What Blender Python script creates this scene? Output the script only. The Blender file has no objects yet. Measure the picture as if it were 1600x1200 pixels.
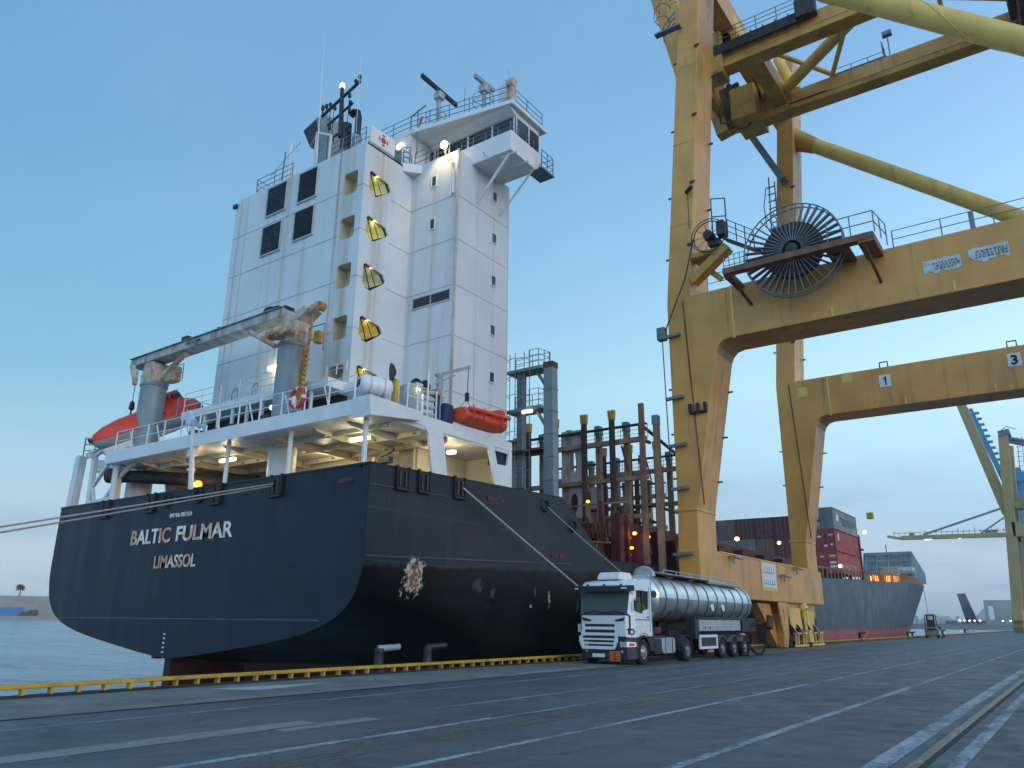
import bpy, bmesh, math, random
from mathutils import Vector, Matrix
random.seed(7)
R = math.radians
PI = math.pi
scene = bpy.context.scene
COL = scene.collection

# ------------------------------------------------------------------ camera
cam_data = bpy.data.cameras.new('camera')
cam = bpy.data.objects.new('camera', cam_data)
COL.objects.link(cam)
yaw, pitch, roll = R(35.656), R(16.952), R(0.547)
fw = Vector((-math.sin(yaw)*math.cos(pitch), math.cos(yaw)*math.cos(pitch), math.sin(pitch)))
r0 = Vector((math.cos(yaw), math.sin(yaw), 0)); u0 = r0.cross(fw)
rr = math.cos(roll)*r0 + math.sin(roll)*u0
uu = -math.sin(roll)*r0 + math.cos(roll)*u0
cam.matrix_world = Matrix(((rr.x, uu.x, -fw.x, 0), (rr.y, uu.y, -fw.y, 0), (rr.z, uu.z, -fw.z, 1.6), (0, 0, 0, 1)))
cam_data.sensor_width = 36
cam_data.lens = 36*1212.5/1600
cam_data.clip_start = 0.1
cam_data.clip_end = 20000
scene.camera = cam

# ------------------------------------------------------------------ world
SUN_EL, SUN_AZ = R(12), R(98)      # azimuth measured clockwise from +Y
w = bpy.data.worlds.new('World'); scene.world = w; w.use_nodes = True
nt = w.node_tree; N = nt.nodes; L = nt.links
N.clear()
def wn(t, **k):
    n = N.new(t)
    for a, b in k.items(): setattr(n, a, b)
    return n
out = wn('ShaderNodeOutputWorld'); bg = wn('ShaderNodeBackground'); L.new(bg.outputs[0], out.inputs[0])
tc = wn('ShaderNodeTexCoord'); sep = wn('ShaderNodeSeparateXYZ'); L.new(tc.outputs['Generated'], sep.inputs[0])
def wmath(op, a, b=None, clamp=False):
    n = wn('ShaderNodeMath', operation=op, use_clamp=clamp)
    for i, v in enumerate((a, b)):
        if v is None: continue
        if isinstance(v, (int, float)): n.inputs[i].default_value = v
        else: L.new(v, n.inputs[i])
    return n.outputs[0]
def wramp(fac, stops):
    n = wn('ShaderNodeValToRGB'); cr = n.color_ramp
    while len(cr.elements) < len(stops): cr.elements.new(0.5)
    for e, (p, c) in zip(cr.elements, stops): e.position = p; e.color = (*c, 1)
    L.new(fac, n.inputs[0]); return n.outputs[0]
def wmix(f, a, b, bt='MIX'):
    n = wn('ShaderNodeMix', data_type='RGBA', blend_type=bt)
    if isinstance(f, (int, float)): n.inputs[0].default_value = f
    else: L.new(f, n.inputs[0])
    for i, v in ((6, a), (7, b)):
        if isinstance(v, tuple): n.inputs[i].default_value = (*v, 1)
        else: L.new(v, n.inputs[i])
    return n.outputs[2]
el = wmath('MAXIMUM', sep.outputs[2], 0.0)
# cool dusk gradient, brighter band low in the sky; (sin of the elevation)
left = wramp(el, [(0.0, (.50, .60, .70)), (.08, (.44, .56, .67)), (.18, (.32, .545, .675)), (.27, (.185, .445, .625)), (.37, (.13, .35, .575)), (.53, (.09, .285, .50)), (.78, (.078, .245, .47)), (1, (.075, .23, .45))])
right = wramp(el, [(0.0, (.48, .56, .69)), (.06, (.42, .55, .71)), (.13, (.42, .63, .80)), (.20, (.55, .83, 1.0)), (.28, (.65, .96, 1.06)), (.42, (.40, .70, 1.0)), (.62, (.215, .44, .74)), (1, (.10, .27, .52))])
# azimuth weight: towards the quay direction the sky is lighter
azw = wn('ShaderNodeMapRange'); azw.inputs[1].default_value = -0.95; azw.inputs[2].default_value = 0.1
L.new(sep.outputs[0], azw.inputs[0])
grad = wmix(azw.outputs[0], left, right)
# soft cloud bars low over the horizon
den = wmath('ADD', el, 0.12)
cx = wmath('DIVIDE', sep.outputs[0], den); cy = wmath('DIVIDE', sep.outputs[1], den)
cmb = wn('ShaderNodeCombineXYZ'); L.new(cx, cmb.inputs[0]); L.new(cy, cmb.inputs[1])
nz = wn('ShaderNodeTexNoise'); nz.inputs['Scale'].default_value = 0.75; nz.inputs['Detail'].default_value = 7; nz.inputs['Roughness'].default_value = .55
L.new(cmb.outputs[0], nz.inputs['Vector'])
cl = wn('ShaderNodeMapRange'); cl.inputs[1].default_value = .43; cl.inputs[2].default_value = .68; cl.interpolation_type = 'SMOOTHSTEP'
L.new(nz.outputs[0], cl.inputs[0])
low = wn('ShaderNodeMapRange'); low.inputs[1].default_value = .30; low.inputs[2].default_value = .10; L.new(el, low.inputs[0])
cf = wmath('MULTIPLY', wmath('MULTIPLY', cl.outputs[0], low.outputs[0]), .75)
grad = wmix(cf, grad, (.27, .40, .57))
n2 = wn('ShaderNodeTexNoise'); n2.inputs['Scale'].default_value = 1.1; n2.inputs['Detail'].default_value = 8; n2.inputs['Roughness'].default_value = .6; n2.inputs['Distortion'].default_value = .6
mp2 = wn('ShaderNodeMapping'); mp2.inputs['Scale'].default_value = (.5, .5, 1); mp2.inputs['Location'].default_value = (3.1, 1.7, 0); L.new(cmb.outputs[0], mp2.inputs[0]); L.new(mp2.outputs[0], n2.inputs['Vector'])
c2 = wn('ShaderNodeMapRange'); c2.inputs[1].default_value = .46; c2.inputs[2].default_value = .70; c2.interpolation_type = 'SMOOTHSTEP'; L.new(n2.outputs[0], c2.inputs[0])
low2 = wn('ShaderNodeMapRange'); low2.inputs[1].default_value = .22; low2.inputs[2].default_value = .05; L.new(el, low2.inputs[0])
grad = wmix(wmath('MULTIPLY', wmath('MULTIPLY', c2.outputs[0], low2.outputs[0]), .55), grad, (.56, .62, .74))
c3 = wn('ShaderNodeMapRange'); c3.inputs[1].default_value = .42; c3.inputs[2].default_value = .75; L.new(n2.outputs[0], c3.inputs[0])
grad = wmix(wmath('MULTIPLY', c3.outputs[0], .16), grad, (.50, .70, .88))
hi = wn('ShaderNodeMapRange'); hi.inputs[1].default_value = .35; hi.inputs[2].default_value = .75; L.new(nz.outputs[0], hi.inputs[0])
grad = wmix(wmath('MULTIPLY', hi.outputs[0], .06), grad, (.62, .78, .92))
# after-glow side of the sky, behind the camera
dotv = wn('ShaderNodeVectorMath', operation='DOT_PRODUCT'); L.new(tc.outputs['Generated'], dotv.inputs[0]); dotv.inputs[1].default_value = (.70, -.71, 0.0)
glow = wn('ShaderNodeMapRange'); glow.inputs[1].default_value = -.05; glow.inputs[2].default_value = .9; glow.interpolation_type = 'SMOOTHSTEP'; L.new(dotv.outputs['Value'], glow.inputs[0])
grad = wmix(glow.outputs[0], grad, (.62, .95, 1.26))
sky = wn('ShaderNodeTexSky', sky_type='NISHITA'); sky.sun_disc = False
sky.sun_elevation = SUN_EL; sky.sun_rotation = SUN_AZ
skys = wmix(1.0, sky.outputs[0], (.01, .01, .01), 'MULTIPLY')
allsky = wmix(1.0, grad, skys, 'ADD')
L.new(allsky, bg.inputs[0]); bg.inputs[1].default_value = 1.0

sun_d = bpy.data.lights.new('sun', 'SUN'); sun_d.energy = 0.78; sun_d.angle = R(30); sun_d.color = (1, .76, .66)
sun = bpy.data.objects.new('sun', sun_d); COL.objects.link(sun)
sd = Vector((math.sin(SUN_AZ)*math.cos(SUN_EL), math.cos(SUN_AZ)*math.cos(SUN_EL), math.sin(SUN_EL)))
sun.rotation_euler = sd.to_track_quat('Z', 'Y').to_euler()
sun.location = (40, -40, 60)

vs = scene.view_settings
vs.view_transform = 'Standard'; vs.look = 'None'; vs.exposure = 0.14; vs.gamma = 1; vs.use_curve_mapping = False

# ------------------------------------------------------------------ materials
def newmat(name):
    m = bpy.data.materials.new(name); m.use_nodes = True
    t = m.node_tree; b = t.nodes['Principled BSDF']
    return m, t, b
class NB:
    """small node-building helper for one material"""
    def __init__(s, t): s.t = t; s.n = t.nodes; s.l = t.links; s.g = None
    def new(s, typ, **k):
        x = s.n.new(typ)
        for a, b in k.items(): setattr(x, a, b)
        return x
    def pos(s):
        if not s.g: s.g = s.new('ShaderNodeNewGeometry')
        return s.g.outputs['Position']
    def xyz(s):
        x = s.new('ShaderNodeSeparateXYZ'); s.l.new(s.pos(), x.inputs[0]); return x.outputs
    def noise(s, scale=1, detail=5, rough=.55, mapping=None):
        x = s.new('ShaderNodeTexNoise'); x.inputs['Scale'].default_value = scale; x.inputs['Detail'].default_value = detail; x.inputs['Roughness'].default_value = rough
        if mapping:
            m = s.new('ShaderNodeMapping'); m.inputs['Scale'].default_value = mapping; s.l.new(s.pos(), m.inputs[0]); s.l.new(m.outputs[0], x.inputs['Vector'])
        else: s.l.new(s.pos(), x.inputs['Vector'])
        return x.outputs[0]
    def rng(s, v, a, b, c=0., d=1., smooth=True):
        x = s.new('ShaderNodeMapRange'); x.interpolation_type = 'SMOOTHSTEP' if smooth else 'LINEAR'
        for i, q in zip((1, 2, 3, 4), (a, b, c, d)): x.inputs[i].default_value = q
        s.l.new(v, x.inputs[0]); return x.outputs[0]
    def math(s, op, a, b=None, clamp=False):
        x = s.new('ShaderNodeMath', operation=op, use_clamp=clamp)
        for i, v in enumerate((a, b)):
            if v is None: continue
            if isinstance(v, (int, float)): x.inputs[i].default_value = v
            else: s.l.new(v, x.inputs[i])
        return x.outputs[0]
    def mix(s, f, a, b, bt='MIX'):
        x = s.new('ShaderNodeMix', data_type='RGBA', blend_type=bt)
        if isinstance(f, (int, float)): x.inputs[0].default_value = f
        else: s.l.new(f, x.inputs[0])
        for i, v in ((6, a), (7, b)):
            if isinstance(v, tuple): x.inputs[i].default_value = (*v, 1)
            else: s.l.new(v, x.inputs[i])
        return x.outputs[2]
    def bump(s, h, b, strength=.3, dist=.02):
        x = s.new('ShaderNodeBump'); x.inputs['Strength'].default_value = strength; x.inputs['Distance'].default_value = dist
        s.l.new(h, x.inputs['Height']); s.l.new(x.outputs[0], b.inputs['Normal'])
def M(name, c, rough=.5, metal=0., var=.18, vsc=.7, streak=None, amt=.5, sc=(1.6, 1.6, .16), bump=0., lo=.52, hi=.72):
    m, t, b = newmat(name); q = NB(t)
    n1 = q.noise(vsc, 6)
    f = q.rng(n1, .3, .7)
    dark = tuple(x*(1-var) for x in c); lite = tuple(min(1, x*(1+var*.7)) for x in c)
    col = q.mix(f, dark, lite)
    if streak:
        n2 = q.noise(1, 5, .6, sc); sf = q.math('MULTIPLY', q.rng(n2, lo, hi), amt)
        col = q.mix(sf, col, streak)
    q.l.new(col, b.inputs['Base Color'])
    b.inputs['Metallic'].default_value = metal
    n3 = q.noise(vsc*3, 4)
    q.l.new(q.rng(n3, .3, .7, max(.04, rough-.08), min(1, rough+.1)), b.inputs['Roughness'])
    if bump: q.bump(q.noise(vsc*2.2, 4), b, bump, .03)
    return m
def emis(name, c, s):
    m, t, b = newmat(name); b.inputs['Base Color'].default_value = (*c, 1)
    b.inputs['Emission Color'].default_value = (*c, 1); b.inputs['Emission Strength'].default_value = s
    return m
RUST = (.23, .10, .045); STAIN = (.42, .36, .27)
mt = {}
mt['white'] = M('white_paint', (.62, .66, .70), .42, var=.07, vsc=.35, streak=(.47, .42, .31), amt=.75, sc=(1.1, 1.1, .05), lo=.54, hi=.72, bump=.05)
def tower_mat():
    m, t, b = newmat('tower_white_paint'); q = NB(t); X, Y, Z = q.xyz()
    col = q.mix(q.rng(q.noise(.35, 6), .3, .7), (.575, .615, .655), (.65, .69, .725))
    n2 = q.noise(1, 5, .6, (1.1, 1.1, .05)); col = q.mix(q.math('MULTIPLY', q.rng(n2, .54, .74), .6), col, (.48, .44, .34))
    run = q.noise(1, 5, .65, (9, 9, .16))
    for (axv, x0, w_, s_) in ((X, -26.62, .16, .85), (X, -26.2, .5, .35), (X, -34.55, .12, .6), (X, -33.95, .1, .6), (X, -30.4, .3, .4), (X, -28.9, .35, .3), (X, -31.5, .3, .3), (X, -25.75, .4, .45), (Y, 23.6, .3, .45), (Y, 29.9, .1, .4), (X, -23.3, .14, .35), (Y, 27.3, .07, .7), (Y, 23.3, .5, .25), (X, -24.6, .25, .35), (Y, 28.65, .12, .3)):
        d = q.rng(q.math('ABSOLUTE', q.math('SUBTRACT', axv, x0)), 0, w_, 1, 0)
        col = q.mix(q.math('MULTIPLY', q.math('MULTIPLY', d, q.rng(run, .30, .58)), s_), col, (.36, .25, .13))
    spots = q.noise(2.6, 6, .75); col = q.mix(q.math('MULTIPLY', q.rng(spots, .68, .74), .6), col, (.30, .17, .09))
    q.l.new(col, b.inputs['Base Color']); b.inputs['Roughness'].default_value = .42
    q.bump(q.noise(.9, 2), b, .25, .06)
    return m
mt['tower'] = tower_mat()
mt['alcove'] = M('beige_alcove_paint', (.70, .60, .42), .6, var=.12, vsc=1.5)
mt['rustyellow'] = M('rusty_yellow_hose', (.40, .21, .035), .6, var=.3, vsc=4, streak=(.22, .09, .03), amt=.7, sc=(4, 4, 2))
mt['white_clean'] = M('white_paint_clean', (.70, .72, .74), .4, var=.06, vsc=1.2, streak=(.48, .42, .34), amt=.35, sc=(3, 3, .4), lo=.58, hi=.75)
mt['cream'] = M('cream_paint', (.70, .64, .48), .5, var=.08, vsc=.8, streak=(.42, .33, .2), amt=.35)
mt['yellow_in'] = M('stairwell_yellow_paint', (.62, .58, .34), .55, var=.15, vsc=1.5)
mt['seam'] = M('weld_seam', (.44, .47, .49), .6)
mt['louvre'] = M('dark_louvre', (.016, .02, .03), .45, var=.5, vsc=5)
mt['glass'] = M('dark_glass', (.03, .05, .075), .06, var=.3)
mt['glass_teal'] = M('teal_window_glass', (.02, .07, .08), .1, var=.3)
mt['black'] = M('black_steel', (.012, .013, .016), .5, var=.3, vsc=3)
mt['dark'] = M('dark_machinery', (.03, .03, .032), .6, var=.5, vsc=4)
mt['grey_post'] = M('grey_post_paint', (.20, .26, .29), .42, var=.14, vsc=.9, streak=(.12, .15, .17), amt=.6, sc=(2.2, 2.2, .12))
mt['steel'] = M('grey_steel', (.28, .31, .34), .45, var=.2, vsc=2, streak=RUST, amt=.3, sc=(2, 2, .6))
mt['galv'] = M('galvanised_rail', (.16, .20, .23), .45, .2, var=.25, vsc=3)
mt['jib'] = M('weathered_white_jib', (.42, .44, .45), .55, var=.25, vsc=1.6, streak=(.30, .15, .08), amt=.85, sc=(2.6, 2.6, .7), lo=.5, hi=.68)
mt['rustcream'] = M('rusty_cream_machinery', (.54, .46, .37), .6, var=.25, vsc=2.5, streak=(.36, .15, .05), amt=.85, sc=(1.7, 1.7, .9), lo=.44, hi=.62)
mt['rust'] = M('rust_brown_steel', (.10, .048, .032), .75, var=.45, vsc=2.2, streak=(.22, .085, .04), amt=.8, sc=(2, 2, .5), lo=.45, hi=.65)
mt['rust2'] = M('dark_brown_guide', (.05, .028, .025), .7, var=.4, vsc=2, streak=(.15, .06, .035), amt=.8, sc=(2, 2, .4), lo=.5, hi=.7)
mt['tan'] = M('tan_guide_paint', (.31, .20, .13), .6, var=.25, vsc=1.5, streak=RUST, amt=.9, sc=(2, 2, .4), lo=.48, hi=.66)
mt['pink'] = M('pink_primer_plate', (.56, .46, .44), .6, var=.12, vsc=.8, streak=(.28, .15, .10), amt=.7, sc=(1.4, 1.4, .3), lo=.54, hi=.72)
mt['maroon'] = M('maroon_deck_paint', (.10, .018, .022), .55, var=.4, vsc=1.5, streak=(.16, .06, .04), amt=.5)
mt['tipyellow'] = M('yellow_guide_tip', (.42, .27, .03), .55, var=.2, vsc=3)
mt['crane'] = M('crane_yellow_paint', (.63, .312, .078), .36, var=.14, vsc=.45, streak=(.24, .13, .055), amt=.62, sc=(1.3, 1.3, .10), lo=.53, hi=.72, bump=.08)
mt['crane_light'] = M('crane_pale_yellow_paint', (.78, .52, .14), .5, var=.1, vsc=.8, streak=(.3, .16, .06), amt=.4)
mt['crane_rust'] = M('crane_rusty_yellow', (.56, .30, .06), .5, var=.2, vsc=.8, streak=(.14, .06, .03), amt=.75, sc=(.5, .5, .9), lo=.52, hi=.72)
mt['brown'] = M('brown_platform_steel', (.20, .10, .06), .7, var=.3, vsc=1.5)
mt['curb'] = M('worn_yellow_curb_paint', (.52, .30, .03), .5, var=.22, vsc=1.6, streak=(.14, .09, .04), amt=.6, sc=(1.5, 1.5, 3), lo=.56, hi=.7)
mt['orange'] = M('lifeboat_orange', (.62, .045, .015), .38, var=.12, vsc=1.5)
mt['orange2'] = M('faded_boat_orange', (.68, .085, .035), .45, var=.15, vsc=2)
mt['boatgrey'] = M('boat_hull_grey', (.33, .33, .31), .4, var=.1, vsc=2)
mt['rope'] = M('mooring_rope', (.36, .34, .31), .85, var=.2, vsc=9)
mt['bluecloth'] = M('blue_tarpaulin', (.015, .035, .13), .7, var=.3, vsc=3)
mt['cloth'] = M('white_flag_cloth', (.66, .68, .74), .8, var=.08, vsc=4)
mt['red'] = M('red_paint', (.50, .03, .025), .5, var=.15, vsc=3)
mt['logo'] = M('faded_red_emblem', (.48, .06, .05), .6, var=.25, vsc=6)
mt['tank'] = M('brushed_tank_steel', (.72, .74, .76), .27, .92, var=.05, vsc=.35)
mt['cab'] = M('truck_white_paint', (.70, .74, .78), .25, var=.04, vsc=1.5)
mt['plastic'] = M('dark_bumper_plastic', (.022, .028, .04), .5, var=.25, vsc=3)
mt['tyre'] = M('tyre_rubber', (.014, .014, .016), .8, var=.3, vsc=8)
mt['rim'] = M('wheel_rim_steel', (.35, .37, .40), .4, .5, var=.25, vsc=6)
mt['alu'] = M('aluminium_trim', (.5, .52, .54), .38, .6, var=.15, vsc=3)
mt['hiviz'] = M('hi_vis_green_cloth', (.16, .75, .03), .8, var=.15, vsc=9)
mt['skin'] = M('skin', (.42, .24, .16), .55, var=.1, vsc=12)
mt['hair'] = M('dark_hair', (.02, .015, .012), .7, var=.2, vsc=20)
mt['trousers'] = M('dark_work_cloth', (.02, .025, .04), .8, var=.2, vsc=9)
mt['sign'] = M('white_sign_face', (.72, .74, .76), .5, var=.05, vsc=2)
mt['ink'] = M('navy_lettering', (.012, .016, .04), .6, var=.1)
mt['fade'] = M('faded_grey_lettering', (.16, .20, .24), .6, var=.4, vsc=5)
mt['hazard'] = M('orange_hazard_plate', (.66, .13, .02), .45, var=.1, vsc=6)
mt['bluesteel'] = M('far_blue_crane_paint', (.02, .22, .36), .5, var=.15, vsc=.4)
mt['fcwall'] = M('blue_grey_breakwater_paint', (.13, .21, .25), .55, var=.15, vsc=.6, streak=(.09, .12, .14), amt=.5)
mt['concrete'] = M('concrete_wall', (.30, .28, .25), .85, var=.15, vsc=.12, streak=(.2, .18, .16), amt=.5, sc=(.2, .2, .03))
mt['leaf'] = M('palm_leaf', (.035, .05, .03), .7, var=.4, vsc=2)
mt['bark'] = M('palm_bark', (.07, .055, .045), .85, var=.3, vsc=3)
mt['lamp'] = emis('lit_lamp_warm', (1, .70, .25), 5)
mt['flood'] = emis('lit_flood_lamp', (1, .82, .45), 12)
mt['tube_lamp'] = emis('lit_tube_lamp', (1, .88, .50), 4)
mt['orange_lamp'] = emis('lit_sodium_lamp', (1, .36, .04), 3)
mt['tail_lamp'] = emis('lit_mast_lamp', (1, .55, .35), 6)

# ------------------------------------------------------------------ mesh helpers
class MB:
    def __init__(s): s.v = []; s.f = []; s.m = []; s.cur = 0
    def mat(s, i): s.cur = i; return s
    def add(s, vs_, fs):
        o = len(s.v); s.v += [tuple(p) for p in vs_]
        for f in fs: s.f.append(tuple(i+o for i in f)); s.m.append(s.cur)
        return s
    def hexa(s, p):   # 8 points: bottom 4 loop, top 4 loop
        return s.add(p, [(0, 3, 2, 1), (4, 5, 6, 7), (0, 1, 5, 4), (1, 2, 6, 5), (2, 3, 7, 6), (3, 0, 4, 7)])
    def box(s, x0, x1, y0, y1, z0, z1):
        return s.hexa([(x0, y0, z0), (x1, y0, z0), (x1, y1, z0), (x0, y1, z0), (x0, y0, z1), (x1, y0, z1), (x1, y1, z1), (x0, y1, z1)])
    def bar(s, a, b, wd, ht, up=(0, 0, 1)):   # box beam from a to b, wd across, ht along up
        a = Vector(a); b = Vector(b); d = (b-a).normalized(); u = Vector(up)
        x = d.cross(u)
        if x.length < 1e-5: x = d.cross(Vector((0, 1, 0)))
        x.normalize(); u = x.cross(d).normalized()
        x *= wd/2; u *= ht/2
        return s.hexa([a-x-u, a+x-u, b+x-u, b-x-u, a-x+u, a+x+u, b+x+u, b-x+u])
    def tube(s, a, b, r, r2=None, n=10, cap=True):
        a = Vector(a); b = Vector(b); d = (b-a)
        if d.length < 1e-6: return s
        d.normalize()
        t = Vector((0, 0, 1)) if abs(d.z) < .9 else Vector((1, 0, 0))
        x = d.cross(t).normalized(); y = d.cross(x)
        r2 = r if r2 is None else r2
        vs_ = []
        for c, q in ((a, r), (b, r2)):
            for i in range(n):
                an = 2*PI*i/n; vs_.append(c + x*(q*math.cos(an)) + y*(q*math.sin(an)))
        fs = [(i, (i+1) % n, n+(i+1) % n, n+i) for i in range(n)]
        if cap: fs += [tuple(range(n-1, -1, -1)), tuple(range(n, 2*n))]
        return s.add(vs_, fs)
    def path(s, pts, r, n=6, closed=False):
        pts = [Vector(p) for p in pts]; k = len(pts); vs_ = []
        rad = r if isinstance(r, (list, tuple)) else [r]*k
        prev = None
        for i, p in enumerate(pts):
            if closed: d = pts[(i+1) % k]-pts[i-1]
            else: d = pts[min(i+1, k-1)]-pts[max(i-1, 0)]
            d.normalize()
            if prev is None:
                t = Vector((0, 0, 1)) if abs(d.z) < .9 else Vector((1, 0, 0))
                x = d.cross(t).normalized()
            else:
                x = (prev - d*prev.dot(d))
                if x.length < 1e-5: x = d.cross(Vector((0, 0, 1)))
                x.normalize()
            prev = x; y = d.cross(x)
            for j in range(n):
                an = 2*PI*j/n; vs_.append(p + x*(rad[i]*math.cos(an)) + y*(rad[i]*math.sin(an)))
        fs = []
        for i in range(k if closed else k-1):
            a = i*n; b = ((i+1) % k)*n
            for j in range(n): fs.append((a+j, a+(j+1) % n, b+(j+1) % n, b+j))
        if not closed: fs += [tuple(range(n-1, -1, -1)), tuple(range((k-1)*n, k*n))]
        return s.add(vs_, fs)
    def prism(s, pts, ax, a, b):  # polygon in the plane normal to ax ('X': (y,z); 'Y': (x,z); 'Z': (x,y)) from a to b
        def p3(p, c): return {'X': (c, p[0], p[1]), 'Y': (p[0], c, p[1]), 'Z': (p[0], p[1], c)}[ax]
        n = len(pts); vs_ = [p3(p, a) for p in pts]+[p3(p, b) for p in pts]
        fs = [tuple(range(n-1, -1, -1)), tuple(range(n, 2*n))]+[(i, (i+1) % n, n+(i+1) % n, n+i) for i in range(n)]
        return s.add(vs_, fs)
    def lathe(s, prof, o, ax, n=20, closed_ends=True):   # prof: (radius, distance along ax)
        o = Vector(o); d = Vector(ax).normalized()
        t = Vector((0, 0, 1)) if abs(d.z) < .9 else Vector((1, 0, 0))
        x = d.cross(t).normalized(); y = d.cross(x); vs_ = []
        for r, h in prof:
            for i in range(n):
                an = 2*PI*i/n; vs_.append(o+d*h+x*(r*math.cos(an))+y*(r*math.sin(an)))
        fs = []
        for k in range(len(prof)-1):
            for i in range(n): fs.append((k*n+i, k*n+(i+1) % n, (k+1)*n+(i+1) % n, (k+1)*n+i))
        if closed_ends: fs += [tuple(range(n-1, -1, -1)), tuple(range((len(prof)-1)*n, len(prof)*n))]
        return s.add(vs_, fs)
    def grid(s, rows, closed=False):   # rows of equal length points -> quads
        n = len(rows[0]); vs_ = [p for r_ in rows for p in r_]; fs = []
        for i in range(len(rows)-1):
            for j in range(n-1): fs.append((i*n+j, i*n+j+1, (i+1)*n+j+1, (i+1)*n+j))
        return s.add(vs_, fs)
    def holed(s, outer, holes, ax, a, b):   # plate with openings, thickness from a to b along ax
        def p3(p, c): return {'X': (c, p[0], p[1]), 'Y': (p[0], c, p[1]), 'Z': (p[0], p[1], c)}[ax]
        bm = bmesh.new(); loops = [outer]+list(holes); idx = []; k = 0
        for lp in loops:
            vv = [bm.verts.new((p[0], p[1], 0)) for p in lp]
            for i in range(len(vv)): bm.edges.new((vv[i], vv[(i+1) % len(vv)]))
            idx.append(list(range(k, k+len(lp)))); k += len(lp)
        bm.verts.index_update()
        bmesh.ops.triangle_fill(bm, use_beauty=True, use_dissolve=False, edges=bm.edges[:], normal=(0, 0, 1))
        pts = [(v.co.x, v.co.y) for v in bm.verts]; tr = [tuple(v.index for v in f.verts) for f in bm.faces]; bm.free()
        n = len(pts)
        vs_ = [p3(p, a) for p in pts]+[p3(p, b) for p in pts]
        fs = [t for t in tr]+[tuple(i+n for i in reversed(t)) for t in tr]
        for lp in idx:
            for i in range(len(lp)):
                p, q = lp[i], lp[(i+1) % len(lp)]; fs.append((p, q, q+n, p+n))
        return s.add(vs_, fs)
    def rail(s, pts, h=1.0, bars=3, r=.022, post=1.3, pr=.028, ax=None):
        """guard rail along a polyline of floor points"""
        pts = [Vector(p) for p in pts]
        for i in range(len(pts)-1):
            a, b = pts[i], pts[i+1]; d = (b-a).length; k = max(1, round(d/post))
            for j in range(k+1):
                if i and j == 0: continue
                p = a.lerp(b, j/k); s.tube(p, p+Vector((0, 0, h)), pr, n=6)
            for q in range(1, bars+1):
                o = Vector((0, 0, h*q/bars)); s.tube(a+o, b+o, r, n=6)
        return s
    def build(s, name, mats, parent=None, bevel=0., smooth=None, seg=2, recalc=True):
        off = Vector((0, 0, 0)); p = parent
        while p is not None: off += p.location; p = p.parent
        me = bpy.data.meshes.new(name); me.from_pydata([(x-off.x, y-off.y, z-off.z) for x, y, z in s.v], [], s.f)
        if not isinstance(mats, (list, tuple)): mats = [mats]
        for m in mats: me.materials.append(m)
        if len(mats) > 1: me.polygons.foreach_set('material_index', s.m)
        if recalc:
            bm = bmesh.new(); bm.from_mesh(me); bmesh.ops.recalc_face_normals(bm, faces=bm.faces[:]); bm.to_mesh(me); bm.free()
        if smooth:
            me.shade_smooth(); me.set_sharp_from_angle(angle=R(smooth))
        o = bpy.data.objects.new(name, me); COL.objects.link(o)
        if parent is not None: o.parent = parent
        if bevel:
            bv = o.modifiers.new('bevel', 'BEVEL'); bv.width = bevel; bv.segments = seg; bv.limit_method = 'ANGLE'; bv.angle_limit = R(40)
        return o
def tag(o, label=None, cat=None, group=None, kind=None):
    if label: o['label'] = label
    if cat: o['category'] = cat
    if group: o['group'] = group
    if kind: o['kind'] = kind
    return o
def thing(name, loc, label, cat, group=None):
    o = bpy.data.objects.new(name, None); o.empty_display_size = .3; COL.objects.link(o); o.location = loc
    return tag(o, label, cat, group)
def copy_tree(o, parent=None):
    c = o.copy(); COL.objects.link(c)
    if parent is not None: c.parent = parent
    for ch in list(o.children): copy_tree(ch, c)
    return c
def lamp_light(name, loc, power, color, parent=None, size=.12):
    d = bpy.data.lights.new(name, 'POINT'); d.energy = power; d.color = color; d.shadow_soft_size = size
    o = bpy.data.objects.new(name, d); COL.objects.link(o)
    off = Vector((0, 0, 0)); p = parent
    while p is not None: off += p.location; p = p.parent
    o.location = Vector(loc)-off
    if parent is not None: o.parent = parent
    return o
def text_mb(txt, size, origin, right, up, depth=.01, bold=.0, sx=1., align='CENTER'):
    """lettering as solid mesh; origin = baseline point"""
    cu = bpy.data.curves.new('txt', 'FONT'); cu.body = txt; cu.size = size; cu.extrude = depth/2; cu.offset = bold; cu.align_x = align; cu.resolution_u = 4
    ob = bpy.data.objects.new('txt', cu); COL.objects.link(ob)
    dg = bpy.context.evaluated_depsgraph_get(); me = bpy.data.meshes.new_from_object(ob.evaluated_get(dg))
    r_ = Vector(right).normalized(); u_ = Vector(up).normalized(); n_ = r_.cross(u_); o_ = Vector(origin)
    mb = MB(); mb.add([o_ + r_*(v.co.x*sx) + u_*v.co.y + n_*v.co.z for v in me.vertices], [tuple(p.vertices) for p in me.polygons])
    bpy.data.objects.remove(ob); bpy.data.curves.remove(cu); bpy.data.meshes.remove(me)
    return mb
def figure_one(x, y, z, h, m, parent, rt=(1, 0, 0)):
    # the numeral 1 with its flag, h high, standing on z
    q_ = [(-.06, 0), (.10, 0), (.10, 1), (-.02, 1), (-.24, .80), (-.24, .66), (-.06, .76)]
    r_ = Vector(rt).normalized(); n_ = r_.cross(Vector((0, 0, 1))); o_ = Vector((x, y, z)); mb = MB()
    v0 = [o_+r_*(a*h)+Vector((0, 0, b*h)) for a, b in q_]; k = len(q_)
    mb.add(v0+[v+n_*.012 for v in v0], [tuple(range(k)), tuple(range(2*k-1, k-1, -1))]+[(i, (i+1) % k, k+(i+1) % k, k+i) for i in range(k)])
    return mb.build('number', m, parent)
def oval(cx, cy, rx, ry, n=16): return [(cx+rx*math.cos(2*PI*i/n), cy+ry*math.sin(2*PI*i/n)) for i in range(n)]
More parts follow.
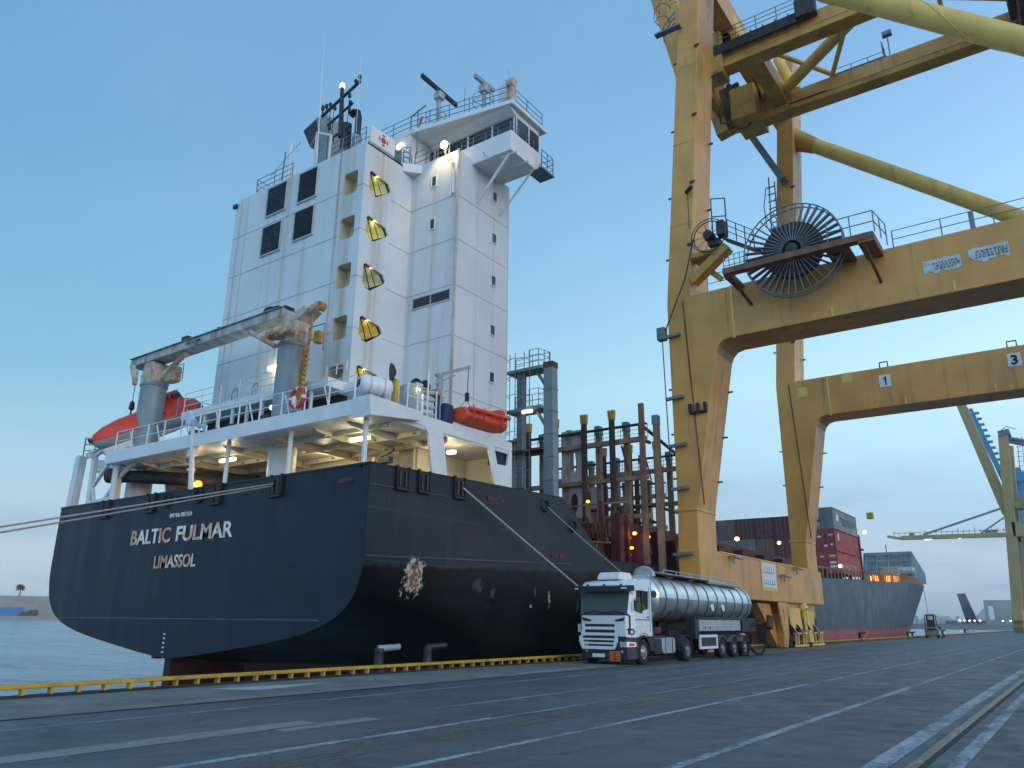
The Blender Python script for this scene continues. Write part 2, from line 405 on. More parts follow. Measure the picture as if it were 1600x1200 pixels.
def rrect(x0, x1, y0, y1, r, n=4):
    p = []
    for cx, cy, a0 in ((x1-r, y0+r, -90), (x1-r, y1-r, 0), (x0+r, y1-r, 90), (x0+r, y0+r, 180)):
        for i in range(n+1):
            a = R(a0+90*i/n); p.append((cx+r*math.cos(a), cy+r*math.sin(a)))
    return p

# ------------------------------------------------------------------ setting: quay, markings, water
def asphalt_mat():
    m, t, b = newmat('quay_asphalt'); q = NB(t)
    n1 = q.noise(.22, 7, .6); n2 = q.noise(1.6, 6, .65); n3 = q.noise(28, 3, .6)
    lane = q.noise(1, 4, .6, (1.6, .05, 1))        # tyre-polished lanes run along the quay
    col = q.mix(q.rng(n1, .32, .68), (.046, .056, .070), (.092, .106, .124))
    col = q.mix(q.math('MULTIPLY', q.rng(lane, .45, .7), .5), col, (.105, .118, .135))
    col = q.mix(q.math('MULTIPLY', q.rng(n2, .56, .76), .75), col, (.028, .034, .043))
    col = q.mix(q.math('MULTIPLY', q.rng(q.noise(.9, 5), .62, .72), .5), col, (.11, .125, .14))
    col = q.mix(q.math('MULTIPLY', q.rng(n3, .35, .75), .3), col, (.09, .105, .12))
    vo = q.new('ShaderNodeTexVoronoi'); vo.feature = 'DISTANCE_TO_EDGE'; vo.inputs['Scale'].default_value = .22
    mp = q.new('ShaderNodeMapping'); mp.inputs['Scale'].default_value = (1, .35, 1)
    wv = q.new('ShaderNodeVectorMath', operation='ADD'); nn = q.new('ShaderNodeTexNoise'); nn.inputs['Scale'].default_value = 1.5; q.l.new(q.pos(), nn.inputs['Vector'])
    q.l.new(q.pos(), wv.inputs[0]); q.l.new(nn.outputs['Color'], wv.inputs[1]); q.l.new(wv.outputs[0], mp.inputs[0]); q.l.new(mp.outputs[0], vo.inputs['Vector'])
    crack = q.rng(vo.outputs[0], .0, .012, 1, 0)
    col = q.mix(q.math('MULTIPLY', crack, .55), col, (.022, .025, .03))
    q.l.new(col, b.inputs['Base Color'])
    oil = q.noise(.55, 5, .7); col = q.mix(q.math('MULTIPLY', q.rng(oil, .60, .70), .6), col, (.020, .023, .028))
    sq = q.noise(1, 3, .5, (.35, .12, 1)); col = q.mix(q.math('MULTIPLY', q.rng(sq, .57, .585), .28), col, (.034, .040, .050))
    q.l.new(col, b.inputs['Base Color'])
    q.l.new(q.rng(n2, .3, .7, .48, .72), b.inputs['Roughness'])
    q.bump(n3, b, .35, .012)
    return m
def worn_paint(name, c, lo, hi, base=(.062, .074, .090), sc=(2.2, .5, 1)):
    m, t, b = newmat(name); q = NB(t)
    n = q.noise(1, 7, .72, sc); n2 = q.noise(9, 4, .7)
    f = q.math('MULTIPLY', q.rng(q.math('ADD', q.math('MULTIPLY', n, .58), q.math('MULTIPLY', n2, .42)), lo-.02, hi+.02), .85)
    bs = q.mix(q.rng(q.noise(.3, 6), .3, .7), tuple(x*.75 for x in base), tuple(x*1.35 for x in base))
    q.l.new(q.mix(f, bs, c), b.inputs['Base Color']); b.inputs['Roughness'].default_value = .7
    return m
A = asphalt_mat()
mt['line'] = worn_paint('worn_white_line', (.42, .46, .50), .39, .59)
mt['line_thin'] = worn_paint('faint_white_line', (.29, .33, .37), .40, .58)
mt['line_yel'] = worn_paint('worn_cream_dash', (.36, .31, .2), .40, .56)
mt['patch'] = worn_paint('pale_concrete_patch', (.24, .25, .235), .36, .52)
mt['strip'] = M('quay_edge_concrete', (.155, .165, .158), .8, var=.25, vsc=.8, streak=(.07, .072, .07), amt=.6, sc=(.9, .25, 1), bump=.2)
mt['gap'] = M('dark_edge_gap', (.022, .024, .026), .8, var=.3)
mt['railsteel'] = M('worn_crane_rail', (.16, .13, .11), .42, .6, var=.2, vsc=3)

def sheet(name, x0, x1, y0, y1, z, m, kind='structure'):
    o = MB().add([(x0, y0, z), (x1, y0, z), (x1, y1, z), (x0, y1, z)], [(0, 1, 2, 3)]).build(name, m)
    return tag(o, kind=kind)
XE = -18.1
q_ = MB(); q_.add([(XE, -150, 0), (500, -150, 0), (500, 330, 0), (XE, 330, 0), (XE, -150, -6), (XE, 330, -6), (500, 330, -6), (500, -150, -6)], [(0, 1, 2, 3), (0, 3, 5, 4), (3, 2, 6, 5)])
quay = tag(q_.build('quay_pavement', A), kind='structure')
sheet('quay_edge_strip', XE+.28, -14.35, -150, 330, .004, mt['strip'])
sheet('expansion_joint', -14.42, -14.30, -150, 330, .008, mt['gap'])
tag(MB().box(XE, XE+.30, -150, 330, -.5, .05).build('quay_coping', mt['gap']), kind='structure')
def lines():
    for (x0, x1, y0, y1, m) in [
        (-13.16, -13.02, 2, 33, 'line_thin'), (-10.78, -10.25, 3, 9.2, 'patch'), (-10.3, -9.9, 8.2, 10.2, 'patch'),
        (-10.38, -10.24, 12, 90, 'line_thin'), (-11.9, -11.76, 24, 120, 'line_thin'),
        (-8.68, -8.5, 4, 11.5, 'line'), (-8.62, -8.48, 11.5, 150, 'line_thin'), (-6.66, -6.52, 5, 160, 'line'), (-4.26, -4.10, 6, 170, 'line'),
        (-2.46, -2.20, 5, 150, 'line'), (-1.66, -1.48, 5, 150, 'line')]:
        sheet('painted_line', x0, x1, y0, y1, .004, mt[m])
    for i in range(11):
        x = -11.6+i*1.12; y = 45.4-i*.52
        o = sheet('painted_dash', x, x+.75, y, y+.62, .008, mt['line_yel'])
    # pale triangle and smear of old paint near the edge
    o = MB().add([(-17.05, 11.7, .008), (-16.05, 12.2, .008), (-16.0, 12.9, .008), (-16.5, 14.8, .008)], [(0, 1, 2, 3)]).build('painted_arrow', worn_paint('worn_edge_mark', (.42, .45, .48), .3, .48)); tag(o, kind='structure')
    o = MB().add([(-15.1, 19.2, .012), (-14.8, 19.2, .012), (-14.7, 26, .012), (-15.0, 26, .012)], [(0, 1, 2, 3)]).build('painted_mark', mt['line']); tag(o, kind='structure')
    # sunken rails
    for x in (-7.95, -7.62):
        tag(MB().box(x-.03, x+.03, -20, 300, -.05, .008).build('sunken_rail', mt['railsteel']), kind='structure')
    tag(MB().box(-2.02, -1.90, -20, 300, -.05, .02).build('sunken_rail', mt['railsteel']), kind='structure')
    tag(MB().box(-1.90, -1.84, -20, 300, -.05, .009).build('rail_groove', mt['gap']), kind='structure')
lines()

# water
def water_mat():
    m, t, b = newmat('harbour_water'); q = NB(t)
    b.inputs['Base Color'].default_value = (.05, .14, .17, 1); b.inputs['Roughness'].default_value = .12; b.inputs['IOR'].default_value = 1.33
    a = q.noise(1, 4, .6, (.10, .22, 1)); c = q.noise(1, 5, .65, (.5, 1.1, 1)); d = q.noise(.018, 4)
    h = q.math('ADD', q.math('MULTIPLY', a, 1.1), q.math('MULTIPLY', c, .35))
    col = q.mix(q.rng(d, .35, .65), (.27, .50, .57), (.34, .57, .64)); rp = q.noise(1, 6, .7, (.035, .16, 1)); rp2 = q.noise(1, 4, .6, (.25, .9, 1))
    col = q.mix(q.math('MULTIPLY', q.rng(rp, .48, .62), .7), col, (.10, .25, .31)); col = q.mix(q.math('MULTIPLY', q.rng(rp2, .55, .68), .55), col, (.09, .23, .29))
    q.l.new(col, b.inputs['Base Color'])
    q.bump(h, b, 1.0, 3.6)
    return m
WATER = water_mat()
wm = MB().add([(-9000, -3000, -2), (XE+.2, -3000, -2), (XE+.2, 9000, -2), (-9000, 9000, -2)], [(0, 1, 2, 3)])
wm.add([(XE+.2, 329.5, -2), (6000, 329.5, -2), (6000, 9000, -2), (XE+.2, 9000, -2)], [(0, 1, 2, 3)])
tag(wm.build('water', WATER), kind='structure')

# yellow kerb rail along the quay edge
kr = thing('kerb_rail', (XE+.12, 15, 0), 'long worn yellow kerb rail on short feet along the quay edge', 'kerb rail')
MB().box(XE+.02, XE+.20, -60, 326, .17, .26).build('beam', mt['curb'], kr, bevel=.02)
ft = MB()
for i in range(-100, 570):
    ft.box(XE+.05, XE+.19, i*.57, i*.57+.065, .05, .171)
tag(ft.build('rail_foot', mt['curb'], kr), kind='stuff')

# mooring bollards on the edge
def bollard(loc, label, s=1., rz=0, dark=False):
    t = thing('mooring_bollard', (0, 0, 0), label, 'bollard', 'mooring bollards along the quay edge')
    MB().lathe([(.24, 0), (.24, .05), (.17, .1), (.14, .3), (.13, .52), (.155, .6), (.13, .66)], (0, 0, 0), (0, 0, 1), 18).build('bollard_post', mt['black'], t, smooth=40)
    MB().tube((-.05, 0, .64), (.62, .0, .70), .105, .085, n=12).build('bollard_horn', mt['black'] if dark else mt['steel'], t, smooth=40)
    t.location = loc; t.scale = (s, s, s); t.rotation_euler[2] = rz
    return t
bollard((XE+.02, 18.30, .05), 'bent mooring bollard with pale worn horn, left of the pair beyond the kerb', 1.05, R(60))
bollard((XE+.02, 20.55, .05), 'dark bent mooring bollard, right of the pair beyond the kerb', 1.05, R(60), True)
bollard((XE+.1, 82, .05), 'black mooring bollard on the quay edge below the dark bow', 1.1, R(60), True)
bollard((XE+.1, 106.5, .05), 'black mooring bollard just left of the forklift, nearer of two', .95, R(60), True)
bollard((XE+.1, 109.5, .05), 'black mooring bollard just left of the forklift, farther of two', .95, R(60), True)
for i, yb in enumerate((134, 160)):
    bollard((XE+.1, yb, .05), ('black bollard on the quay edge just right of the forklift', 'small distant black bollard well right of the forklift')[i], 1.1, R(60), True)

# ------------------------------------------------------------------ the ship
ship = thing('container_ship', (-30, 18.5, -2), 'dark navy container ship with white accommodation tower, stern towards the viewer', 'ship')
def zdeck(y):
    k = [(18.5, 6.73), (24, 6.9), (30.8, 7.1), (31.6, 6.75), (32.4, 6.15), (33.6, 5.3), (35.5, 4.5), (45, 4.6), (60, 5.0), (77, 5.6), (110, 6.7), (150, 8.2), (206, 10.0), (400, 12)]
    for (a, b), (c, d) in zip(k, k[1:]):
        if y <= c: return b+(d-b)*max(0, (y-a)/(c-a))
HB = 10.8
TR = [(0, .03), (2.0, .22), (4.0, .47), (5.9, .72), (7.2, .93), (8.2, 1.14), (8.95, 1.36), (9.55, 1.62), (9.98, 1.9), (10.3, 2.22), (10.52, 2.58), (10.67, 3.0), (10.76, 3.4), (HB, 3.8), (HB, 5.3), (HB, 6.73)]
MIDS = [(0, -3), (2, -3), (4, -3), (6, -3), (7.6, -3), (8.8, -2.9), (9.6, -2.7), (10.1, -2.4), (10.45, -2.0), (10.65, -1.5), (10.75, -.9), (HB, -.2), (HB, .6), (HB, 2.0), (HB, 3.6), (HB, 5)]
def hull_section(y):
    t = max(0, min(1, (y-18.5)/15)); t = t*t*(3-2*t); zt = zdeck(y)
    p = []
    for k, ((a, b), (c, d)) in enumerate(zip(TR, MIDS)):
        x = a+(c-a)*t; z = b+(d-b)*t
        p.append([x, z])
    z0 = p[13][1]; z0 = min(z0, zt-.4)
    p[13][1] = z0; p[14][1] = (z0+zt)/2; p[15][1] = zt
    return p
def hull_mat(transom):
    m, t, b = newmat('hull_transom' if transom else 'hull_side_hazed_bow'); q = NB(t); X, Y, Z = q.xyz()
    n = q.noise(.5, 6); nv = q.noise(1, 5, .6, (1.5, 1.5, .10))
    base = ((.005, .013, .026), (.009, .020, .037)) if transom else ((.017, .022, .031), (.029, .036, .048))  # transom base is darker and bluer than the side base
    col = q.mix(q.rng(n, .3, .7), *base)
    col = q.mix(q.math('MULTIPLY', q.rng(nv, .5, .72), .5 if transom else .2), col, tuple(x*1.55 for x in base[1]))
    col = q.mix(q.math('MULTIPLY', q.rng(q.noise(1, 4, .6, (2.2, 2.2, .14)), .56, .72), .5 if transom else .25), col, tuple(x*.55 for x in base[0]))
    # plating laps: faint lighter/darker strakes
    br = q.new('ShaderNodeTexBrick'); br.inputs['Scale'].default_value = 1; br.inputs['Brick Width'].default_value = 6.5; br.inputs['Row Height'].default_value = 1.75; br.inputs['Mortar Size'].default_value = .018
    cb = q.new('ShaderNodeCombineXYZ'); q.l.new(X if transom else Y, cb.inputs[0]); q.l.new(Z, cb.inputs[1]); q.l.new(cb.outputs[0], br.inputs['Vector'])
    col = q.mix(q.math('MULTIPLY', br.outputs['Fac'], .45), col, tuple(x*1.9 for x in base[1]))
    if not transom:
        nb = q.noise(2.2, 5)
        lim = q.math('ADD', q.math('ADD', q.math('MULTIPLY', Y, .038), 2.62), q.math('MULTIPLY', q.rng(nb, 0, 1, -.12, .12), 1.))
        far = q.rng(Y, 40, 75, 0, -6)
        blk = q.rng(q.math('SUBTRACT', Z, q.math('ADD', lim, far)), -.12, .06, 1, 0)
        bc = q.mix(q.rng(q.noise(1, 6, .7, (.9, .9, 2.2)), .40, .8), (.002, .002, .003), (.010, .010, .011))
        sc = q.noise(1, 6, .75, (.35, .35, 5.0)); scf = q.math('MULTIPLY', q.rng(sc, .64, .72), q.rng(q.noise(.35, 4), .5, .62))
        bc = q.mix(q.math('MULTIPLY', scf, .8), bc, (.12, .105, .09))
        col = q.mix(blk, col, bc)
        # scraped patches (white undercoat with rusty heart)
        for (cy, cz, ry, rz, c1, c2) in ((20.98, 3.02, .60, .80, (.50, .47, .40), (.22, .10, .05)), (29.7, 2.55, .14, .40, (.48, .44, .33), (.36, .3, .2)), (28.3, 2.2, .13, .10, (.36, .34, .30), (.3, .28, .22)), (28.6, 2.75, .05, .30, (.12, .115, .11), (.12, .09, .07)), (24.6, 2.9, .4, .3, (.055, .050, .048), (.06, .04, .035)), (25.6, 2.62, .3, .2, (.06, .05, .046), (.05, .035, .03))):
            dy = q.math('DIVIDE', q.math('SUBTRACT', Y, cy), ry); dz = q.math('DIVIDE', q.math('SUBTRACT', Z, cz), rz)
            r2 = q.math('SQRT', q.math('ADD', q.math('MULTIPLY', dy, dy), q.math('MULTIPLY', dz, dz)))
            nn = q.noise(4.2, 6, .75)
            e = q.math('ADD', r2, q.rng(nn, .25, .75, -.55, .55))
            f = q.rng(e, .62, .8, 1, 0)
            h = q.rng(q.math('ADD', q.math('MULTIPLY', r2, .9), q.rng(q.noise(7, 5, .7), .3, .7, -.45, .45)), .25, .6, 1, 0)
            col = q.mix(f, col, q.mix(h, c1, c2))
        # red scrape high on the side
        dy = q.math('SUBTRACT', Y, 24.3); dz = q.math('SUBTRACT', Z, q.math('SUBTRACT', 4.62, q.math('MULTIPLY', dy, .32)))
        f = q.math('MULTIPLY', q.rng(q.math('ABSOLUTE', dz), .03, .15, 1, 0), q.rng(q.math('ABSOLUTE', dy), .25, .8, 1, 0))
        col = q.mix(q.math('MULTIPLY', f, q.rng(q.noise(6, 4), .42, .6, 0, .6)), col, (.10, .022, .024))
    if not transom: col = q.mix(q.rng(Y, 38, 85), col, q.mix(q.rng(q.noise(.6, 6), .3, .7), (.060, .075, .092), (.085, .10, .12)))  # far hull lightened in the colour, for distance haze and sky reflection
    redline = q.rng(Y, 26, 55, -.15, 1.05) if not transom else None
    if not transom:
        rd = q.rng(q.math('SUBTRACT', Z, redline), -.04, .04, 1, 0)
        rc = q.mix(q.rng(q.noise(1, 5, .6, (.5, .5, .3)), .3, .7), (.26, .055, .058), (.38, .11, .11))
        col = q.mix(rd, col, rc)
    q.l.new(col, b.inputs['Base Color'])
    q.l.new(q.rng(nv if transom else n, .3, .7, .36, .50), b.inputs['Roughness'])
    b.inputs['Specular IOR Level'].default_value = .28
    q.bump(q.noise(.7, 3), b, .25, .05)
    return m
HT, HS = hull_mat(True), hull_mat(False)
hm = MB()
ys = [18.5, 19.2, 20, 21, 22, 23.5, 25, 27, 29, 30.8, 31.6, 32.4, 33.6, 35.5, 40, 45, 52, 60, 68, 77, 86, 95]
def sec3(y, sgn): return [(-30+sgn*x, y, z) for x, z in hull_section(y)]
rows_s = [sec3(y, 1) for y in ys]; rows_p = [sec3(y, -1) for y in ys]
# bow part: the sections end on the raked stem
bs = hull_section(95)
def bow_pt(k, u, sgn):
    z0 = bs[k][1]; x0 = bs[k][0]
    zz = z0
    f = (z0+3)/(bs[15][1]+3)
    yt = 95; 
    # deck line rises with the sheer
    stem = 166+f*40
    y = yt+(stem-yt)*u
    if k >= 13: zz = z0+(zdeck(y)-bs[15][1])*(k-12)/3
    x = x0*(1-u**(1.15+.3*f)) if k > 0 else 0
    return (-30+sgn*x, y, zz)
us = [.12, .25, .38, .5, .6, .7, .78, .85, .91, .955, .985, 1.0]
for u in us:
    rows_s.append([bow_pt(k, u, 1) for k in range(16)]); rows_p.append([bow_pt(k, u, -1) for k in range(16)])
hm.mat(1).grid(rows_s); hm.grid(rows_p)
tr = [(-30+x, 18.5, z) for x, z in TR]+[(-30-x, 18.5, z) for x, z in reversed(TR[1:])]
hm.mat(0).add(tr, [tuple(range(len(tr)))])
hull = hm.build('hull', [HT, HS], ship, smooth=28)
# decks that close the hull
dk = MB().mat(0)
dk.box(-40.6, -19.4, 18.7, 30.8, 5.35, 5.45)
dk.add([(-40.7, 31, 4.1), (-19.3, 31, 4.1), (-19.3, 95, 4.5), (-40.7, 95, 4.5)], [(0, 1, 2, 3)])
rows = [[(-19.4, 95, 6.0), (-40.6, 95, 6.0)]]
for u in us[:-1]:
    p = bow_pt(15, u, 1); rows.append([(p[0]-.15, p[1], p[2]-1.0), (-60-p[0]+.15, p[1], p[2]-1.0)])
dk.grid(rows)
dk.build('weather_deck', mt['maroon'], ship)
# bulwark cap and rubbing seams
cap = MB()
cap.box(-40.8, -19.2, 18.47, 18.62, 6.70, 6.78)
for sx in (-19.28, -40.72):
    for a, b in zip(ys, ys[1:]):
        cap.bar((sx, a, zdeck(a)+.01), (sx, b, zdeck(b)+.01), .17, .07)
cap.build('bulwark_cap', HT, ship)
sm = MB()
sm.bar((-19.19, 18.5, 3.62), (-19.19, 31.5, 4.13), .04, .045); sm.bar((-19.19, 18.5, 6.02), (-19.19, 23, 6.1), .03, .03)
sm.build('rubbing_strake', M('strake_grey', (.06, .065, .07), .5), ship)
sm = MB(); sm.bar((-39.0, 18.48, 1.55), (-21.2, 18.48, 1.55), .02, .035, (0, 0, 1))
sm.build('draught_line', M('pale_draught_line', (.09, .13, .17), .6), ship)
dm = MB()
for i in range(5): dm.box(-30.29, -30.19, 18.46, 18.49, .25+i*.17, .31+i*.17)
dm.build('draught_mark', mt['sign'], ship)
MB().prism([(18.6, -3), (22.5, -3), (22.0, .3), (18.62, .15)], 'X', -30.22, -29.8).build('rudder', M('red_antifouling', (.035, .007, .007), .6, var=.4, vsc=1, streak=(.008, .005, .005), amt=.8), ship)
MB().box(-31.2, -30.9, 18.62, 18.9, .0, .22).build('stern_bracket', mt['maroon'], ship)
# name lettering
def letter_mat():
    m, t, b = newmat('worn_hull_lettering'); q = NB(t)
    f = q.rng(q.noise(1, 4, .6, (.95, 1, .8)), .46, .56)
    col = q.mix(f, (.62, .33, .22), (.80, .79, .72))
    n = q.noise(5, 5, .7); col = q.mix(q.rng(n, .62, .72), col, (.06, .075, .10))
    q.l.new(col, b.inputs['Base Color']); b.inputs['Roughness'].default_value = .6
    return m
LM = letter_mat()
XR, ZU = (1, 0, 0), (0, 0, 1)
text_mb('BALTIC', .86, (-33.85, 18.47, 4.62), XR, ZU, .02, .018, 1.10, 'LEFT').build('name_lettering', LM, ship)
text_mb('FULMAR', .86, (-26.55, 18.47, 4.62), XR, ZU, .02, .018, 1.20, 'RIGHT').build('name_lettering', LM, ship)
text_mb('LIMASSOL', .72, (-30.25, 18.47, 3.56), XR, ZU, .02, .010, .95).build('port_lettering', LM, ship)
text_mb('IMO No 9313034', .25, (-30.2, 18.47, 5.62), XR, ZU, .02, .004, .88).build('number_lettering', LM, ship)
# roller fairleads in the bulwark
def fairlead(x, y, along):
    m = MB()
    def bx(u0, u1, d0, d1, z0, z1, mm):
        m.mat(mm)
        if along == 'X': m.box(x+u0, x+u1, y-d1, y-d0, z0, z1)
        else: m.box(x+d0, x+d1, y+u0, y+u1, z0, z1)
    zt = zdeck(y)
    bx(-.30, .30, .01, .05, zt-.72, zt+.03, 0)
    bx(-.34, -.26, .0, .12, zt-.74, zt+.07, 1); bx(.26, .34, .0, .12, zt-.74, zt+.07, 1)
    bx(-.34, .34, .0, .15, zt-.80, zt-.70, 1)
    m.mat(1)
    for u in (-.14, .14):
        p = (x+u, y-.09, zt-.68) if along == 'X' else (x+.09, y+u, zt-.68)
        m.tube(p, (p[0], p[1], zt-.1), .075, n=10)
    return m.build('roller_fairlead', [mt['gap'], mt['black']], ship)
for x in (-36.4, -32.6, -27.85, -24.1): fairlead(x, 18.5, 'X')
for y in (20.05, 21.2, 23.25): fairlead(-19.2, y, 'Y')
for x, r_ in ((-31.35, .27), (-29.05, .27), (-30.5, .15)):
    MB().mat(0).lathe([(r_*.8, .02), (r_*.8, .03)], (x, 18.5, 6.38), (0, -1, 0), 20).mat(1).lathe([(r_*.8, 0), (r_*.85, .1), (r_*1.05, .1), (r_*1.12, 0)], (x, 18.5, 6.38), (0, -1, 0), 20, False).build('panama_fairlead', [mt['gap'], HT], ship, smooth=40)
for y, z in ((29.35, 6.58), (31.75, 5.9)):
    MB().mat(0).lathe([(.2, .015), (.2, .02)], (-19.2, y, z), (1, 0, 0), 20).mat(1).lathe([(.2, 0), (.22, .12), (.29, .12), (.33, 0)], (-19.2, y, z), (1, 0, 0), 20, False).build('panama_fairlead', [mt['gap'], HS], ship, smooth=40)
slot = MB(); slot.prism(rrect(-20.75, -20.0, 6.15, 6.32, .07), 'Y', 18.47, 18.52); slot.prism(rrect(25.1, 25.6, 6.3, 6.46, .06), 'X', -19.21, -19.17); slot.prism(rrect(25.95, 26.25, 6.3, 6.44, .06), 'X', -19.21, -19.17); slot.prism(rrect(29.9, 30.3, 4.35, 4.5, .05), 'X', -19.21, -19.17); slot.prism(rrect(30.6, 30.95, 4.3, 4.55, .05), 'X', -19.21, -19.17)
slot.build('freeing_port', mt['maroon'], ship)

# ---- poop: covered mooring deck
WH = mt['white']; WC = mt['white_clean']
ph = MB()
ph.prism([(-36.5, 18.35), (-19.25, 18.35), (-19.25, 26.84), (-21.85, 26.84), (-21.85, 30.3), (-36.5, 30.3)], 'Z', 8.45, 8.98)
poop = ph.build('poop_deck', WH, ship)
oh = MB(); oh.prism([(18.1, 8.30), (20.6, 8.62), (20.75, 8.98), (18.0, 9.02)], 'X', -19.8, -18.92); oh.box(-36.5, -19.8, 18.1, 18.36, 8.43, 9.0)
oh.build('deck_fascia', WC, ship, bevel=.015)
sp = MB()   # plated side with its openings
sp.holed([(20.7, 8.985), (20.7, 8.6), (21.2, 8.55), (21.42, 8.3), (21.75, 6.7), (26.85, 6.7), (26.85, 8.985)],
         [[(22.25, 8.52), (25.0, 8.52), (25.2, 8.4), (25.72, 6.9), (22.6, 6.9)], [(25.55, 8.6), (26.62, 8.6), (26.5, 7.92), (25.8, 7.88)]], 'X', -19.33, -19.22)
sp.build('side_plating', WC, ship, bevel=.012)
MB().box(-19.5, -19.4, 25.5, 26.7, 7.8, 8.7).build('side_window', mt['glass'], ship)
inn = MB()   # house walls inside the mooring deck
inn.box(-31.4, -21.8, 23.4, 23.55, 5.45, 8.44); inn.box(-21.85, -21.7, 23.55, 30.2, 5.45, 8.44); inn.box(-31.4, -31.25, 23.55, 30.2, 5.45, 8.44); inn.box(-21.69, -19.34, 26.74, 26.84, 5.45, 8.44)
inn.box(-29.6, -29.45, 22.2, 23.4, 5.45, 8.44)
inn.build('mooring_deck_wall', mt['cream'], ship)
gd = MB()
for y in (19.6, 21.2, 22.8): gd.holed([(-36.3, 8.445), (-36.3, 8.27), (-19.5, 8.27), (-19.5, 8.445)], [oval(-35.5+i*1.05, 8.36, .12, .05, 10) for i in range(16)], 'Y', y, y+.06)
for x in (-34.5, -32.2, -28.2, -25, -22.6, -20.8): gd.prism([(18.7, 8.44), (18.9, 8.34), (20, 8.2), (23.3, 8.2), (23.3, 8.44)], 'X', x, x+.07)
gd.build('deck_girder', mt['cream'], ship)
dr = MB(); dr.mat(0).prism(rrect(-21.9+.6, -20.9+.2, 6.0, 7.6, .1), 'Y', 29.9, 29.98); dr.build('deck_door', mt['dark'], ship)
for (x, r_) in ((-37.15, .60), (-26.3, .58)):
    MB().tube((x, 20.3, 5.4), (x, 20.3, 8.46), r_, n=28).build('crane_pedestal', WC, ship, smooth=40)
for x, wq in ((-36.25, .16), (-27.55, .065), (-23.65, .065), (-19.62, .075)):
    MB().box(x-wq, x+wq, 18.5, 18.64, 6.6, 8.46).build('deck_pillar', WC, ship, bevel=.02)
MB().prism([(20.9, 8.44), (22.4, 8.44), (22.4, 5.5), (21.5, 5.5)], 'X', -36.1, -35.9).build('deck_web', WC, ship)
# winches and gear seen above the bulwark
wg = MB(); wg.mat(0)
for x in (-25.2, -23.4):
    wg.lathe([(.45, 0), (.45, .06), (.12, .08), (.12, .9), (.45, .92), (.45, .98)], (x, 20.9, 6.75), (1, 0, 0), 18)
wg.mat(1).box(-22.6, -21.0, 20.4, 20.6, 6.9, 7.05); wg.tube((-21.1, 20.5, 6.5), (-21.1, 20.5, 7.45), .08)
wg.mat(2).tube((-20.6, 20.6, 6.6), (-20.6, 20.6, 7.75), .06); wg.bar((-20.9, 20.6, 7.5), (-20.2, 20.6, 7.7), .1, .14); wg.box(-20.85, -20.3, 20.45, 20.7, 7.2, 7.42)
wg.build('mooring_winch', [mt['red'], mt['tipyellow'], mt['dark']], ship)
dp = MB(); dp.tube((-36.9, 18.9, 8.05), (-30.8, 21.8, 7.62), .30, n=16); dp.tube((-37.2, 18.75, 8.07), (-36.6, 19.05, 8.03), .36, n=16); dp.tube((-31.5, 21.4, 7.6), (-30.2, 22.1, 7.5), .42, n=16)
dp.build('deck_pipe', mt['dark'], ship, smooth=40)
for (x, y, z, l) in ((-28.9, 19.5, 8.06, .5), (-21.15, 19.75, 8.06, .5), (-20.0, 23.7, 8.12, .2)):
    mb = MB(); mb.box(x-l, x+l, y-.09, y+.09, z-.08, z+.06); o = mb.build('ceiling_lamp', mt['tube_lamp'], ship, bevel=.03)
    lamp_light('ceiling_light', (x, y, z-.25), 42, (1, .86, .52), ship, .25)
lamp_light('ceiling_light', (-25.5, 21.8, 8.0), 40, (1, .84, .5), ship, .25)
mb = MB(); mb.lathe([(.05, 0), (.17, .06), (.19, .18), (.1, .3)], (-32.6, 20.6, 7.35), (0, 0, 1), 14); mb.build('work_lamp', mt['orange_lamp'], ship, smooth=50)
lamp_light('work_light', (-32.6, 20.3, 7.4), 30, (1, .6, .2), ship)

# ensign staff, leaning outboard
es = MB(); es.tube((-29.6, 18.4, 6.7), (-29.45, 18.0, 9.6), .11, .085, n=10); es.box(-30.0, -29.5, 18.25, 18.45, 8.1, 8.4); es.box(-29.95, -29.6, 18.3, 18.5, 7.5, 7.6); es.tube((-29.6, 18.4, 7.5), (-29.9, 18.3, 8.9), .02)
es.build('ensign_staff', WC, ship)

# ---- railings of the poop deck
rl = MB(); rl.rail([(-35.9, 18.2, 9.0), (-19.9, 18.2, 9.0)], .92, 2, .022, 1.35, .034)
for i in range(7): rl.bar((-34.6+i*2.2, 18.35, 9.0), (-34.75+i*2.2, 18.2, 9.8), .05, .05)
rl.build('poop_railing', WC, ship)
rl = MB(); rl.rail([(-19.05, 20.0, 9.0), (-19.05, 21.1, 9.0)], .95, 2, .02, .5, .03); rl.build('raft_railing', WC, ship)

# ---- accommodation tower
tw = MB(); AX0, AX1, AY0, AY1 = -35.05, -24.88, 22.35, 25.65
FX0, FX1, FY0, FY1 = -38.2, -21.8, 25.65, 30.3
ZT = 23.86
opz = [(21.22, 22.44), (18.84, 20.0), (16.3, 17.53), (13.74, 14.88), (11.35, 12.5)]
aft_holes = [rrect(-26.28, -25.3, a, b, .14) for a, b in opz]
tw.mat(0).holed([(AX0, 8.95), (AX1, 8.95), (AX1, ZT), (AX0, ZT)], aft_holes, 'Y', AY0, AY0+.10)
def penta(a, b):
    h = b-a
    return [(22.72, b-.12), (22.72, a+.24), (22.95, a), (23.22, a-.05), (24.1, a+h*.50), (24.18, a+h*.62), (24.0, a+h*.86), (22.85, b+.02)]
tw.holed([(AY0+.101, 8.95), (AY1, 8.95), (AY1, ZT), (AY0+.101, ZT)], [penta(a, b) for a, b in opz], 'X', AX1-.10, AX1)
tw.box(AX0, AX0+.1, AY0+.101, FY0, 8.95, ZT)                      # port wall of the aft block
tw.box(AX0, AX1, AY0+.101, FY0, ZT-.1, ZT-.001)
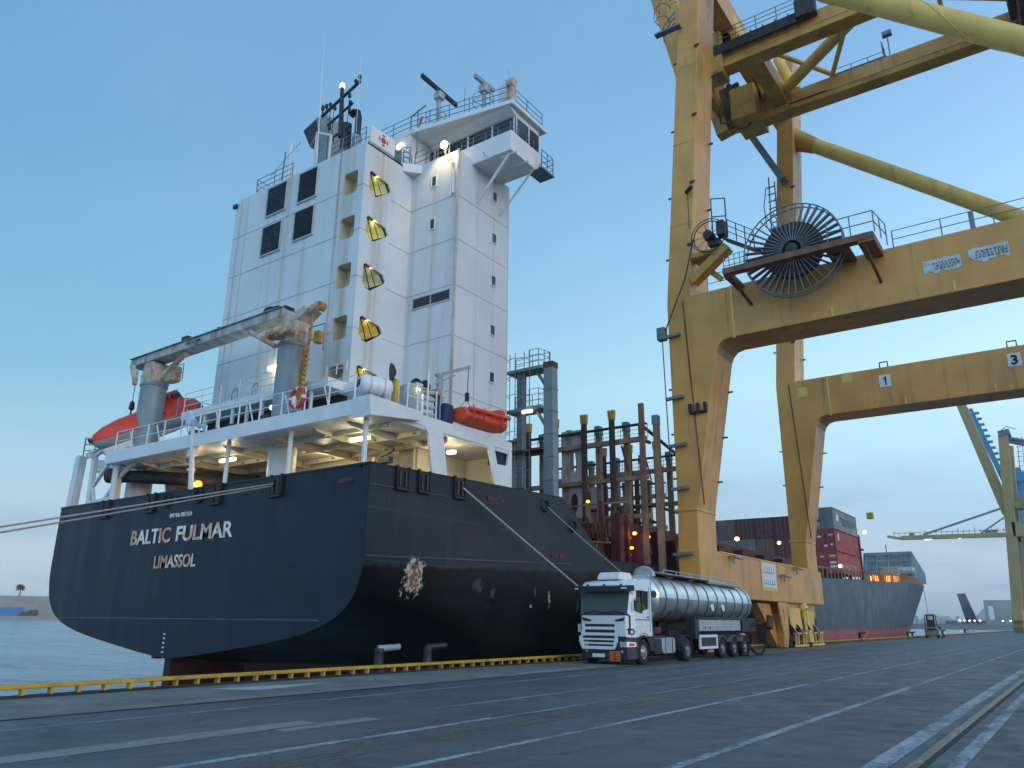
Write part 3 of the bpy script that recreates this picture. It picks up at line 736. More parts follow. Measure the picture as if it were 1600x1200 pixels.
tw.prism([(FX0, FY0), (FX1, FY0), (FX1, FY1-.35), (FX1-.35, FY1), (FX0, FY1)], 'Z', 8.97, 24.0)
tw.mat(1)
for z in (11.5, 14.2, 16.74, 19.15, 21.5):
    tw.box(AX0, -26.3, AY0-.014, AY0-.001, z-.02, z+.02); tw.box(-25.28, AX1+.012, AY0-.014, AY0-.001, z-.02, z+.02); tw.box(AX1+.001, AX1+.014, AY0, 22.7, z-.02, z+.02); tw.box(AX1+.001, AX1+.014, 24.22, AY1, z-.02, z+.02)
    tw.box(AX1, FX1+.012, FY0-.014, FY0-.001, z-.02, z+.02); tw.box(FX1+.001, FX1+.014, FY0, FY1-.36, z-.02, z+.02)
tower = tw.build('accommodation_tower', [mt['tower'], mt['seam']], ship, recalc=True)
pc = MB(); pc.box(FX1-.05, FX1+.05, FY0-.05, FY0+.05, 9, 24.05); pc.build('corner_trim', M('rust_stained_white', (.50, .47, .42), .5, var=.2, vsc=1.5, streak=(.40, .27, .12), amt=.8, sc=(2, 2, .25), lo=.46, hi=.62), ship)
# stairwell behind the openings: beige alcoves aft, angular yellow-tinted landing undersides to starboard
for k, (a, b) in enumerate(opz):
    al = MB(); x0, x1, yb_ = -26.34, -25.24, 23.05
    al.add([(x0, AY0+.101, a-.06), (x1, AY0+.101, a-.06), (x1, AY0+.101, b+.06), (x0, AY0+.101, b+.06), (x0, yb_, a-.06), (x1, yb_, a-.06), (x1, yb_, b+.06), (x0, yb_, b+.06)], [(0, 1, 5, 4), (1, 2, 6, 5), (2, 3, 7, 6), (3, 0, 4, 7), (4, 5, 6, 7)])
    al.build('alcove', mt['alcove'], ship, recalc=False)
    h = b-a; xs_ = -25.02
    tint = ((.66, .62, .24), (.74, .66, .22), (.46, .50, .26), (.66, .44, .07), (.66, .54, .16))[k]  # lamp glow on the landings is put into these yellow tints
    sm_ = M('landing_lit_yellow', tint, .55, var=.10, vsc=2.5, streak=tuple(c*.6 for c in tint), amt=.5, sc=(3, 3, 1.5))
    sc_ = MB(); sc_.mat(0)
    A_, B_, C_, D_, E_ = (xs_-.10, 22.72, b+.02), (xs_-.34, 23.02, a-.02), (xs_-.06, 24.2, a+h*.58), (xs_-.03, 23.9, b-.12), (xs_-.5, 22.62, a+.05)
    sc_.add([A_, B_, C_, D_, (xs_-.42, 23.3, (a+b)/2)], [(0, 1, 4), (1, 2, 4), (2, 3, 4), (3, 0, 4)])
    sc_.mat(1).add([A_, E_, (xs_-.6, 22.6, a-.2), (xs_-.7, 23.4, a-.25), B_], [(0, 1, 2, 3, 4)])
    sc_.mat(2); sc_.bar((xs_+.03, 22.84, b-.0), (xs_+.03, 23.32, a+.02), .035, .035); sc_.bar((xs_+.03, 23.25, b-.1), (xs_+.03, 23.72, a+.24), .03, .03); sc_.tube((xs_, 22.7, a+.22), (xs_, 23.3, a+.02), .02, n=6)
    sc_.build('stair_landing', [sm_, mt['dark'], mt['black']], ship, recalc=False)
    MB().box(-25.03, -24.99, 23.25, 23.33, b-.09, b-.06).build('stair_lamp', mt['tube_lamp'], ship)
    lamp_light('stair_light', (-25.0, 23.35, b-.16), (1.3, 1.7, .7, 1.3, 1.1)[k], (1, .9, .55), ship, .06)
# louvred panels
for (x0, x1, z0, z1) in ((-32.2, -30.68, 22.0, 23.62), (-29.65, -28.28, 21.98, 23.62), (-32.3, -30.8, 19.72, 21.32), (-29.72, -28.3, 19.85, 21.42)):
    m = MB(); m.mat(0).box(x0, x1, AY0-.04, AY0-.005, z0, z1)
    m.mat(1); m.box(x0-.07, x0, AY0-.09, AY0-.002, z0-.07, z1+.07); m.box(x1, x1+.07, AY0-.09, AY0-.002, z0-.07, z1+.07); m.box(x0, x1, AY0-.09, AY0-.002, z1, z1+.07); m.box(x0, x1, AY0-.09, AY0-.002, z0-.07, z0)
    n = 16; m.mat(2 if x0 < -30.5 else 0)
    for i in range(n):
        zz = z0+(z1-z0)*(i+.5)/n
        m.bar((x0, AY0-.055, zz), (x1, AY0-.055, zz), .05, .012, (0, .7, .7))
    m.build('louvre_panel', [mt['louvre'], mt['seam'], M('chipped_louvre', (.03, .045, .065), .5, var=.6, vsc=6, streak=(.20, .24, .28), amt=.8, sc=(7, 7, 7), lo=.56, hi=.64)], ship)
def tower_window(p0, ax, w_, h_):
    m = MB(); x, y, z = p0
    if ax == 'Y':
        m.mat(0).box(x-w_/2, x+w_/2, y-.02, y-.004, z-h_/2, z+h_/2)
        m.mat(1); m.box(x-w_/2-.05, x-w_/2, y-.05, y-.002, z-h_/2-.05, z+h_/2+.05); m.box(x+w_/2, x+w_/2+.05, y-.05, y-.002, z-h_/2-.05, z+h_/2+.05); m.box(x-w_/2, x+w_/2, y-.05, y-.002, z+h_/2, z+h_/2+.05); m.box(x-w_/2, x+w_/2, y-.05, y-.002, z-h_/2-.05, z-h_/2)
    else:
        m.mat(0).box(x+.004, x+.02, y-w_/2, y+w_/2, z-h_/2, z+h_/2)
        m.mat(1); m.box(x+.002, x+.05, y-w_/2-.05, y-w_/2, z-h_/2-.05, z+h_/2+.05); m.box(x+.002, x+.05, y+w_/2, y+w_/2+.05, z-h_/2-.05, z+h_/2+.05); m.box(x+.002, x+.05, y-w_/2, y+w_/2, z+h_/2, z+h_/2+.05); m.box(x+.002, x+.05, y-w_/2, y+w_/2, z-h_/2-.05, z-h_/2)
    return m.build('window', [mt['glass_teal'], WC], ship)
for z in (22.78, 20.37, 18.0, 15.33, 12.9): tower_window((FX1, 28.65, z), 'X', .34, .5)
for z in (22.72, 20.32): tower_window((-23.33, FY0, z), 'Y', .27, .52)
m = MB(); m.mat(0).box(-24.36, -22.08, FY0-.03, FY0-.004, 16.02, 16.5); m.mat(1).box(-23.25, -23.21, FY0-.05, FY0-.03, 16.02, 16.5)
for a in ((-24.42, -22.02, 15.96, 16.02), (-24.42, -22.02, 16.5, 16.56)): m.box(a[0], a[1], FY0-.05, FY0-.003, a[2], a[3])
m.build('vent_grille', [mt['louvre'], mt['seam']], ship)
# pipes and brackets on the walls
pp = MB(); pp.path([(-22.35, FY0-.08, 23.55), (-22.15, FY0-.1, 23.5), (-22.15, FY0-.1, 22.6), (-22.15, FY0-.1, 21.5)], .045); pp.box(-22.05, -21.95, FY0-.12, FY0-.002, 21.6, 22.9)
pp.build('drain_pipe', WC, ship)
# upper deck apron round the foot of the tower
ap = MB(); ap.box(-35.4, -24.6, 20.95, 22.34, 11.0, 11.42); ap.box(-24.87, -23.4, 21.8, 25.6, 10.9, 11.3)
ap.build('upper_deck_apron', WC, ship, bevel=.02)
ap = MB(); ap.box(-34.8, -24.9, 22.1, 22.34, 8.99, 10.99); ap.build('house_front', mt['dark'], ship)
ap = MB()
for i in range(9): ap.box(-34.6+i*1.1, -34.48+i*1.1, 21.0, 21.12, 9.0, 11.0)
ap.build('apron_pillar', WC, ship)
gr = MB()
for i in range(11): gr.box(-34.0+i*.85, -33.45+i*.85, 19.6+.2*(i % 2), 20.4, 9.0, 9.55+.25*((i*7) % 3)/2)
gr.build('deck_stores', [mt['dark']], ship, bevel=.04)
rl = MB(); rl.rail([(-35.3, 21.0, 11.42), (-26.4, 21.0, 11.42)], .95, 3, .018, 1.5, .026); rl.rail([(-26.2, 22.2, 12.0), (-24.9, 22.2, 12.0)], .5, 2, .018, .6, .03); rl.build('apron_railing', WC, ship)
hk = MB()
for x in (-33.2, -31.6, -29.2): hk.path([(x, 22.3, 11.5), (x, 22.2, 12.3), (x+.15, 22.2, 12.55), (x+.4, 22.2, 12.55), (x+.5, 22.2, 12.3), (x+.5, 22.3, 11.5)], .03)
hk.build('wall_hoop', mt['galv'], ship)
mb = MB(); mb.box(-30.35, -29.6, AY0-.3, AY0-.02, 13.0, 13.22); mb.build('wall_lamp', mt['tube_lamp'], ship, bevel=.03)
lamp_light('wall_light', (-30, AY0-.5, 13.1), 16, (1, .9, .5), ship)
mb = MB(); mb.lathe([(.05, 0), (.16, .05), (.16, .14)], (-27.2, 20.3, 10.35), (0, -.4, -1), 12); mb.build('apron_lamp', mt['tube_lamp'], ship, smooth=40)
bl = MB(); bl.box(-35.2, -34.9, 22.2, 22.34, 23.4, 23.62); bl.build('wall_fitting', mt['dark'], ship)
# mid house to starboard behind the raft
mh = MB(); mh.box(-24.8, -22.0, 23.2, 25.6, 8.99, 10.85); mh.build('side_house', WH, ship)
# ---- rails, funnel gear and mast on the aft block
rl = MB(); rl.rail([(-33.6, 25, ZT), (-33.6, 22.5, ZT), (-30.6, 22.5, ZT)], .95, 3, .02, 1.2, .028); rl.rail([(-27.6, 22.5, ZT), (-25.1, 22.5, ZT)], .95, 3, .02, .9, .028); rl.rail([(-24.95, 24.4, ZT), (-24.95, 25.6, ZT)], .95, 3, .02, .8, .028)
rl.tube((-31.6, 22.6, ZT), (-31.5, 22.6, ZT+2.0), .04); rl.tube((-32.6, 22.6, ZT+.9), (-30.4, 22.7, ZT+2.3), .015)
rl.build('tower_top_railing', mt['galv'], ship)
vt = MB(); vt.prism([(-31.5, ZT), (-30.45, ZT), (-30.1, 26.6), (-30.0, 27.6), (-30.25, 28.5), (-30.75, 29.1), (-31.1, 29.0), (-31.55, 28.3), (-31.35, 27.2)], 'Y', 24.4, 25.5)
vt.build('exhaust_cowl', M('sooty_grey_paint', (.25, .28, .29), .55, var=.2, streak=(.09, .10, .11), amt=.6), ship, bevel=.08)
vt = MB(); vt.prism([(-32.45, 28.6), (-31.2, 29.05), (-30.95, 27.95), (-31.75, 27.2)], 'Y', 24.3, 25.6); vt.build('cowl_hood', mt['grey_post'], ship, bevel=.05)
vt = MB(); vt.prism([(-32.40, 28.5), (-31.35, 28.85), (-31.15, 28.05), (-31.75, 27.35)], 'Y', 24.27, 24.3); vt.build('cowl_mouth', mt['dark'], ship)
MB().tube((-31.6, 23.0, ZT), (-31.6, 23.0, 26.6), .10).build('vent_pipe', WC, ship)
ms = MB(); ms.tube((-27.75, 23.5, 24.9), (-27.75, 23.5, 26.6), .30, .26, n=14); ms.tube((-27.95, 23.3, 25.8), (-28.15, 23.3, 28.95), .15, .10, n=10)
ms.bar((-29.65, 23.3, 27.75), (-26.75, 23.3, 28.75), .12, .12); ms.bar((-29.1, 23.3, 26.95), (-27.2, 23.3, 27.6), .1, .1); ms.bar((-28.8, 23.3, 26.0), (-27.2, 23.3, 26.2), .09, .09)
for (x, z, h) in ((-29.6, 27.8, .65), (-29.3, 27.9, .5), (-29.0, 28.0, .35), (-26.8, 28.75, .4), (-27.1, 28.65, .35), (-27.5, 28.5, -.45), (-28.6, 28.1, -.35), (-28.9, 27.0, -.35), (-27.4, 27.5, -.45), (-27.4, 27.5, .3), (-28.6, 26.1, -.3), (-27.3, 26.1, -.3)):
    ms.tube((x, 23.3, z), (x, 23.3, z+h), .05 if abs(h) < .5 else .035, n=8); ms.tube((x, 23.3, z+h*.55), (x, 23.3, z+h*.95), .09, n=8)
for x in (-28.6, -27.45, -28.9): ms.tube((x, 23.25, ZT+.5), (x, 23.25, 27.9), .02, n=6)
ms.path([(-27.0, 23.6, 25.5), (-27.0, 23.6, 26.8), (-27.1, 23.6, 27.15), (-27.35, 23.6, 27.3), (-27.6, 23.6, 27.1)], .17, 10)
mast = ms.build('signal_mast', mt['black'], ship, smooth=50)
MB().lathe([(.12, 0), (.13, .2), (.06, .28)], (-28.15, 23.3, 28.95), (0, 0, 1), 10).build('mast_lamp', mt['tail_lamp'], mast, smooth=40)
ex = MB(); ex.tube((-27.0, 23.6, ZT), (-27.0, 23.6, 25.6), .26, n=14); ex.tube((-27.75, 23.5, ZT), (-27.75, 23.5, 24.95), .32, n=14); ex.build('exhaust_pipe', mt['grey_post'], ship, smooth=40)
fr = MB()
for a, b in (((-29.25, 22.8, ZT), (-29.25, 22.8, 26.3)), ((-28.1, 22.8, ZT), (-28.1, 22.8, 25.7)), ((-29.25, 22.8, 26.3), (-28.1, 22.8, 25.7))): fr.bar(a, b, .1, .1)
fr.tube((-28.9, 22.7, ZT-.3), (-29.3, 22.7, 32.7), .035, .012, n=6)
fr.tube((-26.4, 23, ZT), (-26.5, 23, 30), .012, n=5)
fr.build('aerial_frame', WC, ship)
sg = MB(); sg.box(AX1-.03, AX1+.05, 22.56, 24.25, 23.95, 24.88)
sgn = sg.build('emblem_board', WC, ship, bevel=.01)
em = MB(); em.lathe([(.17, 0), (.17, .012)], (AX1+.05, 23.42, 24.42), (1, 0, 0), 20)
for k in range(4):
    a0 = PI/2*k
    pts = [(23.42+r_*math.cos(a0+d), 24.42+r_*math.sin(a0+d)) for r_, ds in ((.23, (-.38, -.13, .13, .38)), (.33, (.3, .1, -.1, -.3))) for d in ds]
    em.prism(pts, 'X', AX1+.051, AX1+.063)
em.build('emblem', mt['logo'], sgn)
# ---- bridge
BZ = 24.0
br = MB(); br.mat(0)
br.box(-40.4, -19.55, 27.35, 29.5, BZ, 26.3)
br.box(-27.6, -25.25, 25.75, 27.34, BZ, 26.3)
br.mat(1).box(-40.3, -19.54, 27.33, 29.51, 25.02, 26.0); br.box(-19.56, -19.53, 27.36, 29.5, 25.02, 26.0)
br.mat(0)
for x in (-24.9, -22.6, -21.0, -19.62): br.box(x-.05, x+.05, 27.30, 27.34, 25.0, 26.02)
for y in (27.4, 28.5, 29.45): br.box(-19.55, -19.51, y-.04, y+.04, 25.0, 26.02)
bridge = br.build('bridge', [WC, mt['glass']], ship)
rf = MB(); rf.prism([(-40.7, 26.75), (-34.5, 25.6), (-25.2, 25.7), (-19.28, 26.7), (-19.28, 29.85), (-40.7, 29.85)], 'Z', 26.31, 26.56)
rf.mat(0); rf.prism([(26.7, 26.3), (27.3, 26.02), (27.33, 26.3)], 'X', -25, -19.5)
roof = rf.build('bridge_roof', WC, ship, bevel=.04)
wb = MB(); wb.box(-22.6, -19.4, 26.75, 28.9, 23.72, 24.84)
wing = wb.build('bridge_wing', WC, ship, bevel=.03)
rl = MB(); rl.rail([(-22.6, 26.8, 24.84), (-19.45, 26.8, 24.84), (-19.45, 28.85, 24.84)], .5, 2, .016, .8, .022); rl.build('wing_railing', mt['galv'], ship)
wp = MB(); wp.box(-19.9, -19.0, 28.9, 30.1, 23.68, 23.78); wp.rail([(-19.05, 28.95, 23.78), (-19.05, 30.05, 23.78), (-19.9, 30.05, 23.78)], 1.0, 3, .02, .6, .028); wp.build('wing_platform', mt['galv'], ship)
sr = MB(); sr.tube((-19.6, 26.95, 23.7), (-21.8, 27.2, 21.72), .075, n=8); sr.tube((-19.5, 28.85, 23.7), (-21.8, 29.1, 21.86), .06, n=8)
for y in (27.0, 28.0, 28.8): sr.bar((-20.2, y, 23.66), (-19.2, y, 23.66), .06, .1)
sr.bar((-20.9, 26.7, 23.95), (-20.9, 26.45, 24.0), .08, .08); sr.bar((-22.1, 26.7, 23.95), (-22.1, 26.4, 24.0), .1, .1)
sr.build('wing_strut', WC, ship)
rl = MB(); rl.rail([(-24.8, 25.7, BZ), (-22.45, 25.7, BZ)], .95, 3, .02, .8, .028); rl.rail([(-25.2, 24.75, BZ), (-24.6, 25.1, BZ)], .9, 3, .02, .6, .028); rl.build('bridge_deck_railing', mt['galv'], ship)
bp = MB(); bp.prism([(-24.87, 24.9), (-24.2, 25.64), (-24.87, 25.64)], 'Z', 23.5, 23.98); bp.build('corner_platform', WC, ship)
rl = MB(); rl.rail([(-33, 25.8, 26.56), (-25.4, 25.85, 26.56), (-19.5, 26.85, 26.56), (-19.5, 29.7, 26.56)], .95, 3, .02, 1.2, .026)
for cx, cy in ((-24.2, 26.5), (-21.2, 26.75)):
    for z in (27.1, 27.45):
        rl.path([(cx+.55*math.cos(2*PI*i/20), cy+.55*math.sin(2*PI*i/20), z) for i in range(20)], .018, 5, True)
rl.tube((-22.4, 26.7, 26.5), (-22.4, 26.7, 28.6), .015, n=5); rl.tube((-19.9, 27.2, 26.5), (-19.9, 27.2, 28.9), .012, n=5)
rl.build('roof_railing', mt['galv'], ship)
gm = MB(); gm.tube((-24.8, 25.8, 24.9), (-24.85, 25.8, 27.7), .035, n=6); gm.bar((-25.35, 25.8, 27.45), (-24.3, 25.8, 27.75), .05, .06); gm.tube((-25.3, 25.8, 27.45), (-25.25, 25.8, 24.9), .012, n=5); gm.tube((-23.6, 25.9, 26.5), (-23.65, 25.9, 28.6), .015, n=5)
gm.build('halyard_mast', mt['galv'], ship)
MB().grid([[(-24.62, 25.78, 27.2), (-24.5, 25.74, 27.05), (-24.42, 25.8, 27.15)], [(-24.72, 25.78, 26.75), (-24.62, 25.74, 26.6), (-24.5, 25.78, 26.85)], [(-24.7, 25.78, 26.6), (-24.66, 25.76, 26.5), (-24.6, 25.78, 26.62)]]).build('signal_pennant', mt['red'], ship)
def radar(x, y, zb, zt, half, ang, mname):
    m = MB(); m.mat(0).tube((x, y, zb), (x, y, zt-.4), .13, .10, n=12); m.box(x-.22, x+.22, y-.22, y+.22, zt-.45, zt-.05)
    m.mat(1); d = Vector(ang)*half; m.bar(Vector((x, y, zt+.12))-d, Vector((x, y, zt+.12))+d, .16, .24)
    return m.build('radar_scanner', [mt['jib'], mname], ship, bevel=.02)
radar(-24.02, 26.5, 26.5, 28.85, 1.5, (-.03, 1, 0), mt['black']); radar(-21.1, 26.7, 26.5, 28.15, .76, (.05, 1, 0), mt['steel'])
bxs = MB(); bxs.box(-20.35, -19.75, 26.9, 27.3, 26.9, 27.9); bxs.box(-20.1, -20.0, 27, 27.1, 26.5, 26.9); bxs.build('roof_cabinet', WC, ship, bevel=.05)
sl = MB(); sl.lathe([(.17, 0), (.24, .3), (.2, .9), (.1, 1.0)], (-19.55, 27.0, 26.55), (0, 0, 1), 12); sl.tube((-19.75, 26.95, 27.75), (-19.35, 26.95, 27.75), .25, n=14); sl.build('roof_searchlight', mt['rustcream'], ship, smooth=40)
fl = MB(); fl.mat(0).tube((-22.62, 25.6, 24), (-22.62, 25.6, 24.5), .04); fl.mat(1).lathe([(.06, 0), (.2, .06), (.2, .16)], (-22.62, 25.58, 24.5), (0, -1, -.1), 16); fl.build('floodlight', [mt['galv'], mt['flood']], ship, smooth=50)
fd = bpy.data.lights.new('flood_light', 'SPOT'); fd.energy = 230; fd.color = (1, .70, .28); fd.spot_size = R(105); fd.spot_blend = .6; fd.shadow_soft_size = .1
fo = bpy.data.objects.new('flood_light', fd); COL.objects.link(fo); fo.parent = ship; fo.location = Vector((-22.5, 25.1, 24.5))-ship.location; fo.rotation_euler = Vector((.05, -.45, 1)).to_track_quat('Z', 'Y').to_euler()
mb = MB(); mb.box(-26.3, -25.75, 25.62, 25.74, 25.75, 25.92); mb.build('bridge_door_lamp', mt['tube_lamp'], ship, bevel=.02)
MB().box(-26.4, -25.85, 25.70, 25.76, 24.0, 25.6).build('bridge_door', M('teal_door', (.06, .17, .2), .5), ship)
lamp_light('bridge_door_light', (-26, 25.3, 25.4), 3, (1, .9, .6), ship)

# ---- provision cranes on the poop
def crane_post(x, r_, zt):
    m = MB(); m.tube((x, 20.3, 8.98), (x, 20.3, zt), r_, n=32); m.tube((x, 20.3, zt), (x, 20.3, zt+.12), r_*1.07, n=32); return m
for x, r_, zt in ((-37.15, .63, 12.85), (-26.3, .62, 12.82)):
    crane_post(x, r_, zt).build('crane_post', mt['grey_post'], ship, smooth=40)
jb = MB(); jb.bar((-39.0, 20.25, 14.34), (-26.7, 20.25, 14.48), .8, .38); jb.bar((-39.0, 20.25, 14.57), (-26.7, 20.25, 14.71), 1.0, .03)
jib = jb.build('provision_jib', mt['jib'], ship, bevel=.03)
hd = MB(); hd.prism([(-37.6, 12.95), (-36.6, 12.95), (-36.5, 13.9), (-36.8, 14.1), (-37.4, 14.1), (-37.7, 13.4)], 'Y', 19.8, 20.8); hd.prism([(-38.6, 14.1), (-38.2, 14.1), (-37.7, 12.95), (-38.0, 12.95)], 'Y', 19.6, 19.75); hd.box(-36.3, -35.6, 20.3, 20.8, 13.0, 13.8)
hd.tube((-36.1, 19.9, 13.0), (-34.2, 20.1, 14.1), .13, n=10)
hd.build('slewing_head', mt['rustcream'], ship, bevel=.04)
rm = MB(); rm.prism([(-26.8, 12.9), (-25.8, 12.9), (-25.5, 13.4), (-25.7, 13.9), (-25.0, 14.3), (-25.3, 14.5), (-26.0, 14.2), (-26.5, 14.5), (-26.8, 13.8)], 'Y', 19.9, 20.7)
for i in range(7): rm.lathe([(.16, 0), (.16, .5)], (-26.6+i*.22, 19.45+.1*(i % 3), 13.1+.2*((i*5) % 5)), (.3, -1, .2*(i % 2)), 10)
rm.tube((-29.1, 20.0, 14.1), (-27.0, 19.9, 12.95), .12, n=10)
rm.bar((-25.6, 20.2, 14.2), (-24.6, 20.2, 14.45), .35, .3)
rm.build('slewing_head', mt['rustcream'], ship, bevel=.03)
bw = MB()
for p in ((-27.9, 20.2, 14.85), (-28.2, 20.3, 14.95), (-27.5, 20.2, 14.8)): bw.lathe([(.12, -.3), (.26, -.1), (.26, .1), (.12, .3)], p, (1, .2, .1), 12)
bw.box(-27.3, -26.7, 20.0, 20.5, 14.7, 14.85); bw.box(-34.7, -34.2, 20.0, 20.4, 14.75, 15.0); bw.box(-31.9, -31.7, 20.1, 20.3, 14.8, 14.95)
bw.build('jib_winch', mt['black'], ship, smooth=50)
hc = MB(); hc.tube((-38.95, 20.25, 14.1), (-38.95, 20.25, 12.4), .02, n=5); hc.tube((-38.8, 20.25, 14.1), (-38.8, 20.25, 13.3), .015, n=5); hc.lathe([(.05, 0), (.15, .08), (.12, .4), (.05, .5)], (-38.95, 20.25, 11.9), (0, 0, 1), 10); hc.path([(-38.95, 20.25, 11.9), (-39.0, 20.25, 11.2), (-39.05, 20.25, 10.0)], .05)
hc.build('jib_hook', mt['black'], ship)
hb = MB()
for k, (x, z0, z1) in enumerate(((-24.85, 12.6, 10.2), (-25.1, 12.4, 9.9), (-24.65, 13.9, 12.6))): hb.path([(x, 19.9, z0), (x-.05, 19.9, (z0+z1)/2), (x-.1, 19.9, z1)], .09-.02*k, 8)
for i in range(8): hb.lathe([(.09, 0), (.09, .09)], (-24.75-.02*i, 19.85, 12.3-i*.2), (1, 0, 0), 8)
hb.lathe([(.2, -.16), (.2, .16)], (-24.55, 20.2, 14.35), (0, 1, 0), 14)
hb.box(-24.5, -24.2, 19.9, 20.2, 12.6, 13.1)
hb.build('hook_block', mt['rustyellow'], ship)
rl = MB(); rl.rail([(-25.2, 20.2, 12.3), (-24.2, 20.2, 12.3)], 1.2, 2, .025, .9, .03); rl.rail([(-36.0, 20.5, 12.9), (-35.0, 20.5, 12.9)], .9, 2, .02, .9, .025); rl.build('crane_ladder', mt['galv'], ship)
text_mb('SWL 4T 12M', .2, (-33.2, 19.735, 14.3), XR, ZU, .01, .006, 1.1).build('load_lettering', mt['ink'], ship)

# ---- stern frame carrying the free-fall lifeboat
ff = MB()
ff.bar((-40.45, 18.8, 6.6), (-40.5, 18.9, 9.4), .40, .42, (0, 1, 0))
ff.bar((-40.5, 19.6, 9.02), (-35.9, 23.5, 8.75), .4, .62)
for a, b, s_ in (((-38.75, 18.8, 6.6), (-38.9, 18.8, 9.2), .24), ((-36.3, 18.8, 6.6), (-36.55, 18.8, 9.5), .28), ((-38.6, 18.8, 7.7), (-36.9, 18.9, 9.4), .16), ((-36.3, 18.8, 7.9), (-35.0, 18.9, 8.7), .16), ((-38.9, 18.8, 9.2), (-37.3, 18.9, 9.9), .16), ((-38.7, 18.8, 7.7), (-38.25, 18.8, 6.85), .14), ((-37.5, 18.8, 6.8), (-36.5, 18.8, 7.7), .16), ((-38.9, 18.8, 6.85), (-36.2, 18.8, 6.95), .2)):
    ff.bar(a, b, s_, s_, (0, 1, 0))
# sloping rails under the boat
for x in (-38.9, -37.3): ff.bar((x, 18.4, 9.15), (x, 23.2, 11.9), .22, .3)
ff.build('launch_frame', WC, ship, bevel=.03)
rl = MB(); rl.rail([(-40.6, 19.0, 9.42), (-40.6, 21.5, 9.42)], 1.0, 3, .018, 1.3, .03); rl.rail([(-40.6, 19.0, 9.42), (-38.4, 19.0, 9.3)], .9, 3, .018, 1.0, .03); rl.rail([(-35.9, 22.9, 11.42), (-35.9, 21.0, 11.42)], .9, 2, .02, .8, .03); rl.build('launch_railing', mt['galv'], ship)

# ---- davit for the rescue boat on the starboard side
dv = MB(); dv.mat(0).tube((-19.75, 22.55, 9.0), (-19.75, 22.55, 11.0), .17, .13, n=12); dv.bar((-19.75, 22.3, 10.95), (-19.5, 24.1, 11.75), .1, .14); dv.bar((-19.75, 22.3, 10.6), (-19.6, 23.3, 11.2), .06, .06)
dv.mat(1).tube((-19.75, 22.5, 10.1), (-19.75, 22.5, 11.1), .09, n=8); dv.box(-19.95, -19.6, 22.2, 22.75, 10.1, 10.35)
dv.mat(2).tube((-19.5, 24.05, 11.7), (-19.5, 24.0, 10.3), .018, n=5); dv.tube((-19.5, 24.0, 10.3), (-19.5, 23.4, 9.75), .012, n=5); dv.tube((-19.5, 24.0, 10.3), (-19.5, 24.6, 9.75), .012, n=5); dv.box(-19.56, -19.44, 23.93, 24.07, 10.25, 10.6)
dv.build('boat_davit', [mt['steel'], mt['rustcream'], mt['black']], ship)
MB().box(-20.0, -19.35, 22.5, 23.05, 9.0, 9.85).build('tarpaulin_locker', mt['bluecloth'], ship, bevel=.12, seg=3)
cl_ = MB(); cl_.tube((-19.7, 22.35, 9.1), (-19.7, 22.35, 10.15), .12, n=10); cl_.build('davit_cover', mt['bluecloth'], ship, smooth=40)
# winch, reels, lockers crowded on the starboard deck
sd_ = MB(); sd_.mat(0).lathe([(.3, 0), (.3, .05), (.12, .06), (.12, .5), (.3, .51), (.3, .56)], (-20.0, 21.4, 10.35), (0, 1, .1), 16); sd_.mat(1)
for z in (9.2, 9.5, 9.8, 10.1): sd_.tube((-20.2, 21.0, z), (-19.5, 22.0, z), .09, n=8)
sd_.box(-20.4, -19.5, 20.95, 21.3, 9.0, 10.3); sd_.mat(2); sd_.tube((-19.5, 21.6, 9.0), (-19.5, 21.6, 10.9), .035, n=6); sd_.tube((-19.5, 22.1, 9.0), (-19.5, 22.1, 10.2), .035, n=6); sd_.tube((-19.5, 21.3, 9.0), (-19.5, 21.3, 9.9), .05, n=6)
sd_.mat(3).box(-20.3, -20.1, 20.4, 20.6, 9.0, 10.4)
sd_.mat(0).lathe([(.08, 0), (.3, .1), (.36, .2)], (-20.2, 20.5, 10.7), (-.6, -.9, -.1), 14)
sd_.build('deck_winch', [mt['dark'], mt['jib'], WC, mt['tipyellow']], ship)
mb = MB(); mb.lathe([(.05, 0), (.1, .05), (.1, .12)], (-19.6, 21.15, 10.05), (.3, -1, -.2), 12); mb.build('deck_lamp', mt['tube_lamp'], ship, smooth=40)
lamp_light('deck_light', (-19.4, 20.9, 10.0), 6, (1, .85, .5), ship)

# ---- grey access tower and cell guides forward of the accommodation
gt = MB(); gt.mat(0)
gt.box(-21.42, -20.86, 32.7, 33.2, 4.5, 14.5); gt.mat(1).box(-21.44, -20.84, 32.68, 33.22, 14.4, 14.72); gt.mat(0)
gt.box(-23.2, -22.85, 32.8, 33.2, 4.5, 14.5)
for z in (12.35, 14.55): gt.box(-23.7, -21.43, 32.5, 33.5, z-.16, z); gt.bar((-21.5, 33, z-1.0), (-22.0, 33, z-.2), .14, .14)
gt.mat(1).box(-23.7, -21.43, 32.5, 33.5, 10.0, 10.12)
for z in (7.2, 8.4, 9.6, 10.8, 12, 13.2): gt.mat(0).box(-21.45, -20.83, 32.67, 33.23, z, z+.05)
gt.build('access_tower', [mt['grey_post'], mt['rust']], ship)
rl = MB()
for z in (12.35, 14.55): rl.rail([(-22.2, 32.5, z), (-21.6, 32.5, z), (-21.45, 33.4, z)], .95, 3, .016, .5, .022); rl.rail([(-23.7, 33.4, z), (-21.5, 33.4, z)], .95, 3, .016, .9, .022)
for x in (-23.5, -23.15, -22.55, -22.2): rl.tube((x, 32.55, 5), (x, 32.55, 15.5), .022, n=6)
for i in range(9):
    z = 7+i*1.0; rl.path([(-23.5, 32.5, z), (-23.4, 32.1, z), (-22.9, 31.95, z), (-22.4, 32.1, z), (-22.2, 32.5, z)], .018, 5)
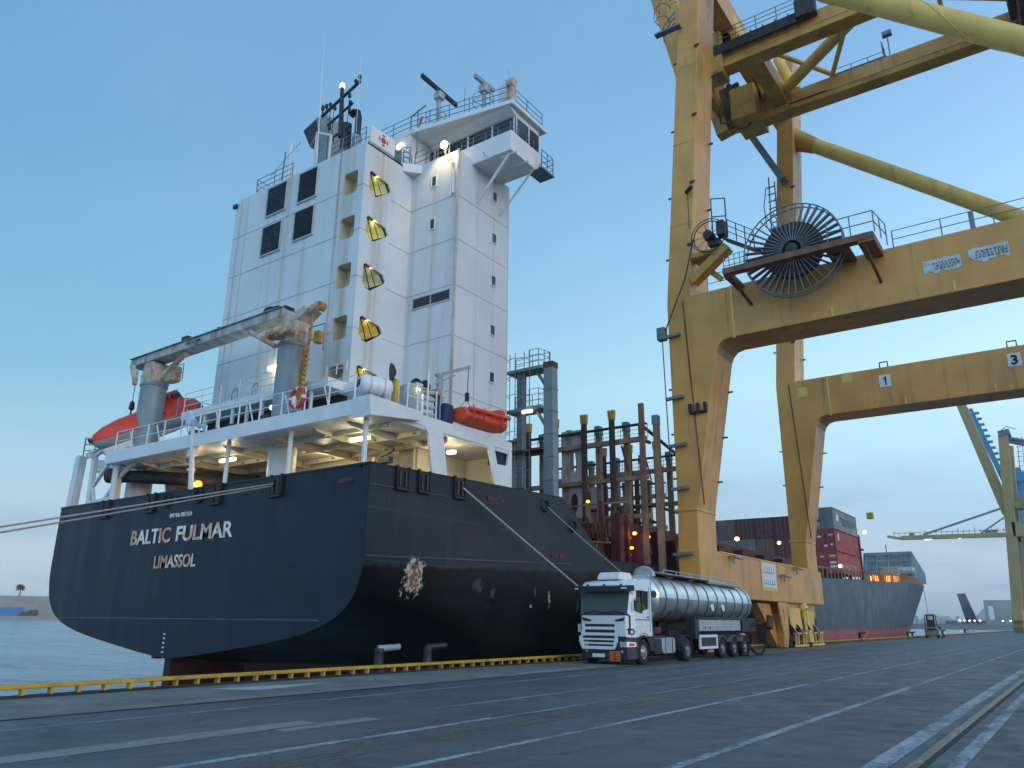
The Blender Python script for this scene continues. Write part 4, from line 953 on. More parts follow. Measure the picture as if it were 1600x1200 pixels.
for i in range(30): rl.tube((-23.15, 32.55, 5.2+i*.34), (-22.55, 32.55, 5.2+i*.34), .016, n=5)
rl.build('caged_ladder', mt['galv'], ship)
mb = MB(); mb.box(-22.6, -22.0, 32.4, 32.55, 12.03, 12.17); mb.build('platform_lamp', mt['tube_lamp'], ship)
def cell_row(y, xs, zt, plate=None, tops=None):
    m = MB()
    for k, x in enumerate(xs):
        z1 = zt+(.15 if k == 0 else 0)
        m.mat(4 if k == 0 else 0).box(x-.14, x+.14, y-.12, y+.12, 4.2, z1)
        if k or y < 45: m.mat(1).box(x+.34, x+.64, y+.75, y+1.1, 4.2, z1-1.15)
        m.mat(2).prism([(x-.18, z1-.55), (x+.18, z1-.55), (x+.22, z1), (x-.22, z1)], 'Y', y-.13, y+.13) if k else None
        if k or y < 45: m.mat(3).box(x+.30, x+.66, y+.7, y+1.12, z1-1.15, z1-.6)
    xa, xb = xs[0]+.15, xs[-1]-.3
    for z, mm, h in ((zt-.95, 0, .10), (zt-1.75, 1, .28), (zt-4.0, 1, .26), (zt-6.2, 1, .24), (zt-8.2, 0, .25)):
        m.mat(mm).box(xb, xa, y+.13, y+.40, z-h, z)
    m.mat(0)
    for z in (zt-2.0, zt-4.4, zt-6.6): m.bar((xs[0], y, z), (xs[0], y+1.0, z), .16, .16)
    o = m.build('cell_guide', [mt['rust2'], mt['tan'], mt['tipyellow'], mt['fcwall'], M('rusty_tan_post', (.20, .11, .075), .7, var=.35, vsc=1.5, streak=(.30, .20, .14), amt=.7, sc=(2, 2, .3))], ship)
    r_ = MB(); r_.rail([(xb, y+.45, zt-1.75), (xa, y+.45, zt-1.75)], .78, 3, .014, .6, .018); r_.build('guide_railing', mt['galv'], ship)
    return o
g1 = [-19.35, -21.3, -23.2, -25.25, -27.3, -29.3, -31.3]
cell_row(39.9, g1, 13.65)
for (xa, xb, col) in ((-25.08, -23.38, 'pink'), (-31.2, -27.4, 'pink')):
    m = MB(); m.holed([(xa, 4.2), (xb, 4.2), (xb, 12.9), (xa, 12.9)], [oval((xa+xb)/2, 10.9, .27, .62, 18), oval((xa+xb)/2, 8.4, .27, .62, 18)], 'Y', 40.32, 40.4); m.build('bulkhead_plate', mt[col], ship)
MB().prism(oval(-24.2, 8.4, .3, .66, 18), 'Y', 40.5, 40.6).build('dark_recess', mt['gap'], ship)
cell_row(46.3, [-19.55, -21.5, -23.45, -25.4, -27.4, -29.4], 13.0)
cell_row(50.2, [-23.0, -24.9, -26.8, -28.7], 12.0)
rnd = random.Random(21)
for i in range(34):
    x = -19.9-i*.27; y = (38.7, 42.0, 44.2)[i % 3]; zt_ = 6.6+rnd.random()*(2.2 if i % 4 else 3.6); wq = .06+.08*rnd.random()
    MB().box(x-wq, x+wq, y-wq, y+wq, 4.2, zt_).build('lashing_post', mt[rnd.choice(('rust', 'tan', 'maroon'))], ship)
for k, z in enumerate((5.4, 6.3, 7.3, 8.3)):
    MB().box(-29, -20, 43.0, 43.12, z-.07, z+.07).build('lashing_rail', mt['rust'], ship); MB().box(-28, -19.8, 38.9, 39.0, z-.35, z-.25).build('lashing_rail', mt['tan'], ship)
MB().box(-28.0, -25.5, 46.9, 47.0, 4.2, 10.5).build('bulkhead_plate', mt['pink'], ship)
# guide posts leaning tops and braces between rows
lk = MB(); lk.mat(0)
lk.bar((-19.35, 39.9, 12.5), (-19.55, 46.3, 11.5), .14, .14); lk.bar((-19.35, 39.9, 8.0), (-19.55, 46.3, 8.0), .14, .14); lk.bar((-19.55, 46.3, 11.4), (-19.55, 48.5, 11.2), .12, .12)
lk.bar((-21.0, 40.5, 11.6), (-20.6, 40.5, 10.0), .1, .1); lk.bar((-22.6, 46.9, 12.3), (-22.2, 46.9, 10.6), .08, .08)
for i in range(9): lk.bar((-20.0-i*1.05, 41.5+.4*(i % 3), 4.5), (-20.0-i*1.05, 41.5+.4*(i % 3), 7.2+1.1*((i*5) % 4)/2), .16, .16)
lk.build('guide_brace', mt['rust'], ship)
lk = MB()
for i, x in enumerate((-20.1, -20.9, -22.4)): lk.tube((x, 38.2, 5), (x, 38.2, 7.0-.3*i), .07, n=8); lk.box(x-.09, x+.09, 38.1, 38.3, 7.0-.3*i, 7.25-.3*i)
lk.build('sounding_pipe', [mt['tipyellow']], ship)
# hatch coamings and deck machinery along the starboard side
hcg = MB(); hcg.mat(0)
hcg.box(-40, -20.4, 36.4, 37.2, 4.1, 6.6); hcg.box(-20.6, -20.2, 37.2, 84, 4.2, 6.9)
for i in range(20): hcg.box(-20.25, -19.5, 37.4+i*2.3, 37.55+i*2.3, 4.2, 6.6-.3*(i % 2)); 
for i in range(8): hcg.box(-22.5-.2*i, -22.2-.2*i, 35.9, 36.4, 4.2, 6.9+.4*((i*3) % 4)/2)
hcg.box(-19.95, -19.4, 36.9, 37.3, 4.4, 7.1); hcg.box(-22.1, -21.6, 35.6, 36.1, 4.4, 7.3)
hcg.mat(1)
for i in range(14): hcg.box(-21.8+.16*i, -21.7+.16*i, 36.15, 36.35, 5.6+.2*(i % 3), 6.3+.3*((i*7) % 3))
hcg.mat(2).tube((-21.9, 36.2, 5.7), (-19.6, 36.2, 5.5), .05); hcg.tube((-21.4, 36.2, 5.5), (-21.4, 36.2, 4.8), .04); hcg.tube((-20.4, 36.2, 5.5), (-20.4, 36.2, 4.8), .04)
hcg.mat(3).box(-21.9, -21.6, 35.9, 36.05, 5.0, 5.3); hcg.lathe([(.15, 0), (.15, .3)], (-21.2, 36.1, 4.9), (0, 0, 1), 10)
hcg.build('hatch_coaming', [mt['maroon'], mt['rust'], mt['tan'], mt['steel']], ship)
for (x, y, z, s_) in ((-19.6, 39.0, 6.15, .14), (-19.6, 38.6, 5.35, .12), (-19.5, 40.5, 6.1, .12), (-21.7, 37.6, 7.9, .12)):
    MB().lathe([(s_*.5, 0), (s_, s_*.5), (s_*.6, s_*1.2)], (x, y, z), (0, 0, 1), 10).build('deck_work_lamp', mt['orange_lamp'], ship, smooth=40)
lamp_light('deck_work_light', (-19.4, 38.5, 6.2), 14, (1, .5, .12), ship, .1)
# side railing stanchions toward the bow
sr_ = MB()
yy = 62.0
while yy < 192:
    u = (yy-95)/(206-95); x = -30+(HB*(1-max(0, u)**1.45) if u > 0 else HB)
    sr_.box(x-.12, x-.02, yy-.09, yy+.09, zdeck(yy), zdeck(yy)+1.0)
    u2 = (yy+1.4-95)/(206-95); x2 = -30+(HB*(1-max(0, u2)**1.45) if u2 > 0 else HB)
    sr_.bar((x-.07, yy, zdeck(yy)+1.0), (x2-.07, yy+1.4, zdeck(yy+1.4)+1.0), .07, .07)
    yy += 1.4
sr_.build('bulwark_stanchion', mt['tan'], ship)
# forecastle wave breaker
fb = MB(); fb.mat(0)
fb.prism([(163.5, 9.0), (166.5, 14.9), (166.7, 14.9), (163.8, 9.0)], 'X', -34.2, -25.6)
for x in (-33.5, -31.6, -29.5, -27.4, -25.75): fb.prism([(163.45, 10.0), (166.4, 14.8), (165.9, 14.8), (162.9, 10.0)], 'X', x-.09, x+.09)
for k in range(4): fb.bar((-34.2, 163.7+.75*k, 10.6+1.25*k), (-25.6, 163.7+.75*k, 10.6+1.25*k), .12, .12)
fb.add([(-25.6, 163.7, 9.0), (-25.6, 166.6, 14.9), (-24.6, 172, 11), (-24.6, 172, 9.0)], [(0, 1, 2, 3)])
fb.tube((-30, 166.6, 14.8), (-30, 166.6, 16.3), .1)
fb.build('wave_breaker', mt['fcwall'], ship)
fx = MB(); fx.mat(0).box(-33, -26.6, 162.5, 163.2, 8.6, 8.75); 
for x in (-32.2, -30.3, -28.9, -27.0): fx.box(x-.2, x+.2, 162.4, 163, 8.7, 10.6)
fx.mat(1).lathe([(.7, 0), (.8, .3), (.8, 2.4), (.6, 2.8)], (-27.5, 161.5, 10.9), (1, 0, 0), 12)
fx.build('windlass', [mt['maroon'], mt['jib']], ship)
for x in (-32.0, -29.6, -28.0):
    MB().box(x-.75, x+.75, 163.0, 163.2, 9.1, 10.3).build('forecastle_glow_panel', mt['orange_lamp'], ship, smooth=40)  # glowing panels added to show the orange-lit rectangles under the wave breaker
    lamp_light('forecastle_light', (x, 161.7, 10.0), 260, (1, .42, .06), ship, .3)
for (x, y, z) in ((-19.3, 95.9, 11.4), (-19.6, 84.2, 7.0), (-25.3, 83.6, 9.5), (-23.5, 66.0, 8.3)):
    MB().lathe([(.08, 0), (.2, .1), (.14, .3)], (x, y, z), (0, 0, 1), 10).build('deck_work_lamp', mt['lamp'], ship, smooth=40)
lb = MB(); lb.mat(0); lb.bar((-20.2, 96.4, 5.5), (-20.2, 96.4, 11.3), .35, .5, (0, 1, 0)); lb.bar((-21.5, 96.4, 5.5), (-21.5, 96.4, 11.3), .35, .5, (0, 1, 0)); lb.box(-38, -19.8, 96.2, 97.0, 7.2, 7.4); lb.box(-38, -19.8, 96.2, 97.0, 9.6, 9.8)
lb.mat(1).box(-18.95, -18.3, 96.3, 96.9, 13.1, 13.8); lb.tube((-20.4, 96.6, 11), (-20.4, 96.6, 13.3), .03)
lb.build('lashing_bridge', [mt['maroon'], mt['tipyellow']], ship)

# ------------------------------------------------------------------ loose gear aboard
# free-fall lifeboat on its sloping frame
lb_t = thing('lifeboat', (0, 0, 0), 'enclosed orange lifeboat with grey underside, nose down on the stern frame', 'lifeboat')
def boat_rows(L_, prof):   # prof: list of (u along, half width, z bottom, z chine, z top, top half width)
    rows = []
    for u, hw, zb, zc, zt, tw_ in prof:
        rows.append([(0, u*L_, zb), (hw*.6, u*L_, zb+(zc-zb)*.25), (hw*.95, u*L_, zb+(zc-zb)*.7), (hw, u*L_, zc), (hw*.97, u*L_, zc+(zt-zc)*.25), (tw_, u*L_, zc+(zt-zc)*.75), (tw_*.6, u*L_, zt), (0, u*L_, zt+.02)])
    return rows
P = [(0, .05, .70, .86, .96, .03), (.04, .35, .40, .82, 1.15, .22), (.14, .75, .12, .78, 1.36, .5), (.3, 1.0, .0, .74, 1.52, .72), (.55, 1.08, .0, .74, 1.62, .78), (.72, 1.05, .02, .76, 1.7, .75), (.735, 1.05, .02, .76, 2.05, .6), (.86, 1.0, .08, .78, 2.1, .55), (.875, 1.0, .08, .78, 1.6, .6), (1.0, .85, .2, .8, 1.4, .5)]
rows = boat_rows(5.7, P)
up, lo_ = MB(), MB()
for sgn in (1, -1):
    rs = [[(x*sgn, y, z) for x, y, z in r_] for r_ in rows]
    lo_.grid([r_[:4] for r_ in rs]); up.grid([r_[3:] for r_ in rs])
    up.add(rs[-1][3:], [tuple(range(5))]); lo_.add(rs[-1][:4], [(0, 1, 2, 3)])
up.build('canopy', mt['orange'], lb_t, smooth=45); lo_.build('boat_hull', mt['boatgrey'], lb_t, smooth=40)
wnd = MB(); wnd.box(-.5, .5, 4.12, 4.2, 1.75, 1.98); wnd.prism([(4.3, 1.7), (4.8, 1.7), (4.75, 1.95), (4.35, 1.95)], 'X', .60, .72); wnd.prism(oval(3.3, 1.1, .18, .13, 10), 'X', .93, 1.0)
wnd.build('boat_window', mt['glass'], lb_t)
gl = MB(); gl.path([(1.0, .9, .9), (1.12, 2, .8), (1.16, 3.4, .8), (1.12, 5, .85)], .025, 5); gl.build('grab_line', mt['rope'], lb_t)
MB().lathe([(.04, 0), (.12, .05), (.05, .25)], (0, .0, .8), (0, -.5, 1), 8).build('tow_eye', mt['black'], lb_t)
lb_t.location = (-38.0, 18.5, 8.95); lb_t.rotation_euler = (R(29), 0, R(-3))
lb_t.scale = (1.03, 1.0, 1.0)

# open rescue boat hanging from its davit
rb_t = thing('rescue_boat', (0, 0, 0), 'small faded orange rescue boat slung from the davit on the starboard deck edge', 'boat')
P = [(0, .42, .15, .35, .62, .36), (.02, .52, .05, .35, .66, .45), (.25, .56, .0, .35, .68, .5), (.7, .54, .0, .36, .70, .46), (.88, .36, .1, .42, .80, .30), (1.0, .05, .45, .6, .9, .03)]
rows = boat_rows(3.3, P); bm_ = MB()
for sgn in (1, -1):
    rs = [[(x*sgn, y, z) for x, y, z in r_] for r_ in rows]; bm_.grid(rs); bm_.add(rs[0], [tuple(range(8))])
bm_.build('boat_hull', mt['orange2'], rb_t, smooth=35)
tb = MB(); tb.path([(.55, .05, .55), (.62, 1, .58), (.60, 2.3, .6), (.4, 2.95, .7), (.03, 3.35, .85), (-.4, 2.95, .7), (-.6, 2.3, .6), (-.62, 1, .58), (-.55, .05, .55)], .09, 8)
tb.build('fender_tube', mt['orange2'], rb_t, smooth=50)
tb = MB()
for y in (.25, .95, 2.2): tb.bar((.63, y, .1), (.63, y, .72), .05, .03, (1, 0, 0))
for y in (.5, 1.3, 1.8): tb.path([(.66, y, .5), (.7, y+.2, .4), (.66, y+.4, .5)], .018, 5)
tb.box(-.3, .3, 2.4, 2.8, .7, 1.0)
tb.build('grab_line', mt['orange'], rb_t)
rb_t.location = (-19.25, 23.15, 9.1); rb_t.rotation_euler = (R(1), 0, 0)

# life raft canister
rc = thing('life_raft_canister', (0, 0, 0), 'white barrel-shaped life raft canister with dark patch on its end, on the deck corner', 'life raft')
MB().lathe([(.02, -.78), (.22, -.76), (.33, -.66), (.36, -.5), (.36, -.03), (.385, -.03), (.385, .03), (.36, .03), (.36, .5), (.33, .66), (.22, .76), (.02, .78)], (0, 0, 0), (0, 1, 0), 24).build('canister_shell', WC, rc, smooth=40)
m = MB(); m.box(-.17, .17, -.79, -.762, -.14, .12); m.build('end_label', mt['ink'], rc)
m = MB()
for y in (-.32, .34): m.path([(.375*math.cos(a), y, .375*math.sin(a)) for a in [2*PI*i/20 for i in range(20)]], .022, 5, True)
m.build('strap', mt['alu'], rc)
m = MB(); m.tube((.3, -.35, -.3), (.3, -.2, -.75), .03); m.tube((-.3, -.35, -.3), (-.3, -.2, -.75), .03); m.tube((.3, .35, -.3), (.3, .3, -.75), .03); m.tube((-.3, .35, -.3), (-.3, .3, -.75), .03); m.box(-.35, .35, -.4, .4, -.78, -.72); m.build('cradle', mt['galv'], rc)
rc.location = (-20.0, 19.25, 9.78); rc.rotation_euler = (R(-4), 0, R(-24)); rc.scale = (1, .82, 1)

lbuoy = thing('lifebuoy', (0, 0, 0), 'red ring lifebuoy with white marking hung on the stern railing', 'lifebuoy')
m = MB(); m.path([(.36*math.cos(2*PI*i/28), 0, .36*math.sin(2*PI*i/28)) for i in range(28)], .085, 10, True); m.build('ring', M('lifebuoy_red', (.55, .05, .035), .5, var=.1), lbuoy, smooth=60)
for a0 in (0, 90, 180, 270): MB().path([(.36*math.cos(R(a0+d)), 0, .36*math.sin(R(a0+d))) for d in (-9, -3, 3, 9)], .09, 10).build('reflective_band', mt['cloth'], lbuoy, smooth=60)
m = MB(); m.lathe([(.05, -.18), (.09, -.1), (.09, .1), (.05, .18)], (-.08, -.08, -.12), (0, 0, 1), 10); m.build('buoy_light', WC, lbuoy)
lbuoy.location = (-22.9, 18.1, 9.52)

# limp flag
fl_ = MB(); rows = []
for i in range(13):
    u = i/12; r_ = []
    top = Vector((-30.05, 18.0, 10.12)).lerp(Vector((-28.35, 17.85, 9.15)), u**.9); bot = Vector((-29.95, 18.0, 9.45)).lerp(Vector((-28.5, 17.9, 9.02)), u)
    for j in range(8):
        v = j/7; q_ = top.lerp(bot, v); q_.y += .14*math.sin(u*8+v*3)*(.25+u*.8); q_.z -= .06*math.sin(u*10+v)*u; q_.x += .05*math.sin(v*5+u*6)
        r_.append(tuple(q_))
    rows.append(r_)
fl_.grid(rows); flag = fl_.build('flag', mt['cloth'], None, smooth=70); so = flag.modifiers.new('cloth', 'SOLIDIFY'); so.thickness = .012
tag(flag, 'pale crumpled flag drooping from the slanted staff above the stern', 'flag')

# containers
def cont_mat(name, c, var=.16): return M(name, c, .55, var=var, vsc=.6, streak=tuple(x*.45 for x in c), amt=.55, sc=(.9, .9, .18))
cm = {'grey': cont_mat('grey_container', (.20, .235, .24)), 'red': cont_mat('crimson_container', (.33, .045, .06)), 'red2': cont_mat('red_container', (.36, .06, .055)), 'maroon': cont_mat('maroon_container', (.105, .032, .045)), 'brown': cont_mat('brown_container', (.17, .10, .075)), 'teal': cont_mat('grey_green_container', (.16, .20, .20)), 'blue': cont_mat('navy_container', (.028, .055, .11)), 'blue2': cont_mat('bright_blue_container', (.02, .16, .42))}
CW, CH, CLn = 2.03, 2.21, 10.35
def container_mesh(mat, name='freight_container', label='', loc=(0, 0, 0), L_=CLn, grp='freight containers stacked on the ship'):
    t = thing(name, (0, 0, 0), label, 'container', grp)
    b = MB()
    def corr(side):      # corrugated side wall
        n = int(L_/.22); pts = []
        for i in range(n+1):
            y = .08+(L_-.16)*i/n; d = .0 if (i % 4) in (0, 1) else -.035
            pts.append((y, d))
        b.grid([[(side*(CW/2-.01)+side*d, y, z) for y, d in pts] for z in (.12, CH-.10)])
    corr(1); corr(-1)
    b.box(-CW/2+.02, CW/2-.02, .06, L_-.03, CH-.10, CH-.04)
    b.box(-CW/2+.05, CW/2-.05, .05, L_-.05, .10, .14)
    b.box(-CW/2+.05, CW/2-.05, L_-.08, L_-.05, .1, CH-.05)
    b.build('body', mat, t)
    f = MB()
    for x in (-CW/2, CW/2-.1):
        for y in (0, L_-.1): f.box(x, x+.1, y, y+.1, 0, CH)
        f.box(x, x+.1, .1, L_-.1, 0, .13); f.box(x+.02, x+.08, .1, L_-.1, CH-.11, CH-.01)
    f.box(-CW/2+.1, CW/2-.1, .0, .1, CH-.12, CH-.01); f.box(-CW/2+.1, CW/2-.1, .0, .1, .0, .13)
    f.build('corner_frame', mat, t)
    for x0, x1 in ((-CW/2+.1, -.01), (.01, CW/2-.1)):
        d = MB(); d.box(x0, x1, .03, .07, .13, CH-.12)
        for k in range(4): d.box(x0+.03, x1-.03, .015, .03, .2+k*.5, .55+k*.5)
        dd = d.build('door', mat, t)
        h = MB()
        for q in (.25, .75): h.tube((x0+(x1-x0)*q, .0, .12), (x0+(x1-x0)*q, .0, CH-.12), .018, n=6)
        h.build('lock_rod', mt['galv'], dd)
    t.location = loc
    return t
def ct(mat, label, i, tier, z0=6.55, y=85.2):
    return container_mesh(cm[mat], 'freight_container', label, (-20-CW/2-i*2.09, y, z0+tier*(CH+.03)))
c0 = ct('grey', 'grey container on top of the tallest stack, nearest the quay', 0, 2)
c1 = ct('red', 'crimson container under the grey one in the tallest stack', 0, 1)
c2 = ct('red2', 'bright red container at the bottom of the tallest stack, white lettering', 0, 0)
def mark(parent, mb, name, m): return mb.build(name, m, parent)
# faded lettering on the long sides and doors
mark(c0, text_mb('TRITON', 1.15, (-19.985, 88.4, 11.7), (0, 1, 0), ZU, .012, .02, 1.5, 'LEFT'), 'side_lettering', mt['fade'])
mark(c0, MB().box(-20.0, -19.985, 86.4, 87.3, 11.9, 12.6), 'side_label', mt['sign'])
mark(c1, MB().box(-20.0, -19.985, 86.2, 86.7, 9.9, 10.6), 'side_label', mt['sign'])
mark(c2, text_mb('HAMBURG SUD', .95, (-19.985, 86.6, 6.95), (0, 1, 0), ZU, .012, .02, .95, 'LEFT'), 'side_lettering', M('faded_white_lettering', (.5, .36, .35), .6, var=.25, vsc=4))
for c, pts in ((c0, [(-.5, 1.5, .16, .26), (-.5, .5, .12, .16)]), (c1, [(-.6, 1.45, .4, .2), (.55, 1.6, .45, .12), (.0, .5, .3, .22), (.6, .62, .24, .22)]), (c2, [(-.5, 1.65, .4, .12), (.55, 1.7, .6, .14), (.55, 1.05, .62, .2), (.55, .65, .6, .2)])):
    L0 = c.location
    b = MB()
    for x, z, w_, h_ in pts: b.box(L0.x+x-w_/2, L0.x+x+w_/2, L0.y-.01, L0.y+.012, L0.z+z-h_/2, L0.z+z+h_/2)
    b.build('door_label', mt['sign'], c)
spec = [(1, 3, ['maroon', 'maroon', 'maroon']), (2, 3, ['blue', 'maroon', 'maroon']), (3, 3, ['blue', 'brown', 'maroon']), (4, 3, ['blue', 'teal', 'maroon']), (5, 3, ['brown', 'teal', 'brown']), (6, 3, ['brown', 'brown', 'teal']), (7, 3, ['teal', 'teal', 'teal'])]
words = {'maroon': 'maroon', 'blue': 'navy', 'brown': 'rusty brown', 'teal': 'grey-green'}
ordn = ['', 'second', 'third', 'fourth', 'fifth', 'sixth', 'seventh', 'eighth']
tn = ['bottom', 'middle', 'topmost']
for i, n, cs in spec:
    for k in range(n):
        ct(cs[k], '%s container, %s of the %s stack counted from the quay side' % (words[cs[k]], tn[k], ordn[i]), i, k, z0=5.9)

# mooring lines
def rope(pts, label, r_=.05, sag=0.):
    a = Vector(pts[0]); b = Vector(pts[1]); P_ = []
    for i in range(25):
        t = i/24; p = a.lerp(b, t); p.z -= sag*4*t*(1-t); P_.append(p)
    o = MB().path(P_, r_, 7).build('mooring_rope', mt['rope'], None, smooth=60)
    return tag(o, label, 'rope', 'mooring ropes of the ship')
rope([(-24.1, 18.3, 6.42), (-15.3, -2.9, .62)], 'upper of two mooring ropes running left from the stern', .024, .0)
rope([(-24.2, 18.3, 6.34), (-15.4, -2.9, .48)], 'lower of two mooring ropes running left from the stern', .024, .02)
rope([(-19.0, 23.3, 6.5), (-17.8, 36.5, .5)], 'taut mooring rope slanting from the starboard bulwark down behind the truck', .045, .05)
rope([(-19.05, 29.4, 6.5), (-17.9, 45, .6)], 'slack grey mooring rope hanging from the round fairlead on the hull side', .025, .3)
rope([(-30, 204.5, 9.3), (-17.9, 124, .4)], 'thin mooring rope from the bow down to the quay behind the forklift', .06, .3)

# ------------------------------------------------------------------ quay crane
crane = thing('quay_crane', (-15.4, 46, 0), 'huge yellow ship-to-shore gantry crane straddling the quay above the tanker', 'crane')
CY, CL, CR = mt['crane'], mt['crane_light'], mt['crane_rust']
def leg(y0, y1, name):
    """tapered seaward leg, front and back faces at y0 / y1; outline in x,z"""
    pts = [(-15.95, 5.0), (-14.86, 5.0), (-14.84, 6.9), (-13.35, 14.75), (-13.2, 15.1), (-12.95, 15.35), (-12.6, 15.43), (-12.6, 18.2), (-14.50, 18.2), (-12.15, 45), (-13.35, 45), (-15.86, 18.0), (-15.86, 6.9)]
    m = MB(); m.prism(pts, 'Y', y0, y1); m.box(-15.98, -14.80, y0-.04, y1+.04, 6.85, 7.0)
    return m.build(name, CY, crane, bevel=.03)
for (y0, y1) in ((36.4, 38.75), (55.0, 57.35)):
    leg(y0, y1, 'portal_leg')
    MB().box(-12.6, 14.2, y0+.003, y1-.003, 15.43, 18.2).build('portal_beam', CY, crane, bevel=.03)
    m = MB()
    for x in (-12.3, ): m.box(x-.06, x+.06, y0-.05, y0, 15.35, 18.2)
    m.box(-2.5, -2.42, y0-.04, y0, 15.5, 15.95); m.box(-7.6, -7.5, y0-.04, y0, 15.45, 15.9)
    m.build('stiffener', CL, crane)
    MB().prism([(13.2, .0), (14.9, 0), (15.2, 15.4), (14.2, 18.2), (14.2, 40), (13.2, 40), (12.6, 18.2), (12.9, 15.4)], 'Y', y0, y1).build('landside_leg', CY, crane)
MB().box(-15.96, -14.83, 36.37, 58.0, 2.8, 5.02).build('sill_beam', CY, crane, bevel=.04)
m = MB(); m.box(-14.83, -14.80, 40.2, 40.26, 2.8, 5.02); m.box(-14.83, -14.8, 50.2, 50.25, 2.8, 5.02); m.box(-15.9, -14.80, 39.0, 54.9, 5.02, 5.08)
m.build('sill_seam', CL, crane)
MB().box(13.2, 14.9, 35.2, 58.3, .2, 2.6).build('sill_beam', CY, crane)
# bolted splices
for y0 in (36.4, 55.0):
    for x in (-9.4, -3.9, 1.6):
        m = MB(); m.box(x-.02, x+.02, y0-.008, y0-.001, 15.45, 18.18); m.build('weld_seam', CR, crane)
    for z in (22.5, 27.5, 32.5):
        xl = -15.86+(z-18)*.093; m = MB(); m.box(xl-.01, xl+1.34, y0-.010, y0-.001, z-.025, z+.025); m.build('weld_seam', CR, crane)
for y in (43.2, 46.6):
    MB().box(-14.83, -14.822, y-.02, y+.02, 2.82, 5.0).build('weld_seam', CR, crane)
# braces
def strut(a, b, r_, name='brace', mat=None):
    return MB().tube(a, b, r_, n=28).build(name, mat or mt['crane_light'], crane, smooth=40)
strut((-13.0, 37.6, 40.9), (12.6, 37.6, 17.4), .60)
strut((-12.9, 56.2, 38.4), (12.6, 56.2, 16.9), .56)
m = MB()
for t_ in (.06,): pass
d = (Vector((12.6, 37.6, 17.4))-Vector((-13.0, 37.6, 40.9)))
P_ = []
for i in range(90):
    t_ = .12+i/89*.5; p = Vector((-13, 37.6, 40.9))+d*t_; dn = d.normalized(); x = dn.cross(Vector((0, 1, 0))).normalized(); y = dn.cross(x); a = i*.13
    P_.append(p+(x*math.cos(a)+y*math.sin(a))*.605)
m.path(P_, .03, 5); m.build('spiral_strake', CL, crane)
m = MB(); m.tube((-13.2, 56.2, 38.5), (-11.4, 56.2, 37.1), .9, .58, n=24); m.build('brace_gusset', CR, crane, smooth=40)
# girders, boom hinge and boom
def girder(y, x0, x1, name):
    m = MB(); m.mat(0).box(x0, x1, y-.38, y+.38, 37.16, 38.25); m.mat(1).box(x0-.25, x1, y-.55, y+.55, 36.7, 37.16); m.mat(0).box(x0-.2, x1, y-.58, y+.58, 37.1, 37.2)
    return m.build(name, [CY, CR], crane, bevel=.02)
girder(43.4, -14.6, 34, 'trolley_girder'); girder(50.4, -14.9, 34, 'trolley_girder')
m = MB(); m.box(-14.2, -13.0, 36.4, 57.4, 39.6, 41.6); m.build('cross_beam', CY, crane); MB().box(13.2, 14.2, 36.4, 57.4, 38.0, 40.0).build('cross_beam', CY, crane)
for y in (43.4, 50.4):
    m = MB(); m.box(-14.0, -13.2, y-.3, y+.3, 38.65, 39.6); m.prism([(-14.9, 36.6), (-13.0, 38.6), (-13.6, 40), (-15.6, 39.6), (-16.3, 37.0)], 'Y', y-.3, y+.3); m.build('boom_hinge', CR, crane, bevel=.03)
for y in (43.4, 50.4):
    m = MB(); m.bar((-16.2, y, 36.9), (-20.6, y, 58), 1.0, 1.7, (1, 0, 0)); m.build('raised_boom', CY, crane, bevel=.03)
m = MB()
for k in range(7):
    t_ = .08+k*.14; x = -16.2-4.4*t_; z = 36.9+21.1*t_; m.box(x-.3, x+.3, 43.8, 50, z-.3, z+.3)
m.bar((-16.0, 43.8, 37.6), (-17.6, 50, 45), .25, .25); m.bar((-17.6, 43.8, 45), (-18.6, 50, 51), .25, .25)
m.build('boom_crosspiece', CY, crane)
m = MB(); m.box(-12.7, -11.7, 43.8, 50.0, 37.4, 38.75); m.box(-15.4, -13.6, 48.6, 51.6, 36.6, 39.2); m.box(-14.9, -13.8, 42.6, 44.0, 36.2, 39.5)
m.build('hinge_block', CR, crane, bevel=.05)
m = MB()
m.tube((-12.6, 43.6, 38.6), (-14.5, 43.6, 45), .42, n=20)
m.tube((-12.4, 50.2, 38.7), (-4.2, 43.6, 38.6), .40, n=20); m.tube((-4.2, 43.6, 38.6), (4.5, 50.2, 38.7), .40, n=20); m.tube((4.5, 50.2, 38.7), (12.4, 43.6, 38.6), .4, n=20)
m.tube((-12.2, 43.9, 38.9), (-8.6, 50.2, 39.0), .17, n=12); m.tube((-8.6, 50.2, 38.8), (-5.8, 43.8, 38.8), .17, n=12); m.tube((2.0, 43.9, 38.9), (4.4, 50.2, 39.0), .17, n=12); m.tube((-1.4, 43.5, 40.3), (6.5, 43.5, 38.6), .2, n=12); m.tube((-1.4, 50.2, 38.8), (-1.4, 43.5, 40.2), .14, n=12)
m.v = [(x, y, z-.42) for x, y, z in m.v]; m.build('girder_bracing', CL, crane, smooth=40)
m = MB(); m.tube((-12.9, 49.8, 38.5), (-13.9, 49.8, 43), .5, n=20); m.tube((-11.2, 50.6, 38.6), (-12.2, 50.6, 41.8), .35, n=16); m.build('apex_brace', CL, crane, smooth=40)
m = MB(); m.box(-14.3, -8.7, 42.55, 42.75, 37.6, 38.3)
for i in range(8): m.box(-14.2+i*.8, -14.12+i*.8, 42.5, 42.56, 37.5, 38.4)
m.box(-8.9, -7.7, 42.3, 42.9, 37.7, 39.0); m.bar((-7.7, 42.6, 38.8), (-6.2, 42.6, 41.2), .5, .12, (0, 0, 1))
for i in range(6): m.tube((-7.8+i*.3, 42.3, 38.9+i*.48), (-7.8+i*.3, 42.9, 38.9+i*.48), .04, n=6)
m.build('cable_tray', mt['dark'], crane)
